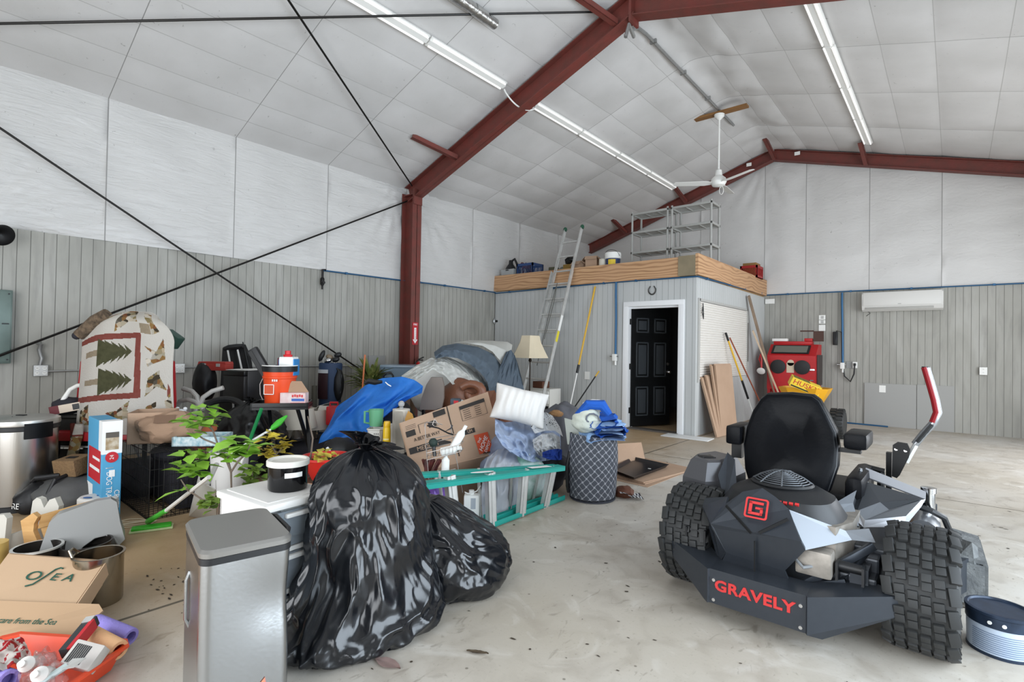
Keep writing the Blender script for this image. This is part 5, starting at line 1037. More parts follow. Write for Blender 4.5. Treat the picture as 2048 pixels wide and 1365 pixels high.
# armchairs and bedding
root = thing('recliner', 'brown leather recliner under the pile of bedding', 'armchair', (-5.35, 5.35, 0), .8); LB = M('leather_brown', '774c37', .42, 0, .4, 5, '5d3928', .2, 20, .02)
g = G(); g.bx((-.42, -.45, .05), (.42, .4, .45), .06); obj('seat', g, LB, root)
for s_ in (-1, 1):
    g = G(); g.tube([(s_*.5, -.5, .5), (s_*.5, -.3, .58), (s_*.5, .3, .6)], [.1, .13, .12], 16); g.bx((s_*.5-.1, -.5, .05), (s_*.5+.1, .35, .52), .05); obj('armrest', g, LB, root)
g = G(); g.ball((0, .38, .75), (.4, .16, .4), 4, None, lambda p: .04*math.sin(p.z*9)); obj('backrest', g, LB, root)
a0 = on(925, 800, 0, -4.55); g = G(); mm = T(a0) @ rot(0, 0, YAW)
spi = [(.16+.0*k)*(1-.055*k) for k in range(12)]
root = thing('chair_cushion', 'rolled brown leather cushion above the moving box', 'cushion', a0-V((0, 0, .22)), YAW)
g = G(); g.ball((-.02, .2, .2), (.3, .2, .27), 4, None, lambda p: .05*math.sin(p.x*6+p.z*3)); obj('cushion', g, LB, root)
g = G(); pts = [V((.12+r*math.cos(t), .0, .3+r*.8*math.sin(t))) for r, t in [(.16*(1-.05*k), 2.6-.42*k) for k in range(15)]]; g.tube(pts, [.05]*4+[.06]*7+[.05]*4, 14); obj('roll_fold', g, LB, root)
g = G(); g.slab([(.25, .1, .05), (.47, .1, .17), (.38, .25, .32), (.2, .25, .3)], .05); obj('side_flap', g, LB, root)
root, s = put('folding_chair_back', 'grey padded chair back under the white comforter', 'chair', 862, 815, -4.65); GB = M('grey_vinyl', '7b716a', .5); g = G(); z = .33
g.rings([[V((x, y+.15*(q_/.35), q_)) for x, y in ((a0_, 0), (a1_, 0), (a1_, .08), (a0_, .08))] for a0_, a1_, q_ in ((-.13, .12, -.03), (-.12, .14, .1), (-.08, .13, .25), (-.03, .1, .34))]); obj('backrest', g, GB, root, .3)
for x in (-.1, .1):
    g = G(); g.tube([(x, .05, -.03), (x, .05, -root.location.z)], .015); obj('leg', g, BLACKM, root)
# bedding: white comforter with slate blue side
BW = M('bedding_white', 'e8e8e3', .9, 0, .15, 3, 'bfc1bf', .35, 8, .03); BS = M('bedding_slate', '74828f', .9, 0, .15, 5, '647282', .4, 9, .03)
def sheetpx(name, lab, cat, rows, X, dy, mat, nu=70, nv=50, amp=.03, seed=0, thick=.02, matf=None, sc=(6, 2), puff=.0):
    # rows: survey points of the cloth edge to edge, top row first; dy: how far each row lies in front of plane X
    L0 = on(rows[0][0][0], rows[0][0][1], 0, X); root = thing(name, lab, cat, L0)
    def f(u, v):
        v2 = v*(len(rows)-1); i = min(int(v2), len(rows)-2); t = v2-i
        a = pl(rows[i], u); b = pl(rows[i+1], u); p = (lerp(a[0], b[0], t), lerp(a[1], b[1], t)); off = lerp(dy[i], dy[i+1], t)
        n = amp*(ridge(V((u*sc[0], v*sc[1], seed)), 1, seed)-.4)+amp*.5*NZ.noise(V((u*sc[0]*2.3, v*sc[1]*2.3, seed)))+puff*math.sin(PI*u)*math.sin(PI*v)
        q_ = on(p[0], p[1], 0, X+off); r = (q_-CO).normalized(); return q_-r*n-L0
    g = G(); g.grid(f, nu, nv, thick=thick, matf=matf); obj('cloth', g, mat, root, 4); return root
sheetpx('comforter', 'slate blue comforter with white lining heaped over the armchairs', 'bedding', [[(868, 705), (885, 692), (915, 687), (955, 694), (985, 708), (1004, 733), (1006, 765), (992, 792)], [(869, 712), (888, 702), (915, 700), (948, 711), (974, 727), (990, 748), (992, 770), (982, 792)], [(872, 718), (890, 714), (915, 717), (940, 729), (962, 747), (975, 765), (978, 782), (970, 792)]], -5.0, [-.05, .22, .3], [BS], 110, 40, .045, 2, .03, sc=(16, 2.5))
sheetpx('mattress_pad', 'white folded pad on top of the bedding pile', 'bedding', [[(905, 686), (940, 681), (985, 682), (1015, 684), (1025, 690)], [(930, 686), (960, 686), (990, 692), (1012, 702), (1020, 718)], [(940, 688), (965, 692), (985, 704), (1000, 722), (1004, 738)]], -5.2, [-.2, .15, .2], [BW], 40, 30, .012, 5, .05, puff=.05)
sheetpx('comforter', 'white side of the comforter folded under the slate blue part', 'bedding', [[(803, 752), (830, 733), (862, 716), (878, 712), (900, 716), (930, 730), (955, 745), (972, 762), (976, 776)], [(804, 762), (838, 745), (868, 728), (890, 724), (915, 738), (938, 752), (955, 768), (966, 776), (970, 778)], [(815, 772), (842, 755), (866, 740), (890, 752), (905, 770), (925, 764), (942, 770), (960, 778), (966, 778)]], -5.0, [.0, .2, .3], [BW], 110, 50, .06, 9, .02, sc=(11, 4))
sheetpx('pillow_case', 'slate blue ruffled bedding hanging behind the white pillow', 'bedding', [[(1012, 705), (1022, 700), (1030, 712), (1036, 730)], [(995, 745), (1010, 740), (1030, 745), (1044, 760)], [(985, 770), (1000, 775), (1025, 778), (1048, 780)]], -5.0, [.0, .1, .15], [BS], 60, 50, .04, 12, .02, sc=(16, 2))
blob('bedding_heap', 'bulk of the bedding pile filling the armchairs', 'bedding', (-5.5, 5.25, .35), (.55, .72, .86), BW, 5, .15, 1.3)
root, s = put('cordless_drill', 'grey and blue power tool poking over the moving box', 'tool', 912, 812, -4.1); g = G(); g.bx((-.06, -.05, -.02), (.05, .05, .08), .02); obj('body', g, M('tool_navy', '39424e', .5), root); g = G(); g.bx((-.02, -.056, .03), (.03, -.05, .06)); obj('badge', g, M('cap_red'), root); g = G(); g.tube([(.05, 0, .04), (.11, 0, .02), (.13, 0, -.05)], .03); obj('grip', g, M('cup_grey'), root)
blob('dark_clothes', 'dark heap behind the leaning moving boxes', 'clothes', (-4.2, 3.9, 0), (.42, .5, .62), CLO, 74, .2, 1.6)
# ================================================================ middle front
def decal(g, m, a, b, t=.0012): g.bx((a[0], a[1], 0), (b[0], b[1], t), 0, m); return g
INK = M('print_black', '2b2724', .8); HDO = M('hd_orange', 'c6502f', .7)
# leaning moving box (two flaps open)
A_ = on(826, 948, 0, -3.38); B_ = on(1007, 903, 0, -3.26); C_ = on(799, 847, 0, -3.5); D_ = on(975.5, 784, 0, -3.5)
root = thing('moving_box', 'big opened cardboard moving box lettered MEDIUM leaning behind the green ladder', 'box', A_)
ex = (B_-A_); ey = (C_-A_); m = frame((0, 0, 0), ex, ey); L = ex.length; H = .5*(ey.length+(D_-B_).length)
hl = L*.47; 
g = G(); P0 = V((0, 0, 0)); g.slab([P0, B_-A_, D_-A_, C_-A_], .012); obj('side_panel', g, CARD, root, None)
def uvp(u, v, o=.004):                          # point on the leaning face
    p = lerp(lerp(A_, B_, u), lerp(C_, D_, u), v)-A_; n = (B_-A_).cross(C_-A_).normalized(); return p+n*o*(1 if n.dot(CO-A_) > 0 else -1)
def q4(g, u0, v0, u1, v1, o=.003): g.poly([uvp(u0, v0, o), uvp(u1, v0, o), uvp(u1, v1, o), uvp(u0, v1, o)]); return g
def um(u, v): return frame(uvp(u, v, .005), uvp(u+.1, v)-uvp(u, v), uvp(u, v+.1)-uvp(u, v))
g = G(); q4(g, .485, .1, .495, 1.0); obj('seam', g, INK, root, None)
g = G(); q4(g, .02, .36, .44, .48); p_ = obj('black_band', g, INK, root, None); textm('medium', 'MEDIUM', .05, CARD, p_, um(.2, .42), sx=1.2)
textm('slogan', 'A BETTER WAY', .042, INK, root, um(.22, .60), sx=.95); g = G(); q4(g, .03, .69, .12, .80); obj('pictogram', g, INK, root, None); g = G(); q4(g, .26, .73, .34, .84); obj('pictogram', g, INK, root, None); g = G(); q4(g, .33, .88, .46, .98); obj('pictogram', g, INK, root, None)
g = G(); [q4(g, .04, .83+.03*k, .14, .836+.03*k) for k in range(3)]; q4(g, .16, .69, .165, .85); q4(g, .16, .85, .26, .856); obj('pictogram_lines', g, INK, root, None)
g = G(); q4(g, .62, .86, .93, .92); b2 = obj('form_header', g, INK, root, None); g = G()
for a, b, c, d in ((.62, .66, .93, .664), (.62, .66, .624, .9), (.926, .66, .93, .9)): q4(g, a, b, c, d)
for k in range(5): q4(g, .65, .69+.034*k, .73, .698+.034*k); q4(g, .79, .69+.034*k, .86, .698+.034*k)
obj('form_lines', g, INK, root, None); g = G(); q4(g, .55, .42, .73, .5, .0025); b3 = obj('black_band', g, INK, root, None); textm('medium', 'UM', .04, CARD, b3, um(.67, .46))
dm = um(.79, .21) @ rot(0, 0, 0); g = G(); g.poly([dm @ V(p) for p in ((-.085, -.09, -.001), (.085, -.09, -.001), (.085, .09, -.001), (-.085, .09, -.001))]); lg = obj('orange_logo', g, HDO, root, None)
for k, (w_, sz_) in enumerate((('THE', .034), ('HOME', .058), ('DEPOT', .04))): textm('logo_lettering', w_, sz_, WHITEP, lg, dm @ rot(0, 0, .785) @ T(-.005, .048-.05*k, .0005))
textm('print', 'Moving', .03, INK, root, um(.8, .045))
g = G(); n_ = (C_-A_); g.slab([uvp(0, .0, 0), uvp(0, 1, 0), uvp(0, .98, 0)+V((-.25, .22, -.08)), uvp(0, .02, 0)+V((-.25, .22, -.02))], .006); obj('flap', g, CARDI, root, None)
g = G(); g.slab([P0, B_-A_, B_-A_-V((.1, -.05, .35)), P0-V((.1, -.05, .35))], .01); obj('flap', g, CARD, root, None)
# wire shower caddy with bottles in front of the box
root, s = put('shower_caddy', 'wire shower caddy with white bottles hanging before the moving box', 'caddy', 880, 1010, -3.0)
def q(px, py, y=0): return V(((px-880)*s, y, (1010-py)*s))
CW_ = M('caddy_wire', 'a8a09a', .35, .7); g = G()
for pts in ([(866, 840), (862, 850), (868, 856), (874, 850), (866, 840)], [(846, 855), (846, 850), (850, 846), (866, 846), (882, 850)], [(847, 850), (850, 900), (862, 1005)], [(898, 850), (905, 890), (925, 985)], [(850, 890), (925, 870)], [(848, 880), (926, 866)], [(860, 950), (910, 938)]): g.tube([q(*p, 0) for p in pts], .0035, 5)
for z in (912, 898): g.tube([q(852, z), q(925, z-16), q(922, z-14, -.1), q(856, z+4, -.1), q(852, z)], .003, 5)
for k in range(10): g.tube([q(854+7.5*k, 911-1.6*k), q(856+7.2*k, 914-1.6*k, -.1), q(856+7.2*k, 900-1.6*k, -.1)], .002, 4)
obj('wire_frame', g, CW_, root)
g = G(); g.tube([q(852, 852, -.02), q(875, 856, -.03), q(895, 866, -.03), q(905, 868, -.04), q(888, 862, -.05), q(900, 856, -.04), q(903, 850, -.03)], .006, 6); obj('brush_arm', g, BLACKP, root)
def bottle(lab, p, d, L, r, mat, nm='bottle'):
    b = thing(nm, lab, 'bottle', p, 0, 'bottles in the wire caddy'); mm = frame((0, 0, 0), V(d).orthogonal(), V(d).cross(V(d).orthogonal())); mm = mm.to_3x3().to_4x4()
    g = G(); g.lathe([(0, 0), (r, .005), (r, L*.65), (r*.4, L*.8), (r*.4, L*.84), (0, L*.84)], m=mm, n=18); obj('body', g, mat, b); g = G(); g.lathe([(r*.45, L*.84), (r*.45, L), (0, L)], m=mm, n=14); obj('cap', g, mat, b); return b
dr = root.matrix_basis.to_3x3(); RM = MX.Rotation(YAW, 3, 'Z'); RL = root.location
bottle('white bottle tipped over in the wire caddy, cap towards the logo', RL+RM @ q(905, 895, -.05), RM @ V((.5, 0, .9)), .2, .03, WHITEP)
bottle('white bottle lying in the wire caddy beside the black brush', RL+RM @ q(882, 903, -.05), RM @ V((.95, -.1, .25)), .16, .035, WHITEP)
bottle('white bottle standing below the wire caddy basket', RL+RM @ q(890, 948, -.03), RM @ V((.02, 0, 1)), .17, .03, WHITEP)
b = thing('scrub_brush', 'dark green scrub brush in the wire caddy', 'brush', RL+RM @ q(866, 884, -.05)); g = G(); g.ball((0, 0, 0), .035, 2); obj('head', g, M('brush_green', '22312c', .7), b); g = G(); g.tube([(0, 0, 0), (.02, .0, -.1)], .014); obj('handle', g, BLACKP, b)
root, s = put('razor_rack', 'red and black toiletries jumbled under the caddy', 'toiletries', 862, 945, -3.15); g = G(); [g.tube([(R.uniform(-.06, .06), R.uniform(-.05, .05), -.05), (R.uniform(-.08, .08), 0, .1)], R.uniform(.008, .02)) for _ in range(8)]; obj('sticks', g, M('mixed_red', '5a2620', .5, 0, .8, 20, '1d1b1b'), root)
# white pillow, clothes
root, s = put('pillow', 'white quilted bed pillow on top of the pale clothes', 'pillow', 1040, 812, -3.0, None, .1)
def pf(p): return 0
g = G()
def pil(sgn):
    def f(u, v):
        x = (u-.5)*2; y = (v-.5)*2; e = (1-abs(x)**2.6)*(1-abs(y)**2.6); z = sgn*(.0+.12*max(0, e)**.55)
        k = 1-.10*(1-abs(x))*abs(y)**2-.1*(1-abs(y))*abs(x)**2
        z += .009*math.sin(u*44+math.sin(v*5))*max(0, e)*(1 if sgn > 0 else 1)
        return V((x*.25*k, z, y*.165*k))
    return f
mm = T(0, 0, .0) @ rot(-.35, .22, 0)
for sg in (1, -1): g.grid(lambda u, v: mm @ (V((0, 0, 0))+pil(sg)(u, v)), 50, 36)
bmesh.ops.remove_doubles(g.b, verts=g.b.verts[:], dist=.0008); obj('pillow_body', g, M('pillow_white', 'd0cdc9', .9, 0, .1, 4, 'c4c1bd', .15, 40), root, 4)
CL1 = M('cloth_pale_blue', 'bccde8', .9, 0, .5, 5, 'd6dce6', .35, 16, .02); CL2 = M('cloth_white', 'd9d9d8', .9, 0, .3, 4, 'c3c9d2', .35, 14, .02)
sheetpx('clothes', 'pale blue clothes spilling under the white pillow', 'clothes', [[(990, 838), (1010, 845), (1040, 842), (1070, 838), (1095, 828), (1125, 835)], [(990, 868), (1020, 872), (1050, 870), (1085, 865), (1120, 862)], [(1005, 892), (1035, 900), (1060, 905), (1090, 895), (1122, 890)], [(1020, 905), (1045, 918), (1065, 925), (1095, 922), (1122, 915)]], -3.1, [-.1, .12, .26, .33], [CL1], 90, 60, .075, 3, .015, sc=(7, 4))
sheetpx('printed_shirt', 'white shirt with dark lettering beside the pillow', 'clothes', [[(1060, 832), (1075, 828), (1092, 825), (1105, 832)], [(1062, 855), (1082, 846), (1102, 845), (1120, 855)], [(1070, 868), (1090, 862), (1110, 862), (1126, 874)]], -2.93, [0, .06, .1], [CL2, INK], 60, 40, .03, 7, .012, matf=lambda u, v: 1 if (.2 < v < .7 and NZ.noise(V((u*22, v*14, 1))) > .28) else 0)
sheetpx('clothes', 'grey white towel bundle at the hamper side of the clothes', 'clothes', [[(1065, 880), (1085, 868), (1105, 866), (1120, 875)], [(1068, 898), (1085, 895), (1105, 892), (1120, 897)], [(1078, 912), (1092, 915), (1108, 912), (1122, 908)]], -2.85, [0, .1, .08], [CL2], 50, 40, .06, 17, .015, sc=(6, 5))
sheetpx('clothes', 'royal blue clothes showing low beside the hamper', 'clothes', [[(1085, 905), (1100, 900), (1115, 898), (1124, 900)], [(1085, 915), (1100, 920), (1115, 921), (1124, 920)]], -2.72, [0, .06], [M('cloth_royal', '1f3f93', .85, bump=.3, bs=20)], 40, 24, .04, 21, .012)
blob('clothes', 'mixed grey and dark clothes at the bottom of the pile behind the ladder', 'clothes', (-3.38, 4.0, 0), (.3, .52, .55), M('cloth_mixed_pale', '9aa6ba', .9, 0, .9, 4, '4b4a5c'), 9, .2, 1.6)
# white plastic sacks behind the ladder
sheetpx('plastic_sack', 'white plastic sack standing behind the green ladder', 'sack', [[(975, 915), (995, 900), (1020, 895), (1042, 905), (1055, 922)], [(968, 935), (990, 930), (1020, 925), (1050, 930)], [(962, 985), (990, 985), (1020, 980), (1040, 975)], [(965, 1042), (990, 1038), (1015, 1030), (1030, 1025)]], -2.98, [-.05, .1, .2, .22], [M('sack_white', 'd5d8de', .45, 0, .2, 3, 'c2c6d0', .3, 8, .02)], 60, 70, .05, 4, .006, sc=(5, 3), puff=.08)
blob('plastic_sack', 'white sack with green print behind the far ladder steps', 'sack', (-2.92, 3.62, 0), (.17, .25, .4), M('sack_green', 'c9d2cf', .5, 0, .8, 9, '2f8a6a', .3, 12), 5, .2, 1.7)
blob('dark_clothes', 'dark clothes filling the space behind the far ladder end', 'clothes', (-2.95, 3.98, 0), (.16, .25, .4), CLO, 15, .2, 1.7)
root, s = put('jug', 'white plastic jug with a label standing behind the ladder', 'jug', 942, 1048, -2.78); g = G(); g.bx((-.055, -.04, 0), (.06, .05, .22), .012); obj('body', g, WHITEP, root); g = G(); g.lathe([(0, .22), (.02, .22), (.02, .25), (0, .25)]); obj('cap', g, WHITEP, root); g = G(); g.bx((.0, -.043, .12), (.035, -.039, .2)); obj('label', g, M('label_grey', 'a5abb2', .6), root, None)
g = G(); g.tube([(-.05, -.02, .24), (-.02, -.03, .23), (.04, -.03, .25), (.07, -.02, .29)], .004); obj('wire', g, WHITEP, root); root.location.z = .002
blob('purple_bag', 'shiny purple wrapper behind the ladder', 'wrapper', (-2.95, 2.62, 0), (.1, .13, .3), M('purple_foil', '6a3fa0', .25, .2, .4, 9, '9c86bd', .5, 20), 8, .25, 2.2)
root, s = put('book', 'small stack of books glimpsed behind the near ladder end', 'book', 885, 985, -3.1)
for k in range(5):
    g = G(); g.bx((-.08+.035*k, 0, 0), (-.05+.035*k, .1, .14-.012*(k % 3)), .002, rot(0, .15, 0)); b = obj('volume', g, M('book_%d' % k, ('d8d5cf', '2b2b2b', '7d8f9c', 'c9c4ba', '8c3b33')[k], .6), root, None)
carton('cardboard_box', 'brown box standing on the floor under the moving box', (-3.35, 3.05, 0), (.45, .5, .24), .35, False)
root = None
# green step ladder lying on its edge
GRN = M('fibreglass_green', '1f968a', .45, 0, .15, 6, '17786e'); LT0 = on(852, 956, 0, -2.69); LT1 = on(1123, 932, 0, -2.53); LB0 = V((-2.60, 2.0, .0)); LB1 = fl(1122, 1000)
root = thing('step_ladder', 'green fibreglass step ladder lying on its side in front of the pile', 'ladder', LB0)
def chan(a, b, w, h, nm='rail', back=1, mt=None):
    a = V(a)-LB0; b = V(b)-LB0; m = frame(a, b-a, (0, 0, 1)); L = (b-a).length; g = G()
    g.bx((0, -.004, -w/2), (L, .004, w/2), 0, m); g.bx((0, -h if back > 0 else 0, -w/2), (L, 0 if back > 0 else h, -w/2+.006), 0, m); g.bx((0, -h if back > 0 else 0, w/2-.006), (L, 0 if back > 0 else h, w/2), 0, m); return obj(nm, g, mt or GRN, root, None)
chan(LT0-V((.02, .55, -.01)), LT1, .085, .035, 'rail', 1); chan(LB0+V((0, 0, .012)), LB1+V((0, 0, .012)), .085, .035, 'rail', -1)
off = V((-.17, .05, 0)); chan(LT0+off+V((0, 0, -.01)), LT1+V((-.06, 0, -.005)), .06, .03, 'rear_rail', 1); chan(LB0+off+V((0, 0, .012)), LB1+V((-.06, 0, .012)), .06, .03, 'rear_rail', -1)
for t in (-.13, .13, .40, .66, .9):
    a = lerp(LT0, LT1, t)-LB0; yb = a.y+LB0.y+.02; tb = (yb-LB0.y)/(LB1.y-LB0.y); b = lerp(LB0, LB1, tb)+V((0, 0, .01))-LB0
    m = frame(b, a-b, (0, 1, 0)); L = (a-b).length; g = G(); g.bx((0, -.04, -.04), (L, .04, -.034), 0, m); g.bx((0, -.04, -.04), (L, -.034, .0), 0, m); g.bx((0, .034, -.04), (L, .04, 0), 0, m); g.bx((0, -.01, -.046), (L, .01, -.03), 0, m); st = obj('step', g, ALU, root, None)
    g = G(); g.tube([a+off*.8, b+off*.8], .012, 6); obj('rear_brace', g, ALU, root)
g = G(); m = frame(lerp(LT0, LT1, .36)-LB0+V((0, 0, .0055)), LT1-LT0, V((-1, 0, 0))); g.prism([(-.11+.0, 0)]+[(.11*math.cos(a), .025*math.sin(a)) for a in [2*PI*k/16 for k in range(9, 24)]], .001, m); obj('white_label', g, WHITEP, root, None)
g = G(); m = frame(lerp(LT0, LT1, .8)-LB0+V((0, 0, .0055)), LT1-LT0, V((-1, 0, 0))); g.bx((-.11, -.03, 0), (.12, .03, .001), 0, m); obj('white_label', g, WHITEP, root, None)
# hamper
hc = fl(1174, 1003)+V((-.02, .12, 0)); root = thing('laundry_hamper', 'grey fabric laundry hamper with a white basketweave print', 'hamper', hc, YAW+.1)
HG = M('hamper_grey', '62666f', .9, 0, .3, 60, '6e727c'); HW = M('hamper_white', 'c6c9d0', .9)
def hm(u, v):
    x = u*1.29/.047; y = v*.55/.047; a = (x+y)/1.414; b = (x-y)/1.414; fa = a-math.floor(a); fb_ = b-math.floor(b); p = (math.floor(a)+math.floor(b)) % 2; la = min(fa, 1-fa); lb = min(fb_, 1-fb_)
    return 1 if ((p == 0 and la < .085) or (p == 1 and lb < .085) or (la < .15 and lb < .15)) else 0
def hf_(u, v):
    a = 2*PI*u; k = 1+.04*math.sin(a*2+v*3)+.03*NZ.noise(V((math.cos(a)*2, math.sin(a)*2, v*4))); r = .205*(1+.04*math.sin(PI*v)); z = .008+.55*v*(1+.05*math.cos(a+2.6))
    r *= 1-.2*max(0, .04-v)/.04
    return V((r*math.cos(a)*k, r*math.sin(a)*k, z))
g = G(); g.grid(hf_, 420, 190, True, .006, hm); obj('fabric', g, [HG, HW], root, 4); g = G(); g.lathe([(0, 0), (.195, 0), (.205, .012), (0, .014)], n=40); obj('base', g, M('hamper_base', '4a4d57', .9), root)
g = G(); g.tube([(-.215, -.02, .42), (-.24, -.03, .3), (-.235, -.03, .12), (-.22, -.02, .06)], .016); obj('handle_strap', g, M('nylon_black'), root)
TB = M('towel_blue', '1d55ae', .95, 0, .3, 5, '15408a', .5, 40); TL = M('towel_light', '7fa7d6', .95, 0, .5, 8, 'b9cbe0', .5, 40); TWW = M('towel_cream', 'c9ccbd', .95, 0, .3, 9, '8fa0a8', .5, 40)
towels = thing('towel', 'folded bright blue towels overflowing the hamper', 'towel', hc+V((.05, 0, .55)), YAW+.1)
def tfold(x0, x1, y, z, th, n, mat, nm, wob=.02, slope=0):
    g = G(); pts = [(x0, z), (x0+.03, z+th), (x1-.03, z+th+slope), (x1, z+th*.5+slope), (x1-.02, z+slope), (x0+.05, z-.01)]
    def f(u, v):
        u = (u*len(pts)) % len(pts); i = int(u); t = u-i; a = pts[i]; b = pts[(i+1) % len(pts)]; w_ = .5+.5*math.cos(PI*(v*2-1)*.7)
        return V((lerp(a[0], b[0], t)*(.85+.15*w_)+wob*NZ.noise(V((u*2, v*5, n))), y*(v-.5)*2+wob*NZ.noise(V((v*4, u, n))), lerp(a[1], b[1], t)*(.8+.2*w_)+wob*NZ.noise(V((u, v*4, n+3)))))
    g.grid(f, 48, 24, True); return obj(nm, g, mat, towels, 4)
tfold(-.15, .22, .19, .0, .06, 1, TL, 'fold', .025); tfold(-.06, .24, .18, .05, .07, 2, TB, 'fold', .03); tfold(-.02, .22, .17, .11, .04, 4, TL, 'fold', .03); tfold(-.14, .14, .18, .13, .07, 5, TB, 'fold', .035, .02)
g = G(); g.ball((-.12, -.05, .16), (.13, .12, .11), 4, rot(0, -.3, 0), lambda p: .12*math.sin(p.z*8+p.x*5)*.4+.1*NZ.noise(p*2)); obj('printed_towel', g, TWW, towels, 4, 'cream towel with a swirl print')
g = G(); g.tube([V((-.12+r*math.cos(t), -.17+.0*t, .17+r*math.sin(t))) for r, t in [(.09-.011*k, .55*k) for k in range(8)]], .008, 6); obj('swirl_print', g, M('hamper_grey'), towels)
g = G(); g.tube([(-.2, -.04, .2), (-.12, -.1, .3), (.0, -.12, .3), (.06, -.14, .22)], [.03, .045, .05, .03], 10); obj('fold', g, TB, towels)
g = G(); g.ball((-.02, .08, .28), (.1, .08, .05), 3, None, lambda p: .2*NZ.noise(p*2)); obj('fold', g, WHITEC, towels)
root = thing('storage_tub', 'pale translucent tub edge standing between pile and hamper', 'tub', hc+V((-.24, -.02, .48)), YAW); g = G(); g.slab([(-.02, 0, 0), (.1, -.06, 0), (.06, -.05, .22), (-.05, .02, .24)], .008); obj('side', g, M('tub_pale', 'b9beb6', .4), root, None); root.location.z = .45
# brown leaf toy
blob('leather_glove', 'tan leather gloves on the clothes beside the pillow', 'glove', on(1112, 834, 0, -2.95), (.07, .06, .06), M('glove_tan', 'a07a52', .8, 0, .5, 30, '7d5a38'), 3, .3, 2.5, 3)
blob('dark_clothes', 'dark cloth pile under the tan gloves', 'clothes', (-3.12, 4.5, 0), (.25, .3, .72), M('cloth_grey', '55555a', .9), 19, .2, 1.7)
# striped rag and brown cloth by the hamper
root = thing('striped_rag', 'striped rag and brown cloth on the floor beside the hamper', 'cloth', hc+V((.24, .22, 0)), YAW); 
g = G(); g.grid(lambda u, v: V((-.08+.2*u, -.1+.2*v, .004+.05*(1-u)*(1-v)+.02*NZ.noise(V((u*3, v*3, 0)))+.015)), 30, 20, matf=lambda u, v: int(u*14) % 2, thick=.003); obj('striped_part', g, [WHITEC, M('stripe_dark', '4c4a50', .9)], root, 4); g = G(); g.ball((-.02, .08, .03), (.09, .1, .06), 3, None, lambda p: .2*NZ.noise(p*2)); obj('brown_part', g, M('brown_case', '5a3525', .6), root)
# black bags in front
P1 = V((-2.19, 1.72, 0))
trash_bag('trash_bag', 'largest shiny black trash bag, tied at the top, in front of the green ladder', (-2.16, 1.56, 0), [(0, .04, -.1, .22, .34), (.04, .05, -.11, .27, .41), (.15, .03, -.08, .27, .35), (.32, 0, -.06, .26, .29), (.5, -.02, -.05, .25, .27), (.66, -.03, -.05, .235, .255), (.77, -.04, -.05, .15, .17), (.82, -.05, -.06, .05, .06)], 1.7, BAG, ((-.05, -.06, .8), .2, (.06, .0), .15), 260, 190, fold=1.25)
trash_bag('trash_bag', 'smaller shiny black trash bag slumped behind the largest one', (-2.1, 2.03, 0), [(0, 0, .0, .16, .2), (.04, .02, .02, .21, .26), (.16, 0, .02, .235, .29), (.3, -.05, -.02, .22, .25), (.42, -.1, -.08, .15, .16), (.5, -.13, -.14, .07, .08)], 7.3, BAG, None, 190, 140, fold=1.3)
# stainless rectangular bin in front
root = thing('trash_can', 'tall dented rectangular stainless steel bin in the front', 'bin', (-2.03, .825, 0), -.2)
def rrect(w, d, r, z, n=6, ox=0, oy=0):
    pts = []
    for cx, cy, a in ((w/2-r, d/2-r, 0), (-w/2+r, d/2-r, PI/2), (-w/2+r, -d/2+r, PI), (w/2-r, -d/2+r, 3*PI/2)):
        for k in range(n+1): t = a+PI/2*k/n; pts.append(V((cx+r*math.cos(t)+ox, cy+r*math.sin(t)+oy, z)))
    return pts
def dent(p):                                   # creased dent near the far front corner
    d1 = V((p.x-.2, p.y-.1, p.z-.43)); k = math.exp(-(d1.y*11)**2-(d1.z*9)**2)*ss(-.1, .2, p.x)
    d2 = math.exp(-((p.y+.02)*9)**2)*.008*ss(.05, .5, p.z)*ss(.1, .22, p.x)
    return V((p.x-.018*k-d2, p.y-.006*k, p.z))
BW_, BD_ = .40, .285
def rect_ring(z, n):
    base = rrect(BW_, BD_, .035, z, 8); out = []
    for i in range(len(base)):
        a = base[i]; b = base[(i+1) % len(base)]; k = max(1, int((b-a).length/.015))
        out += [lerp(a, b, j/k) for j in range(k)]
    return [dent(p) for p in out]
SST = M('stainless_bin', 'a9abac', .27, 1., .2, 2, 'a9aaaa', .05, 90, .01, (.1, 1, 1))
g = G(); g.rings([rect_ring(.03+.57*k/44, 0) for k in range(45)]); obj('body', g, SST, root, .9)
g = G(); g.rings([rrect(BW_+.008, BD_+.008, .037, z) for z in (0, .032)]); obj('base', g, BLACKP, root, .5)
g = G(); g.rings([rrect(BW_+.004, BD_+.004, .037, z) for z in (.6, .622)]); obj('black_rim', g, BLACKP, root, .5)
g = G(); g.rings([rrect(BW_+.008, BD_+.006, .04, .624), rrect(BW_+.01, BD_+.01, .042, .64), rrect(BW_-.006, BD_-.006, .04, .65)]); obj('lid', g, M('lid_grey', '8c8a86', .3, .6), root, .5)
g = G(); g.tube([(-.15, .14, .628), (-.1, .16, .635), (.08, .16, .635), (.13, .14, .628)], .009); obj('lid_hinge', g, BLACKP, root)
g = G(); g.tube([(-.06, -.14, .3), (-.06, -.152, .33), (-.06, -.152, .47), (-.06, -.14, .5)], .006); obj('side_handle', g, SST, root)
g = G(); mm = frame((BW_/2+.0015, .02, .12), (0, 1, 0), (0, 0, 1)); g.prism([(-.045, -.07), (.045, -.07), (.05, 0), (.04, .055), (.015, .03), (-.03, .01), (-.05, -.03)], .001, mm); sk = obj('sticker', g, M('sticker_pink', 'a33a78', .4, 0, .9, 30, 'd9a83a'), root, None, 'small colourful sticker'); g = G(); g.prism([(-.03, -.05), (.02, -.05), (.03, -.02), (.0, .0), (-.03, -.015)], .0015, mm); obj('sticker_centre', g, M('sticker_yellow', 'd8a63a', .4), sk, None)
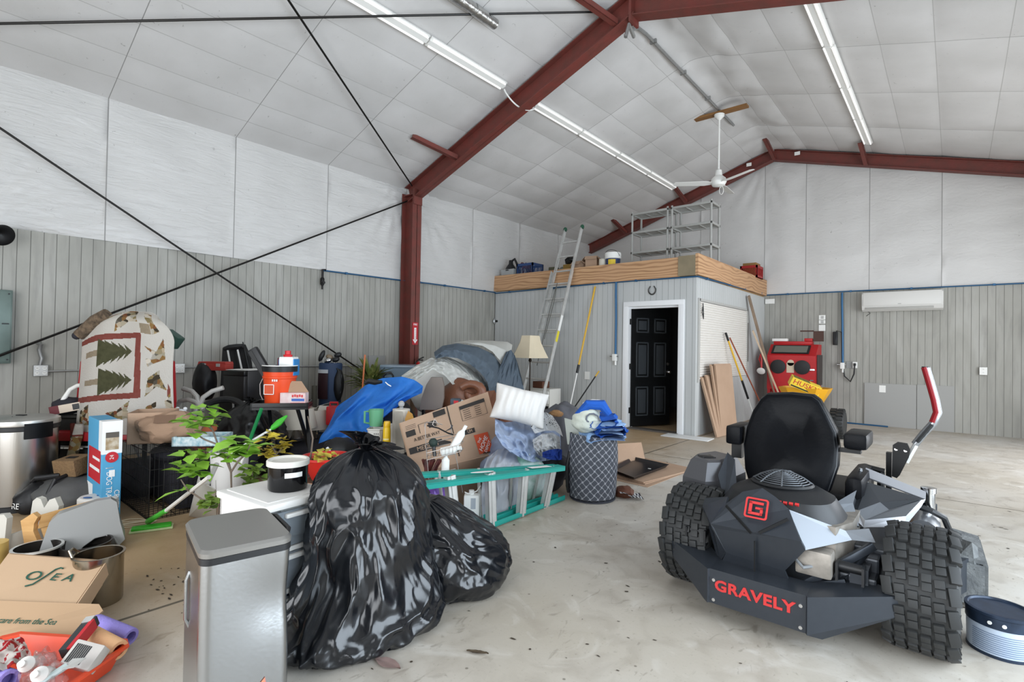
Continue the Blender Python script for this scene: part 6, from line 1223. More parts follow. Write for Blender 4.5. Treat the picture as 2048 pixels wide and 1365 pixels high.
# drawer tower with black crock
root = thing('drawer_tower', 'white plastic drawer tower with clear drawers behind the stainless bin', 'drawers', (-2.505, 1.19, 0), .1); DWH = M('tower_white', 'd8d6d2', .4); CLR = M('drawer_clear', 'c9d2da', .18, 0, trans=.75); HX, HY = .2, .16
g = G(); g.bx((-HX, -HY, 0), (-HX+.015, HY, .6)).bx((-HX, -HY, 0), (HX, -HY+.015, .6)).bx((-HX, HY-.015, 0), (HX, HY, .6)).bx((-HX, -HY, 0), (HX, HY, .02))
for z in (.2, .39): g.bx((-HX, -HY, z), (HX, HY, z+.02))
obj('frame', g, DWH, root, None); g = G(); g.bx((-HX-.015, -HY-.015, .59), (HX+.015, HY+.015, .625), .012); g.bx((-HX+.02, -HY+.02, .622), (HX-.02, HY-.02, .628)); obj('top', g, DWH, root)
for k, z in enumerate((.025, .225, .415)):
    g = G(); h = .16; g.bx((HX-.012, -HY+.02, z), (HX-.004, HY-.02, z+h)); g.bx((-HX+.03, -HY+.02, z), (HX-.005, -HY+.026, z+h)); g.bx((-HX+.03, HY-.026, z), (HX-.005, HY-.02, z+h)); g.bx((-HX+.03, -HY+.02, z), (HX-.01, HY-.02, z+.005)); dw = obj('drawer', g, CLR, root, None)
    g = G(); g.bx((HX-.01, -.07, z+h-.03), (HX+.015, .07, z+h-.01), .006); obj('drawer_pull', g, DWH, dw)
for z, c1, lab in ((.035, '3f5f97', 'blue cloth stored in the lowest clear drawer'), (.235, '7d4550', 'red and white things in the middle clear drawer')):
    g = G(); g.ball((0, 0, .05), (.15, .12, .06), 3, None, lambda p: .25*NZ.noise(p*2.2+V((z*9, 0, 0)))); o = tag(obj('folded_cloth', g, M('drawer_cloth_'+c1, c1, .8, 0, .8, 7, 'c9cbd0'), None, 4, None, root.location+V((0, 0, z+.02))), lab, 'cloth')
for k in range(3):
    g = G(); g.bx((-.06, -.1, 0), (.06, .1, .003), 0, frame((0, 0, 0), (.3, 1, .2), (.5, .1, 1))); o = tag(obj('paper_sheet', g, WHITEP, None, None, None, root.location+V((.07+.03*k, -.02+.03*k, .5-.0*k))), ('front white form', 'middle white form', 'back white form')[k]+' tilted in the top clear drawer', 'paper', 'papers in the top drawer')
cr = thing('crock', 'black round crock with a white lid on the drawer tower', 'crock', root.location+V((-.06, -.02, .628))); g = G(); g.lathe([(0, 0), (.108, 0), (.116, .012), (.118, .155), (.11, .16), (0, .16)], n=40); obj('body', g, M('crock_black', '0e0e10', .12, 0), cr); g = G(); g.lathe([(.12, .15), (.126, .152), (.126, .18), (.12, .186), (.108, .186), (.1, .172), (0, .17)], n=40); obj('lid', g, M('lid_cream', 'c9c6bd', .4), cr); g = G(); g.grid(lambda u, v: V((.1195*math.cos(-.62+.9*u), .1195*math.sin(-.62+.9*u), .09+.03*v)), 10, 1); obj('label', g, WHITEP, cr)
cr.location = fl(564, 985, .628)+V((-.045, .05, 0)); cr.scale = (.78, .78, .78)
# potted things behind the tower: bucket, red bowl, fig
wb = on(452, 985, 2, .0); root = thing('pail', 'white plastic pail holding the green broom handle', 'pail', fl(452, 990, .14)+V((-.1, .06, 0)), 0); root.location.z = .14
g = G(); g.lathe([(0, 0), (.125, 0), (.14, .3), (.148, .3), (.148, .33), (.138, .33), (.12, .02), (0, .02)], n=32); obj('body', g, M('pail_white', 'cdcac6', .45), root); WPL = root.location.copy()
carton('cardboard_box', 'brown box on the floor under the white pail', (WPL.x, WPL.y, 0), (.3, .3, .135), .4, False)
rb = fl(636, 968, .36); root = thing('planter_bowl', 'red plastic bowl planter with small yellowing plants', 'planter', rb+V((-.1, .12, 0)), 0); RB = M('bowl_red', 'c92a22', .4); g = G(); g.lathe([(0, 0), (.1, 0), (.15, .1), (.17, .15), (.18, .15), (.18, .165), (.165, .165), (.14, .09), (0, .09)], n=32); obj('bowl', g, RB, root); g = G(); g.lathe([(0, .12), (.155, .12), (.1, .135), (0, .14)], n=20); obj('soil', g, M('soil'), root)
carton('cardboard_box', 'brown box on the floor under the red bowl planter', (root.location.x, root.location.y, 0), (.3, .3, .355), .4, False); RBL = root.location.copy()
def leaf_poly(g, base, d, L, w, up, lobes=0):
    d = V(d).normalized(); up = V(up); sd = d.cross(up).normalized(); nrm = sd.cross(d); b = V(base); n = 7; A = []; C = []
    for k in range(n+1):
        t = k/n; ww = w*math.sin(PI*t)**.7*(1+.35*math.sin(t*14)*lobes) if 0 < k < n else 0
        p = b+d*L*t-V((0, 0, 1))*.22*L*t*t; A.append(p+sd*ww+nrm*ww*.25); C.append(p-sd*ww+nrm*ww*.25)
    M_ = [b+d*L*k/n-V((0, 0, 1))*.22*L*(k/n)**2 for k in range(n+1)]
    a = [g.b.verts.new(p) for p in A[1:-1]]; m_ = [g.b.verts.new(p) for p in M_]; c = [g.b.verts.new(p) for p in C[1:-1]]
    g.face((m_[0], m_[1], a[0])); g.face((m_[0], c[0], m_[1]))
    for k in range(len(a)-1): g.face((a[k], m_[k+1], m_[k+2], a[k+1])); g.face((m_[k+1], c[k], c[k+1], m_[k+2]))
    g.face((a[-1], m_[-2], m_[-1])); g.face((m_[-2], c[-1], m_[-1]))
FG = M('fig_leaf', '86b53c', .5, 0, .5, 18, '6c9a2e'); FY = M('yellow_leaf', 'c4b23c', .6, 0, .8, 20, '9a8a3a'); FD = M('dark_leaf', '5b7a2c', .5, 0, .7, 15, '7d8f3d'); TWIG = M('twig', '6e6257', .9)
def plant(name, lab, base, twigs, leaves, lmat, group=None, size=.075):
    root = thing(name, lab, 'plant', base); g = G()
    for tw in twigs: g.tube([V(p)-base for p in tw], [.006]*(len(tw)-1)+[.003], 5)
    obj('stems', g, TWIG, root); g = G()
    for p, n, r in leaves:
        for k in range(n):
            a = 2*PI*k/n+R.uniform(-.4, .4); e = R.uniform(-.2, .5); st = V(p)-base
            leaf_poly(g, st+V((R.uniform(-r, r), R.uniform(-r, r), R.uniform(-r, r)))*.5, (math.cos(a)*math.cos(e), math.sin(a)*math.cos(e), math.sin(e)), size*R.uniform(.75, 1.25), size*R.uniform(.3, .42), (R.uniform(-.4, .4), R.uniform(-.4, .4), 1), .5)
    obj('foliage', g, lmat, root, 4); return root
def W(px, py, X): return on(px, py, 0, X)
PB = V((-3.35, 1.52, .0)); potp = thing('flower_pot', 'low dark pot behind the drawer tower holding the fig branches', 'pot', PB); g = G(); g.lathe([(0, 0), (.1, 0), (.13, .28), (.135, .3), (.12, .3), (.115, .25), (0, .25)], n=24); obj('pot', g, M('pot_dark'), potp); g = G(); g.lathe([(0, .25), (.11, .25), (0, .27)]); obj('soil', g, M('soil'), potp)
b0 = V((-3.3, 1.5, .27)); fk = W(462, 945, -3.2)
plant('fig_plant', 'bright green fig branches reaching over the wire crate and the white pail', b0, [[b0, W(463, 985, -3.2), fk, W(455, 915, -3.3), W(480, 905, -3.2)], [fk, W(475, 925, -3.1), W(495, 905, -3.1), W(500, 890, -3.1)], [fk, W(452, 920, -3.4), W(436, 890, -3.6), W(425, 860, -3.8), W(405, 845, -3.9)], [b0, W(405, 1000, -3.5), W(375, 980, -3.6), W(362, 960, -3.7)], [W(425, 860, -3.8), W(412, 840, -3.9), W(405, 825, -3.9)], [W(436, 890, -3.6), W(410, 880, -3.7), W(385, 865, -3.8)]],
      [(W(x, y, X), n, .05) for x, y, X, n in ((412, 820, -3.85, 5), (400, 838, -3.9, 5), (432, 832, -3.9, 4), (385, 845, -3.9, 5), (412, 848, -3.8, 5), (365, 842, -3.8, 3), (392, 865, -3.8, 4), (378, 908, -3.6, 5), (408, 910, -3.6, 4), (360, 940, -3.6, 5), (385, 948, -3.6, 6), (408, 938, -3.6, 4), (392, 930, -3.6, 3), (363, 978, -3.6, 3), (470, 885, -3.2, 6), (485, 895, -3.2, 6), (500, 890, -3.1, 6), (478, 905, -3.15, 6), (452, 918, -3.3, 5), (495, 910, -3.1, 5), (440, 905, -3.4, 4))], FG, size=.105)
plant('potted_plant', 'yellowing leafy plant behind the white lidded crock', W(545, 930, -3.6)-V((0, 0, .12)), [[W(545, 930, -3.6)-V((0, 0, .12)), W(550, 905, -3.6), W(540, 885, -3.6)], [W(548, 915, -3.6), W(565, 895, -3.6)]], [(W(x, y, -3.6), n, .06) for x, y, n in ((535, 880, 6), (548, 875, 6), (562, 882, 6), (545, 895, 7), (560, 900, 6), (572, 888, 5), (530, 898, 5), (548, 912, 6), (562, 910, 4), (535, 912, 4))], FY, size=.075)
blob('dark_clothes', 'dark low heap under the yellowing plant', 'clothes', (-3.85, 2.3, 0), (.4, .42, .34), CLO, 71, .2, 1.8)
plant('potted_plant', 'low dark green plant between the white pail and the drawer tower', W(435, 1012, -3.1)-V((0, 0, .1)), [[W(435, 1012, -3.1)-V((0, 0, .1)), W(440, 1000, -3.1)]], [(W(x, y, -3.1), n, .06) for x, y, n in ((410, 998, 6), (425, 1002, 7), (440, 995, 6), (432, 1010, 6), (445, 1008, 5), (415, 1008, 4))], FD, size=.06)
plant('potted_plant', 'green succulent leaves beside the black crock', W(505, 960, -3.0)-V((0, 0, .08)), [[W(505, 960, -3.0)-V((0, 0, .08)), W(505, 945, -3.0)]], [(W(x, y, -3.0), n, .06) for x, y, n in ((498, 940, 6), (510, 945, 7), (515, 955, 6), (502, 955, 6), (492, 962, 6), (512, 935, 5), (500, 968, 4))], FD, size=.06)
carton('cardboard_box', 'low brown box between the white pail and the drawer tower', (-3.05, 1.75, 0), (.34, .3, .3), .3, False)
plant('potted_plant', 'small yellow leaves growing in the red bowl planter', RBL+V((0, 0, .13)), [[RBL+V((-.05, -.1, .13)), RBL+V((-.02, -.1, .3)), RBL+V((-.1, -.1, .45))], [RBL+V((-.06, -.12, .13)), RBL+V((.05, -.14, .22))]], [(RBL+V((x, y, .17)), 6, .08) for x, y in ((-.05, 0), (.05, .03), (0, -.07), (.07, -.05))], FY, size=.07)
# green broom lying on the crate, squeegee mop, dustpan
root = thing('broom', 'broom with a green handle standing in the white pail', 'broom', WPL+V((.02, .02, .03))); e = W(523, 818, -4.1)-root.location; g = G(); g.tube([(0, 0, 0), e*.45], .011, 8); obj('lower_handle', g, WHITEP, root); g = G(); g.tube([e*.42, e], .014, 8); obj('handle', g, M('broom_green', '1c7a44', .35), root)
root = thing('flat_mop', 'flat mop with a bright green head on the floor before the wire crate', 'mop', fl(297, 1052)); MG = M('mop_green', '3faa2e', .4)
a = fl(262, 1066)-root.location; b = fl(343, 1055)-root.location; g = G(); m = frame(a, b-a, (0, 1, 0)); L = (b-a).length; g.bx((0, -.03, .012), (L, .05, .03), .008, m); obj('head', g, MG, root); g = G(); g.bx((-.01, -.045, .001), (L+.01, .06, .013), .004, m); obj('pad', g, M('mop_pad', 'b9c795', .95, bump=.6, bs=90), root)
p1 = W(332, 1022, -3.95)-root.location; p2 = W(418, 955, -3.35)-root.location; g = G(); g.tube([(0, 0, .03), p1*.4+V((0, 0, .02)), p1], [.022, .018, .016], 10); obj('handle_grip', g, MG, root); g = G(); g.tube([p1*.95, p2], .013, 8); obj('pole', g, M('pole_white', 'cfcbc4', .35), root)
root = thing('duster', 'bright green dusting wand handle under the tray table', 'brush', W(541, 860, -4.3)); e = W(574, 832, -4.3)-root.location; g = G(); g.tube([e*0, e*.15, e*.5, e*.85, e], [.008, .022, .028, .016, .008], 10); obj('grip', g, MG, root); g = G(); d_ = W(470, 902, -4.2)-root.location; g.tube([e*0, d_], .009, 6); obj('stem', g, WHITEP, root)
root = thing('dustpan', 'pale grey plastic dustpan tilted beside the white pail', 'dustpan', fl(378, 1034)); a = V((0, 0, .003)); b = fl(408, 1040)-root.location; c = W(430, 980, -3.55)-root.location; d_ = W(398, 962, -3.75)-root.location; g = G(); g.slab([a, b+V((.1, .05, 0)), c, d_], .006); g.slab([a, d_, d_+V((0, 0, .05)), a+V((0, 0, .015))], .005); g.slab([b+V((.1, .05, 0)), c, c+V((0, 0, .06)), b+V((.1, .05, .015))], .005); obj('pan', g, M('pan_grey', 'b5b2ac', .3), root, None); g = G(); g.tube([(c+d_)/2, (c+d_)/2+V((-.12, .1, .1))], .016); obj('handle', g, M('pan_grey'), root)
# ================================================================ the mower
MO = V((-.62, 3.05, 0)); mower = thing('riding_mower', 'black zero turn riding mower with red lettering GRAVELY on its rear bumper', 'mower', MO)
def mp(px, py, y): return on(px, py, 1, 3.05+y)-MO
MK = M('mower_black', '31353b', .32, .3, .25, 30, '3a3e44'); MG_ = M('mower_lit_grey', '6f7378', .35, .45); MRED = M('mower_red', 'c03030', .4)  # the paler grey paints light onto facets of the black mower
TY = M('tyre_rubber', '1d1d1c', .7); VINB = M('seat_vinyl', '0b0c0f', .38, 0, .2, 15, '121418', .08, 60, spec=.12)
def tyre(cx, yc, r, w, par, nl=19, lab=None):
    g = G(); h = w/2; prof = [(r*.5, -h*.8), (r*.62, -h), (r*.86, -h*1.0), (r*.95, -h*.9), (r*.965, -h*.5), (r*.97, 0), (r*.965, h*.5), (r*.95, h*.9), (r*.86, h), (r*.62, h), (r*.5, h*.8)]
    g.lathe(prof, m=rot(0, PI/2), c=(cx, yc, r), n=48, caps=False)
    pit = 2*PI/nl
    for k in range(nl):
        for j, (o, wd, ph, sk) in enumerate(((-.83, .29, .0, .16), (-.5, .29, .22, .1), (-.165, .28, .38, .06), (.165, .28, .5, .06), (.5, .29, .66, .1), (.83, .29, .88, .16))):
            a = pit*(k+ph); sh = abs(o) > .7; rr = r*(.955 if not sh else .94); ln = pit*r*.78; q_ = wd*h/2
            m = T(cx, yc, r) @ rot(a) @ T(o*h, 0, rr) @ rot(0, o*.4 if sh else o*.08, sk)
            if sh: g.bx((-q_, -ln/2, -.03), (q_, ln/2, .016), .003, m); g.bx((q_-.012 if o > 0 else -q_-.006, -ln*.45, -.05), (q_+.006 if o > 0 else -q_+.012, ln*.2, .0), 0, m)
            else: g.bx((-q_*.93, -ln/2, -.02), (q_*.93, -.0018, .017), .003, m); g.bx((-q_*.93, .0018, -.02), (q_*.93, ln/2, .017), .003, m)
    t = obj('tyre', g, TY, par, .5)
    g = G(); g.lathe([(0, -h*.5), (r*.48, -h*.55), (r*.52, -h*.85), (r*.52, h*.85), (r*.48, h*.55), (0, h*.5)], m=rot(0, PI/2), c=(cx, yc, r), n=30); obj('wheel_rim', g, M('rim_dark', '3a3c40', .4, .5), t); return t
tyre(-.512, 0, .272, .265, mower); tyre(.512, 0, .272, .265, mower)
for x in (-.42, .42):
    g = G(); g.lathe([(.05, -.07), (.13, -.08), (.15, -.05), (.15, .05), (.13, .08), (.05, .07)], m=rot(0, PI/2), c=(x, 1.45, .15), n=24); obj('front_wheel', g, TY, mower); g = G(); g.tube([(x, 1.45, .15), (x+.1, 1.45, .15), (x+.1, 1.4, .34), (x, 1.3, .36)], .02); obj('caster_fork', g, MK, mower)
g = G(); g.bx((-.36, -.2, .2), (.36, 1.3, .32), .01).bx((-.33, -.22, .18), (-.26, 1.35, .36)).bx((.26, -.22, .18), (.33, 1.35, .36)); obj('main_frame', g, MK, mower, None)
g = G(); g.cyl((-.4, 0, .272), (.4, 0, .272), .05); g.bx((-.33, -.12, .18), (-.16, .12, .36), .02).bx((.16, -.12, .18), (.33, .12, .36), .02); obj('transaxle', g, M('axle_grey', '44474b', .5, .5), mower)
# deck
g = G(); g.prism([(-.6, .45), (.62, .45), (.7, .7), (.66, 1.15), (-.6, 1.15)], .17, T(0, 0, .09)); g.cyl((-.3, .8, .26), (-.3, .8, .3), .12); g.cyl((.3, .8, .26), (.3, .8, .3), .12); dk = obj('mower_deck', g, MK, mower, None)
g = G(); g.slab([mp(1898, 1075, .85), mp(1955, 1095, .72), mp(1962, 1150, .66), mp(1900, 1150, .66)], .05); g.slab([(.6, .62, .25), (.74, .66, .23), (.74, .66, .03), (.6, .62, .03)], .02); g.slab([(.74, .66, .23), (.72, 1.1, .25), (.72, 1.1, .04), (.74, .66, .03)], .02); g.slab([(.6, .62, .255), (.6, 1.1, .27), (.73, 1.1, .25), (.745, .66, .235)], .02); obj('discharge_chute', g, M('chute_grey', '4c4e4f', .75, 0, .8, 14, '6f7170', .5, 60), dk, None)
# bumper
yb, yw = -.43, -.24
p = [mp(1420, 1135, yb), mp(1612, 1195, yb), mp(1610, 1272, yb), mp(1422, 1202, yb)]; zt = (p[0].z+p[1].z)/2; zl = (p[2].z+p[3].z)/2; xl, xr_ = p[0].x, p[1].x
g = G(); g.slab([(xl, yb, zl), (xr_, yb, zl), (xr_, yb, zt), (xl, yb, zt)], .014)
g.slab([(xl, yb, zt), (xl, yb, zl), (xl-.02, yb+.02, zl), (-.575, yw, .215), (-.575, yw, .29)], .014); g.slab([(xr_, yb, zl), (xr_, yb, zt), (.45, yw, .30), (.45, yw, .22), (xr_+.05, yb+.05, zl-.02)], .014)
g.slab([(xl, yb, zt), (xr_, yb, zt), (xr_, yb+.14, zt+.01), (xl, yb+.14, zt+.01)], .012); g.slab([(xr_, yb, zt), (.45, yw, .30), (.3, yw+.1, .3), (xr_, yb+.14, zt+.01)], .012); g.slab([(xl, yb, zt), (xl, yb+.14, zt+.01), (-.42, yw+.1, .29), (-.575, yw, .29)], .012)
bp = obj('rear_bumper', g, MK, mower, None); textm('lettering', 'GRAVELY', .07, MRED, bp, frame(((xl+xr_)/2-.01, yb-.002, (zt+zl)/2+.01), (1, 0, 0), (0, 0, 1)), .003, 1.06, sx=1.15, off=.0022)
g = G(); [g.cyl((x, yb-.006, z), (x, yb+.004, z), .008) for x in (xl+.02, xr_-.02) for z in (zl+.02, zt-.05)]; obj('bolts', g, CHROME, bp)
for x, nm in ((-.43, 0), (.27, 1)):
    g = G(); g.cyl((x-.05, yb+.2, .36), (x+.04, yb+.2, .36), .022); g.bx((x-.06, yb+.16, .3), (x-.05, yb+.23, .38)); g.bx((x+.04, yb+.16, .3), (x+.05, yb+.23, .38)); obj('bumper_roller', g, BLACKP, bp)
# rear engine guard
A1, A2, A3 = -.36, -.31, -.27
gd = [(1485, 984, -.27), (1525, 977, -.26), (1552, 995, -.27), (1578, 1019, -.29), (1602, 1078, -.37)]; lo = [(1611, 1101, -.36), (1569, 1143, -.33), (1585, 1179, -.30), (1441, 1130, -.30), (1452, 1106, -.33), (1423, 1056, -.36)]
g = G(); fold = [mp(1421, 1048, -.37), mp(1602, 1084, -.375)]
g.slab([mp(1452, 1008, -.30), fold[0], fold[1]]+[mp(*q) for q in gd[::-1][1:]], .012); g.slab([fold[0]]+[mp(*q) for q in lo[::-1]]+[fold[1]], .012)
gdn = obj('engine_guard', g, MK, mower, None)
g = G(); [g.slab([mp(*q) for q in qs], .01) for qs in ([(1452, 1008, -.3), (1455, 994, -.24), (1410, 997, -.16), (1405, 1013, -.18), (1421, 1048, -.37)], [(1405, 1013, -.18), (1438, 1128, -.28), (1452, 1106, -.33), (1421, 1048, -.37)])]; obj('guard_side', g, MK, gdn, None)
g = G(); g.slab([mp(*q) for q in [(1578, 1020, -.29), (1611, 1101, -.36), (1704, 1081, -.15), (1691, 1062, -.15)]], .01); g.slab([mp(*q) for q in [(1691, 1062, -.15), (1704, 1081, -.15), (1751, 1086, -.12), (1738, 1058, -.12)]], .012); obj('guard_side', g, MG_, gdn, None)  # paler than the other wing: light on this facet put into the colour
def strut(a, b, w, nm='strut'):
    a = mp(*a); b = mp(*b); m = frame(a, b-a, (0, 0, 1)); L = (b-a).length; g = G(); g.bx((0, -w/2, -.012), (L, w/2, .012), .003, m); return obj(nm, g, MK, gdn, .5)
strut((1748, 1092, -.12), (1600, 1172, -.28), .035); strut((1735, 1100, -.1), (1690, 1160, -.2), .025); strut((1600, 1174, -.28), (1690, 1164, -.22), .03)
SL = M('slot_dark', '050506', .8)
def slotb(a, b, w):
    a = mp(*a); b = mp(*b); m = frame((a+b)/2, b-a, (0, 0, 1)); L = (b-a).length; g = G(); g.bx((-L/2, -w/2, -.003), (L/2, w/2, .003), 0, m); obj('slot', g, SL, gdn, None)
slotb((1452, 1012, -.318), (1502, 1067, -.378), .012); slotb((1518, 1067, -.376), (1576, 1039, -.34), .013); slotb((1509, 1084, -.382), (1509, 1143, -.345), .012)
lm = frame(mp(1513, 1018, -.336), (1, 0, .0), (mp(1513, 1000, -.31)-mp(1513, 1036, -.352))); g = G()
def rr(w, h, r): return [(sx*(w-r)+r*math.cos(a), sy*(h-r)+r*math.sin(a)) for sx, sy, a0 in ((1, 1, 0), (-1, 1, PI/2), (-1, -1, PI), (1, -1, 3*PI/2)) for a in [a0+PI/2*k/4 for k in range(5)]]
def ringp(g, w, h, r, t, z0=.002, z1=.006):
    o = rr(w, h, r); i = rr(w-t, h-t, max(.002, r-t*.6)); g.rings([[lm @ V((x, y, z)) for x, y in P] for P, z in ((o, z0), (o, z1), (i, z1), (i, z0))], False, True, True)
ringp(g, .052, .05, .012, .008); obj('logo_ring', g, MRED, gdn, .5); g = G(); g.bx((-.034, -.026, 0), (-.02, .03, .006), 0, lm); g.bx((-.034, .02, 0), (.03, .032, .006), 0, lm); g.bx((-.034, -.032, 0), (.03, -.02, .006), 0, lm); g.bx((.018, -.032, 0), (.03, .004, .006), 0, lm); g.bx((-.004, -.004, 0), (.03, .006, .006), 0, lm); obj('logo_letter', g, MRED, gdn, None)
# engine
ec = V((-.07, -.02, 0)); g = G(); g.prism([(-.25, -.2), (.2, -.2), (.25, -.05), (.25, .2), (-.28, .2), (-.3, -.05)], .2, T(0, 0, .32)); obj('engine_block', g, M('engine_pale', '9a938a', .5, .4, .6, 18, '5a564f'), mower, None)
g = G(); rs = [(.30, .235, .42), (.29, .23, .52), (.24, .2, .6), (.17, .16, .635), (.14, .135, .645)]; n = 28
g.rings([[ec+V((a*math.copysign(abs(math.cos(t))**.75, math.cos(t)), b*math.copysign(abs(math.sin(t))**.75, math.sin(t)), z)) for t in [2*PI*k/n for k in range(n)]] for a, b, z in rs]); sh = obj('engine_shroud', g, BLACKP, mower, .5)
g = G(); [g.tube([ec+V((r*math.cos(t), r*math.sin(t), .655+.055*(1-(r/.14)**2))) for t in [2*PI*k/28 for k in range(28)]], .0032, 5, True) for r in (.14, .128, .116, .104, .092, .08, .068, .056, .044, .03)]; [g.tube([ec+V((r*math.cos(t), r*math.sin(t), .657+.055*(1-(r/.14)**2))) for r in (.0, .05, .1, .14)], .0045, 5) for t in [2*PI*k/8+.2 for k in range(8)]]; obj('fan_grille', g, M('grille_grey', '55585c', .4, .4), sh)
g = G(); g.lathe([(0, .64), (.142, .64), (.15, .65), (.142, .66)], n=30, c=ec); obj('grille_ring', g, BLACKP, sh)
g = G(); [g.box(ec+V((-.09+.025*k, -.205+.0008*(k-4)**2, .595)), (.017, .012, .012), rot(.7)) for k in range(9)]; obj('red_lettering', g, MRED, sh, None)
g = G(); g.tube([ec+V((-.06, -.22, .5)), ec+V((-.02, -.26, .47)), ec+V((.1, -.25, .45)), ec+V((.2, -.2, .42))], .012); g.tube([ec+V((.1, -.27, .38)), ec+V((.16, -.3, .34)), ec+V((.26, -.22, .36))], .008); obj('hose', g, M('hose_grey', '777a7c', .4), mower)
g = G(); g.bx((.05, -.3, .3), (.2, -.2, .42), .015); obj('oil_filter_housing', g, M('engine_pale'), mower)
# seat
ys = .30; so = [(1522, 789), (1570, 788), (1616, 793), (1630, 803), (1648, 832), (1668, 868), (1674, 900), (1673, 937), (1658, 985), (1630, 998), (1570, 1000), (1520, 988), (1500, 972), (1488, 940), (1481, 890), (1485, 856), (1496, 822), (1510, 798)]
cx_, cz_ = -.08, .8
def sring(k, y, bulge=0): return [V((cx_+(mp(px, py, ys).x-cx_)*k, y+.14*((mp(px, py, ys).z-.5)/.6), cz_+(mp(px, py, ys).z-cz_)*k)) for px, py in so]
g = G(); g.rings([sring(.25, ys-.036), sring(.6, ys-.036), sring(.9, ys-.034), sring(.97, ys-.024), sring(1., ys+.02), sring(1.0, ys+.06), sring(.9, ys+.12), sring(.4, ys+.09)]); st = obj('seat_back', g, VINB, mower, 1.3)
g = G(); g.tube(sring(.965, ys-.018), .006, 6, True); obj('piping', g, BLACKP, st)
g = G(); g.bx((-.34, ys+.05, .44), (.22, ys+.6, .56), .05); g.bx((.16, ys+.02, .48), (.25, ys+.55, .66), .04); obj('seat_cushion', g, VINB, mower)
g = G(); g.bx((-.36, ys-.05, .36), (.26, ys+.6, .44), .01); obj('seat_base', g, MK, mower)
g = G(); mm = T(mp(1713, 883, .38)); g.bx((-.055, -.06, -.04), (.055, .22, .045), .018, mm); ar = obj('armrest', g, VINB, mower); g = G(); g.bx((-.09, -.0, -.07), (.02, .05, -.05), 0, mm); obj('armrest_bracket', g, BLACKM, ar)
g = G(); mm = T(mp(1470, 868, .38)); g.bx((-.04, -.06, -.06), (.05, .22, .055), .018, mm); ar = obj('armrest', g, VINB, mower); g = G(); g.bx((-.02, .0, -.15), (.04, .05, -.05), 0, mm); obj('armrest_bracket', g, BLACKM, ar)
# tank and pods
g = G(); tk = [(-.66, .1), (-.5, .05), (-.42, .15), (-.4, .5), (-.62, .6), (-.7, .35)]
g.rings([[V((x*k-(1-k)*.55, y*k+(1-k)*.3, z)) for x, y in tk] for k, z in ((.75, .34), (1.0, .46), (.98, .56), (.72, .66), (.6, .67))]); tank = obj('fuel_tank', g, MG_ if 0 else M('tank_grey', '4f4f52', .4, .3), mower, None)
g = G(); g.lathe([(0, 0), (.055, 0), (.06, .01), (.058, .03), (.04, .04), (0, .042)], c=mp(1413, 925, .25), n=20); [g.box(mp(1413, 925, .25)+V((.045*math.cos(a), .045*math.sin(a), .03)), (.02, .012, .02), rot(0, 0, a)) for a in (0, 1.57, 3.14, 4.71)]; obj('fuel_cap', g, BLACKP, tank)
g = G(); g.slab([mp(*q) for q in [(1436, 950, .1), (1450, 1010, .0), (1475, 1000, .05), (1470, 920, .2), (1455, 905, .25)]], .02); obj('tank_bracket', g, MK, tank, None)
g = G(); F_ = [(1729, 953, .60), (1851, 999, .50), (1842, 1015, .38), (1809, 1055, .22), (1727, 1055, .15), (1702, 1032, .16), (1704, 997, .28)]
P_ = [mp(*q) for q in F_]; top1 = mp(1752, 1018, .3); top2 = mp(1735, 965, .5)
g.slab([P_[6], P_[5], mp(1715, 1022, .2), mp(1760, 1005, .33), top2, P_[0]], .03); pod = obj('side_pod', g, M('pod_dark', '3c3f43', .4, .4), mower, None)
g = G(); g.slab([mp(1735, 965, .5), mp(1760, 1005, .33), mp(1778, 1020, .3), mp(1838, 1000, .42), P_[1]], .02); obj('pod_top', g, M('pod_dark'), pod, None)
g = G(); g.slab([mp(1715, 1022, .2), mp(1730, 1041, .16), mp(1812, 1033, .24), mp(1842, 1001, .42), mp(1778, 1020, .3), mp(1760, 1005, .33)], .02); obj('pod_facet', g, MG_, pod, None); g = G(); g.slab([mp(1702, 1032, .16), P_[4], P_[3], P_[2], P_[1], mp(1842, 1001, .42), mp(1812, 1033, .24), mp(1730, 1041, .16), mp(1715, 1022, .2)], .02); obj('pod_edge', g, M('pod_lit', 'b3b5ba', .3, .5), pod, None)  # paler facet and edge: light falling on the pod painted into the colour
g = G(); g.slab([P_[0], P_[1], P_[1]+V((0, .05, .03)), P_[0]+V((0, .06, .04))], .01); g.slab([P_[0], mp(1722, 985, .45), mp(1728, 990, .42), top2], .01); obj('pod_lip', g, M('pod_lit'), pod, None)  # lip in the same painted-in lit tone as the pod edge
g = G(); g.slab([mp(1640, 1042, -.02), mp(1662, 1013, .1), mp(1711, 984, .3), mp(1704, 1010, .2), mp(1716, 1056, .1), mp(1680, 1052, .0)], .012); obj('inner_fender', g, MG_, pod, None)
g = G(); g.bx((.2, .0, .36), (.5, .7, .40), .01); g.bx((.12, -.1, .3), (.36, .3, .38), .01); obj('pod_floor', g, MK, mower, None)
g = G(); g.bx((-.5, .0, .32), (-.3, .7, .36), .01); g.bx((-.3, .9, .2), (.36, 1.4, .24), .01); obj('foot_plate', g, MK, mower, None)
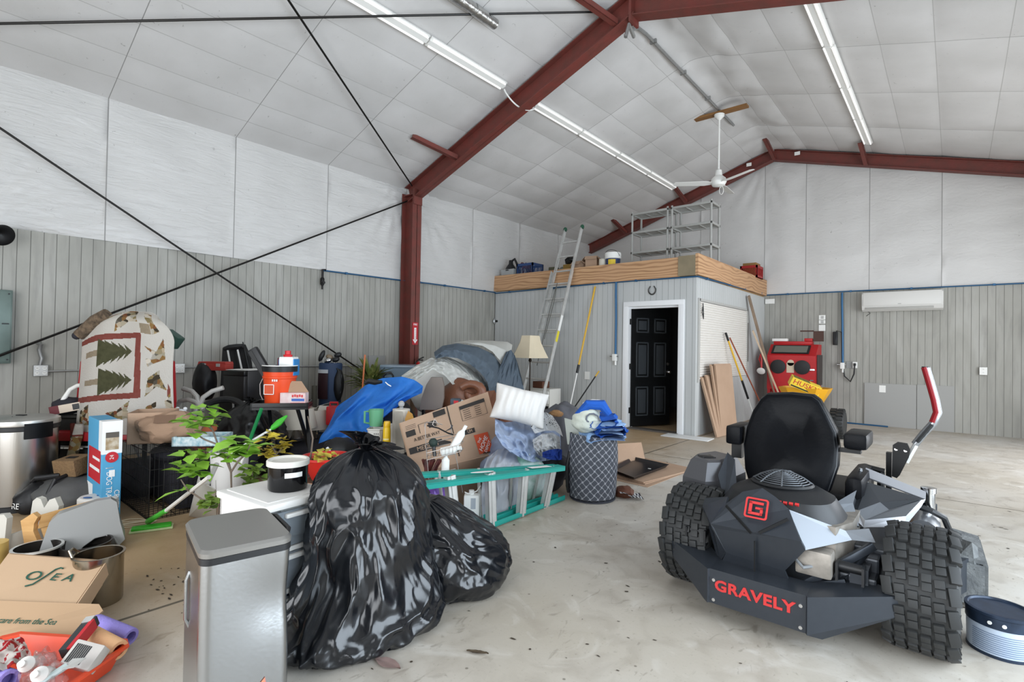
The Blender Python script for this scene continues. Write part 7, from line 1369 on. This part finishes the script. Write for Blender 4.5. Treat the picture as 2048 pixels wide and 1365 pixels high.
# control lever
yl = 1.02; pts = [mp(*q, yl) for q in ((1852, 735), (1861, 765), (1871, 800), (1876, 825), (1868, 845), (1847, 868), (1830, 889))]
g = G(); g.tube(pts, .021, 12); lv = obj('control_lever', g, M('lever_chrome', '8f9194', .25, .8), mower); g = G(); g.tube([mp(1832, 889, yl), mp(1812, 925, yl)], .015); obj('lever_rod', g, ALU, lv)
g = G(); g.tube([q+V((-.007, -.008, 0)) for q in pts[:5]], .0175, 10); obj('red_grip_stripe', g, M('grip_red', '7c1a20', .2), lv); g = G(); g.cyl(pts[0]+V((0, 0, -.002)), pts[0]+V((0, 0, .004)), .0215); obj('grip_end', g, BLACKP, lv); g = G(); g.tube([lerp(pts[4], pts[6], k/10)+V((0, -.0125, .002*(k % 2))) for k in range(1, 10)], .0125, 6); obj('grip_lettering', g, BLACKP, lv)
g = G(); g.slab([mp(*q, yl-.03) for q in ((1786, 890), (1796, 884), (1815, 887), (1821, 900), (1818, 915), (1800, 950), (1794, 956), (1784, 952))], .02); bk = obj('lever_bracket', g, BLACKM, mower, None); g = G(); [g.cyl(mp(px, py, yl-.05), mp(px, py, yl-.03), .009) for px, py in ((1792, 899), (1811, 902))]; obj('bracket_bolts', g, CHROME, bk)
g = G(); g.bx(mp(1772, 975, yl)-V((0, .02, .12)), mp(1784, 906, yl)+V((0, .03, 0))); obj('lever_post', g, BLACKM, mower, None); g = G(); g.tube([mp(1729, 934, .8), mp(1769, 944, .8)], .018); g.tube([mp(1762, 944, .8), mp(1762, 990, .8)], .02); obj('pedal_arm', g, BLACKM, mower)
g = G(); g.tube([mp(1721, 937, .55), mp(1719, 985, .55)], [.01, .012]); obj('blade_lever', g, M('lever_chrome'), mower)
g = G(); g.lathe([(0, 0), (.03, 0), (.03, .1), (.036, .1), (.036, .125), (0, .13)], c=mp(1857, 1022, .6), n=18); obj('canister', g, CHROME, mower); g = G(); g.tube([mp(1840, 1015, .5), mp(1862, 1022, .5), mp(1888, 1036, .55), mp(1898, 1060, .6), mp(1888, 1085, .6)], .016, 8); obj('hose', g, BLACKP, mower)
g = G(); g.bx((.34, .2, .26), (.5, .6, .36), .03); g.cyl((.5, .35, .42), (.5, .6, .42), .07); obj('side_hydraulics', g, M('hydro_silver', '8a8c90', .3, .7), mower)
# pail at the lower right corner
pc = fl(2003, 1322)+V((-.0, .11, 0)); root = thing('paint_pail', 'blue black lidded paint pail with a printed pale label at the lower right corner', 'pail', pc)
g = G(); g.lathe([(0, 0), (.112, 0), (.115, .008), (.118, .16), (0, .16)], n=40); obj('body', g, M('pail_label', 'b9c6d6', .35, .0, .4, 3, '9fb0c6'), root); g = G(); g.lathe([(.118, .13), (.1205, .13), (.1205, .175), (.124, .178), (.124, .19), (.112, .192), (.108, .184), (0, .184)], n=40); obj('lid', g, M('pail_navy', '1f2a3a', .35, .3, .5, 20, '33435a'), root)
g = G(); [g.grid(lambda u, v: V((.119*math.cos(-2.5+1.9*u), .119*math.sin(-2.5+1.9*u), .022+.009*k+.003*v)), 14, 1) for k in range(10)]; obj('label_print', g, M('print_slate', '5f708a', .5), root); g = G(); g.lathe([(.1135, .0), (.117, .0), (.117, .012), (.114, .014)], n=40, caps=False); obj('base_rim', g, M('pail_navy'), root)
g = G(); [g.cyl((.123*math.cos(a), .123*math.sin(a), .153), (.119*math.cos(a), .119*math.sin(a), .153), .008) for a in (-1.9, -1.5)]; obj('lid_marks', g, WHITEP, root)
# flattened cardboard and baking tray on the floor
root = thing('flattened_box', 'flattened cardboard sheets on the floor under the black oven tray', 'cardboard', (0, 0, 0)); h = 0.
for k, (ps, z) in enumerate((([(1160, 945), (1238, 905), (1390, 938), (1295, 975)], .004), ([(1215, 950), (1245, 912), (1380, 941), (1290, 968)], .016), ([(1222, 948), (1250, 915), (1372, 943), (1287, 965)], .026))):
    g = G(); g.slab([fl(*q, z) for q in ps][::-1], .01); obj('sheet', g, CARD, root, None)
g = G(); g.slab([fl(1225, 935, .03), fl(1290, 918, .03), fl(1290, 918, .03)+V((-.1, .1, .17)), fl(1225, 935, .03)+V((-.1, .08, .23))], .008); fpz = obj('standing_flap', g, CARD, root, None)
tr = [fl(*q, .032) for q in ((1222, 944), (1266, 920), (1336, 936), (1268, 962))]; root = thing('oven_tray', 'black oven tray lying on the flattened cardboard', 'tray', tr[0]); tr = [q-tr[0] for q in tr]; cc = sum(tr, V((0, 0, 0)))/4
g = G(); g.rings([[cc+(q-cc)*k+V((0, 0, z)) for q in tr] for k, z in ((.92, .002), (1., .03), (1.03, .032), (1.03, .036), (.99, .034), (.9, .008))]); obj('tray', g, M('tray_black', '1b191c', .3), root, None); g = G(); g.box(cc+V((.1, .1, .009)), (.03, .02, .002)); obj('sticker', g, WHITEP, root, None)
# ================================================================ front left corner
# grey step stool
sl = fl(156, 1110); root = thing('step_stool', 'grey plastic moulded step stool on the floor before the pine brackets', 'step stool', sl, YAW+.62); s = (sl-CO).dot(_f)/F; SG = M('stool_grey', '8f8f8d', .35)
def q(px, py): return ((px-165)*s, (1098-py)*s)
fr = [(100, 1106), (118, 1032), (130, 1020), (190, 1003), (214, 1002), (224, 1010), (231, 1050), (240, 1084), (230, 1094), (222, 1078), (208, 1070), (190, 1072), (172, 1084), (160, 1098)]
m = frame((0, 0, 0), (1, 0, 0), (0, 0, 1)); fr2 = [V((q(*p)[0], q(*p)[1], 0)) for p in fr]; cxx = .05
g = G(); g.rings([[V((p.x, 0+.0*p.y+.10*(p.y/.3)*1, p.y)) for p in fr2], [V((p.x*.98, .24-.08*(p.y/.3), p.y)) for p in fr2]]); obj('stool_body', g, SG, root, .5)
g = G(); g.tube([V((p.x, .10*(p.y/.3)-.002, p.y)) for p in fr2[8:]+fr2[:1]], .005, 6); obj('rim', g, SG, root)
# pine brackets and white timber pieces
WW = M('white_timber', 'c2bfb6', .7, 0, .2, 6, 'a9a597')
bl = fl(62, 1102); root = thing('wood_bracket', 'pine shelf bracket with a curved cut beside the grey step stool', 'timber', bl, YAW); s = (bl-CO).dot(_f)/F
def q(px, py, y=0): return V(((px-62)*s, y, (1102-py)*s))
g = G(); g.prism([(q(a, b).x, q(a, b).z) for a, b in ((48, 1040), (72, 1024), (82, 1032), (75, 1045), (74, 1060), (82, 1078), (92, 1085), (92, 1093), (60, 1102))], .03, frame((0, 0, 0), (1, 0, 0), (0, 0, 1))); obj('curved_plate', g, WOOD, root, None)
g = G(); g.slab([q(74, 1056, .0), q(80, 1030, .0), q(140, 1016, .2), q(137, 1040, .2)], .02); g.slab([q(76, 1056, .01), q(110, 1046, .14), q(110, 1090, .14), q(90, 1092, .01)], .015); obj('shelf_board', g, WOOD, root, None)
for pts, lab in (([(0, 1103), (0, 1028), (18, 1026), (24, 1034), (19, 1104)], 'white painted timber end standing at the left edge'), ([(70, 1030), (74, 1000), (82, 993), (90, 996), (97, 1013), (107, 997), (118, 993), (126, 1010), (124, 1022)], 'white painted timber with a notched V top before the grey bag')):
    b = fl(*((10, 1104) if pts[0][0] == 0 else (96, 1080))); sc = (b-CO).dot(_f)/F; bx_, by_ = (10, 1104) if pts[0][0] == 0 else (96, 1080)
    root = thing('wood_offcut', lab, 'timber', b, YAW); g = G(); pp_ = [((a-bx_)*sc, (by_-c)*sc) for a, c in pts]
    if bx_ == 96: pp_ = [((70-96)*sc, 0)]+pp_+[((124-96)*sc, 0)]
    g.prism(pp_, .04, frame((0, 0, 0), (1, 0, 0), (0, 0, 1))); obj('plate', g, WW, root, None); 
    if bx_ == 10:
        g = G(); g.slab([V((.02, -.005, 0)), V((.14, .15, 0)), V((.14, .15, .14)), V((.02, -.005, .1))], .02); obj('rail', g, WW, root, None)
# grey backpack with woven box and tissue pack
bl = fl(112, 1030); root = thing('backpack', 'grey and black bag with white letters RE lying before the stainless bin', 'backpack', bl+V((-.12, .05, 0)), YAW); GBG = M('bag_grey', '4b4b4a', .75, 0, .3, 9, '3c3c3b', .3, 25)
g = G(); g.ball((.05, .05, .12), (.26, .22, .14), 4, None, lambda p: .14*NZ.noise(p*1.7)+.05*ridge(p, 3, 2)); [setattr(v.co, 'z', max(.003, v.co.z)) for v in g.b.verts]; obj('body', g, GBG, root, 4)
g = G(); g.ball((-.16, -.03, .09), (.12, .15, .13), 3, None, lambda p: .2*NZ.noise(p*2)+.06*ridge(p, 3, 5)); [setattr(v.co, 'z', max(.003, v.co.z)) for v in g.b.verts]; bb = obj('black_part', g, M('nylon_black'), root, 4); textm('letters', 'RE', .06, WHITEP, bb, frame((-.18, -.195, .08), (1, -.15, 0), (0, .1, 1)))
g = G(); g.tube([(.0, -.15, .12), (.03, -.1, .26), (.05, .05, .285), (.05, .18, .22)], .016); obj('strap', g, M('nylon_black'), root); g = G(); g.tube([(-.25, -.0, .2), (-.15, -.06, .26), (-.02, .0, .27)], .02); obj('strap', g, M('nylon_black'), root)
root = thing('woven_box', 'brown woven tissue box on the grey bag', 'box', bl+V((-.13, .12, .27)), YAW-.15); WV = M('woven_brown', '7c6243', .8, 0, .6, 60, '5e4830', .6, 90); g = G(); g.bx((-.1, -.07, 0), (.1, .1, .13), .006, rot(.15, -.05, 0)); obj('body', g, WV, root); g = G(); g.bx((-.04, -.01, .128), (.04, .03, .134), 0, rot(.15, -.05, 0)); obj('slot', g, BLACKP, root, None)
root = thing('tissue_pack', 'white wrapped pack with two blue ovals beside the blue carton', 'pack', fl(174, 1055)+V((-.1, .08, .0)), YAW); g = G(); g.lathe([(0, 0), (.125, 0), (.135, .02), (.135, .17), (.12, .185), (0, .19)], n=30, sy=.75); obj('wrap', g, M('wrap_white', 'd5d2cc', .5), root); g = G(); [g.lathe([(0, .19), (.032, .19), (.03, .193), (0, .193)], n=18, c=(x, y, 0), sy=.5) for x, y in ((.02, .0), (-.03, -.06))]; obj('blue_ovals', g, M('oval_blue', '2f5f94', .5), root)
# clear tangle of cord
root = None; g = G(); c = fl(262, 1050); g.tube([c+V((.14*math.cos(.55*k)*(1-.02*k), .1*math.sin(.6*k)*(1+.02*k), .006+.002*(k % 3))) for k in range(34)], .0035, 5); tag(obj('cord', g, M('cord_pale', 'b8ae95', .6)), 'thin pale cord tangled on the floor by the blue carton', 'cord')
# pots
pc = fl(190, 1222)+V((-.10, .03, 0)); root = thing('stock_pot', 'stainless steel pot behind the open mailing box', 'pot', pc); SP = M('pot_steel', 'a39c8e', .2, 1., .2, 3, '80786a')
g = G(); g.lathe([(0, 0), (.1, 0), (.105, .01), (.105, .24), (.112, .242), (.112, .248), (.1, .248), (.098, .02), (0, .015)], n=40); obj('body', g, SP, root); g = G(); g.tube([(-.02, -.1, .24), (-.05, -.11, .275), (-.08, -.09, .275), (-.09, -.06, .24)], .006); obj('handle', g, SP, root)
pn = thing('saucepan', 'dark pan nested above the stainless pot behind the mailing box', 'pan', fl(165, 1125)+V((-.1, .03, 0))); g = G(); g.lathe([(0, 0), (.11, 0), (.13, .02), (.133, .08), (.138, .08), (.138, .088), (.128, .088), (.12, .03), (0, .02)], n=36); obj('pan', g, M('pan_dark', '2a2623', .3, .4), pn)
pc2 = fl(80, 1140)+V((-.1, .0, 0)); pn = thing('saucepan', 'second pan with a pale rim right behind the mailing box lid', 'pan', pc2); g = G(); g.lathe([(0, 0), (.1, 0), (.11, .1), (.12, .105), (.107, .105), (.1, .02), (0, .02)], n=36); obj('pan', g, M('pan_dark'), pn); g = G(); g.lathe([(.107, .1), (.122, .1), (.122, .11), (.107, .11)], n=36, caps=False); obj('rim', g, ALU, pn)
pz = thing('parsley_jar', 'small yellow tin with a green leaf print at the left edge', 'tin', fl(-8, 1150)+V((-.2, .0, 0))); g = G(); g.lathe([(0, 0), (.07, 0), (.07, .13), (0, .13)], n=24); obj('tin', g, M('tin_yellow', 'c9a860', .5), pz); g = G(); [g.box((.04+.02*math.cos(k), -.062, .09+.012*math.sin(k*2)), (.02, .01, .012)) for k in range(6)]; obj('leaf_print', g, MG, pz, None)
# mailing box with OSEA lid
TAN = M('mailer_tan', 'b3977a', .85, 0, .3, 3, 'a58a6d', .05, 60); INKG = M('ink_green', '1f4d3f', .7)
c0 = dep(20, 1107, 2.62); c1 = dep(212, 1121, 2.62); c2 = dep(152, 1208, 2.38); c3 = dep(-50, 1202, 2.38)
root = thing('mailing_box', 'open tan mailing box lettered OSEA lying over the pots', 'box', c0); L_ = [p-c0 for p in (c0, c1, c2, c3)]
g = G(); g.slab(L_[::-1], .008); nn = (L_[1]-L_[0]).cross(L_[3]-L_[0]).normalized(); nn = nn if nn.dot(CO-c0) > 0 else -nn; lid = obj('lid_panel', g, TAN, root, None)
def lp(u, v, o=.002): return lerp(lerp(L_[0], L_[1], u), lerp(L_[3], L_[2], u), v)+nn*o
def lpm(u, v): return frame(lp(u, v), lp(u+.1, v)-lp(u, v), lp(u, v-.1)-lp(u, v))
for ch, u, sz in (('O', .40, .075), ('E', .62, .06), ('A', .76, .062)): textm('letter', ch, sz, INKG, lid, lpm(u, .47) @ rot(0, 0, -.05), sx=1.25)
sm = lpm(.515, .47); g = G(); g.tube([sm @ V(p) for p in ((.045, .052, 0), (.03, .056, 0), (.015, .045, 0), (.0, .0, 0), (-.02, -.045, 0), (-.045, -.058, 0))], .0035, 6); obj('letter', g, INKG, lid)
side = -nn*.09; g = G(); g.slab([L_[1], L_[2], L_[2]+side, L_[1]+side], .006); g.slab([L_[1]+V((.02, .0, -.0)), L_[2]+V((.02, 0, 0)), L_[2]+V((.03, 0, 0))+side*.9, L_[1]+V((.03, .0, 0))+side*.7], .006); g.slab([L_[0], L_[1], L_[1]+side, L_[0]+side], .006); g.slab([L_[0], L_[3], L_[3]+side, L_[0]+side], .006); obj('side_flaps', g, TAN, root, None)
# front panel hanging below the lid
d0 = dep(-60, 1200, 2.37); d1 = dep(198, 1209, 2.37); d1b = dep(206, 1222, 2.34); d2 = dep(130, 1288, 2.22); d3 = dep(-70, 1285, 2.22); g = G(); g.slab([p-c0 for p in (d0, d3, d2, d1b, d1)], .008); fp = obj('front_panel', g, M('mailer_front', 'a68a6c', .85), root, None)
fn = ((d1-d0).cross(d3-d0)).normalized(); fn = fn if fn.dot(CO-d0) > 0 else -fn; tm_ = frame(lerp(lerp(d0, d1, .5), lerp(d3, d2, .55), .5)-c0+fn*.003, d1-d0, d0-d3); textm('slogan', 'care from the Sea', .036, INKG, fp, tm_ @ T(-.0, .0, 0), shear=.2)
g = G(); g.slab([lerp(d0, d3, .98)-c0, lerp(d1, d2, .98)-c0, lerp(d1, d2, .98)-c0+V((.0, .12, -.12)), lerp(d0, d3, .98)-c0+V((0, .12, -.12))], .006); obj('bottom_flap', g, TAN, root, None)
carton('cardboard_box', 'lower carton under the open mailing box', V(((c0+c2)/2).to_2d().to_3d())+V((-.10, .10, 0)), (.16, .16, .17), .66, False)
# orange paint tray with rollers
OT = M('tray_orange', 'd94a28', .4); t0 = fl(70, 1365); root = thing('paint_tray', 'orange plastic paint tray full of rollers at the lower left corner', 'tray', fl(120, 1352)+V((.0, -.1, 0)), .62)
g = G(); g.rings([[V((x*a, y*b, z)) for x, y in ((-1, -.8), (-.85, -1), (.85, -1), (1, -.8), (1, .8), (.85, 1), (-.85, 1), (-1, .8))] for a, b, z in ((.24, .15, .01), (.27, .18, .085), (.285, .195, .085), (.285, .195, .095), (.265, .175, .095), (.23, .14, .022))]); obj('tray_body', g, OT, root, .4)
for x, y in ((.18, -.1), (-.18, -.1), (.18, .1), (-.18, .1)):
    g = G(); g.bx((x-.04, y-.03, 0), (x+.04, y+.03, .02)); obj('foot', g, OT, root, None)
tl = root.location
def roller(lab, p0, p1, r, mat, d0_, d1_):
    a = dep(*p0, d0_); b = dep(*p1, d1_); rt = thing('paint_roller', lab, 'roller', a, 0, 'paint roller sleeves'); e = b-a; u_ = e.normalized(); g = G(); mm = frame((0, 0, 0), u_.orthogonal(), u_.cross(u_.orthogonal())).to_3x3().to_4x4(); L = e.length
    g.lathe([(r*.62, 0), (r*.95, .0), (r, .008), (r, L-.008), (r*.95, L), (r*.62, L), (r*.62, L*.6), (0, L*.6)], m=mm, n=24); obj('nap', g, mat, rt); return rt
roller('purple paint roller sleeve at the far side of the orange tray', (190, 1246), (262, 1275), .036, M('nap_purple', '8a7fc4', .95, bump=.4, bs=90), 2.30, 2.24)
roller('pale orange paint roller sleeve in front of the purple one', (178, 1270), (238, 1302), .038, M('nap_peach', 'e0b184', .95, bump=.3, bs=90), 2.18, 2.1)
roller('lilac paint roller sleeve at the bottom left corner of the picture', (-10, 1352), (18, 1362), .036, M('nap_purple'), 1.95, 1.9)
a = dep(186, 1242, 2.16); b = dep(132, 1308, 2.0); rt = thing('paint_edger', 'black and red boxed tool across the orange tray', 'tool', a); m = frame((0, 0, 0), b-a, (1, .6, .1)); L = (b-a).length; g = G(); g.bx((0, -.022, -.02), (L, .022, .02), .003, m); obj('case', g, M('edger_dark', '2c3032', .5), rt); g = G(); g.bx((.02, .008, -.021), (L, .0235, .022), 0, m); obj('red_side', g, M('edger_red', 'b3242c', .4), rt, None); g = G(); g.bx((.0, -.02, .018), (.03, .015, .024), 0, m); obj('clip', g, ALU, rt)
pk = dep(170, 1318, 1.99); rt = thing('sanding_pack', 'small barcode packet wrapped in clear film in the orange tray', 'packet', pk, .4); m = rot(.7, .15, .2); g = G(); g.bx((-.06, -.04, -.02), (.06, .05, .03), .008, m); obj('packet', g, M('film_pack', 'b9b4ae', .25, 0, .4, 12, '8d8a8a'), rt); g = G(); [g.bx((-.045+.008*k, -.03, .03), (-.04+.008*k, .035, .0315), 0, m) for k in range(8)]; obj('barcode', g, BLACKP, rt, None)
for k, (px, py, d_, lab) in enumerate(((72, 1330, 1.95, 'white capped bottle lying in clear plastic in the orange tray'), (98, 1350, 1.9, 'second white bottle in clear plastic, nearer the packet'))):
    bottle(lab, dep(px, py, d_), (.5, -.3, .35), .12, .026, M('bottle_white', 'd0cdc8', .4))
g = G(); c = dep(85, 1345, 1.95); g.grid(lambda u, v: c+V((-.12+.3*u, -.06+.1*v+.03*NZ.noise(V((u*6, v*6, 1))), .015+.05*math.sin(PI*v)*math.sin(PI*u)+.045*NZ.noise(V((u*9, v*8, 3))))), 40, 30); tag(obj('plastic_wrapper', g, M('clear_film', 'e6e6e6', .08, 0, trans=.85, alpha=.45), None, 4), 'crumpled clear plastic wrapper over the bottles in the orange tray', 'wrapper')
g = G(); c = dep(15, 1315, 2.0); g.grid(lambda u, v: c+V((-.12+.24*u, -.06+.12*v, .0+.03*NZ.noise(V((u*5, v*4, 2)))+.02*math.sin(PI*v))), 30, 20, thick=.002, matf=lambda u, v: 1 if NZ.noise(V((u*9+v*4, v*5, 0))) > .15 else 0); tag(obj('plastic_wrapper', g, [M('wrap_white'), M('edger_red')], None, 4), 'red and white crumpled bag at the lower left edge', 'wrapper')
rt = thing('putty_knife', 'grey putty knife with a blade over the tray edge', 'tool', dep(120, 1340, 1.88)); g = G(); g.slab([(0, 0, .0), (.05, .03, .015), (.02, .07, .02), (-.03, .04, .01)], .002); obj('blade', g, ALU, rt, None); g = G(); g.tube([(-.01, .02, .0), (.01, -.06, -.02), (.02, -.1, -.04)], .012); obj('handle', g, M('cup_grey'), rt)
# leaves, grit and stains on the slab
g = G()
for k in range(330):
    t = R.random(); x = R.uniform(-3.3, .6); y = R.uniform(.9, 6.5); sz = R.choice((.004, .006, .008, .012)); a = R.uniform(0, 6.3)
    if k % 4 == 0: x = R.gauss(-3.05, .28); y = R.gauss(1.02, .1); sz = R.choice((.003, .005, .008, .012))
    pts = [V((x+sz*r_*math.cos(a+t_), y+sz*r_*.6*math.sin(a+t_), .0022+.001*R.random())) for t_, r_ in ((0, 1.6), (1.1, .8), (2.2, 1), (3.2, 1.5), (4.3, .7), (5.3, .9))]
    g.poly(pts)
o = tag(obj('floor_debris', g, M('debris', '3a3025', .9), None, None), 'scattered dark leaf bits and grit on the concrete', 'debris'); o['kind'] = 'stuff'
for k, (px, py, L, rz, lab) in enumerate(((955, 1308, .05, .5, 'brown dry leaf on the floor in front of the black bags'), (775, 1330, .07, .2, 'pink grey flat scrap on the floor under the largest bag'))):
    g = G(); g.grid(lambda u, v: V(((u-.5)*L*2, (v-.5)*L*(.5 if k == 0 else .9)*math.sin(PI*max(.05, u)), .004+.01*abs(v-.5)+.004*NZ.noise(V((u*5, v*5, k))))), 10, 6, thick=.001); tag(obj('dry_leaf' if k == 0 else 'paper_scrap', g, M('leaf_brown', '6b5d4b', .9) if k == 0 else M('scrap_pink', 'b39a94', .9), None, 4, None, fl(px, py), rz), lab, 'leaf' if k == 0 else 'scrap')
# ================================================================ light
w = bpy.data.worlds.new('sky'); SC.world = w; w.use_nodes = True; t = w.node_tree; bg = t.nodes['Background']
bg.inputs['Color'].default_value = (.80, .90, 1., 1); bg.inputs['Strength'].default_value = 1.6
def area(name, loc, rot_, sx, sy, power, col):
    l = bpy.data.lights.new(name, 'AREA'); l.shape = 'RECTANGLE'; l.size = sx; l.size_y = sy; l.energy = power; l.color = col
    o = bpy.data.objects.new(name, l); COL.objects.link(o); o.location = loc; o.rotation_euler = rot_; return o
area('east_bay_daylight', (XR+.3, 2.6, 1.6), (0, PI/2, 0), 2.9, 4.5, 330, (.78, .89, 1))
area('east_far_bay_fill', (XR+.3, 8.3, 1.6), (0, PI/2, 0), 2.9, 4., 210, (.93, .96, 1))  # added fill through an invented far bay, to brighten the gable end
area('south_bay_daylight', (-1.7, YF-.3, 1.7), (PI/2, 0, 0), 5.6, 3.1, 290, (.95, .97, 1))
SC.view_settings.view_transform = 'Standard'; SC.view_settings.look = 'None'; SC.view_settings.gamma = 1; SC.view_settings.exposure = -.12
SC.cycles.use_denoising = True; SC.cycles.max_bounces = 8; SC.cycles.diffuse_bounces = 5; SC.cycles.transparent_max_bounces = 12
try: SC.cycles.denoiser = 'OPENIMAGEDENOISE'
except Exception: pass
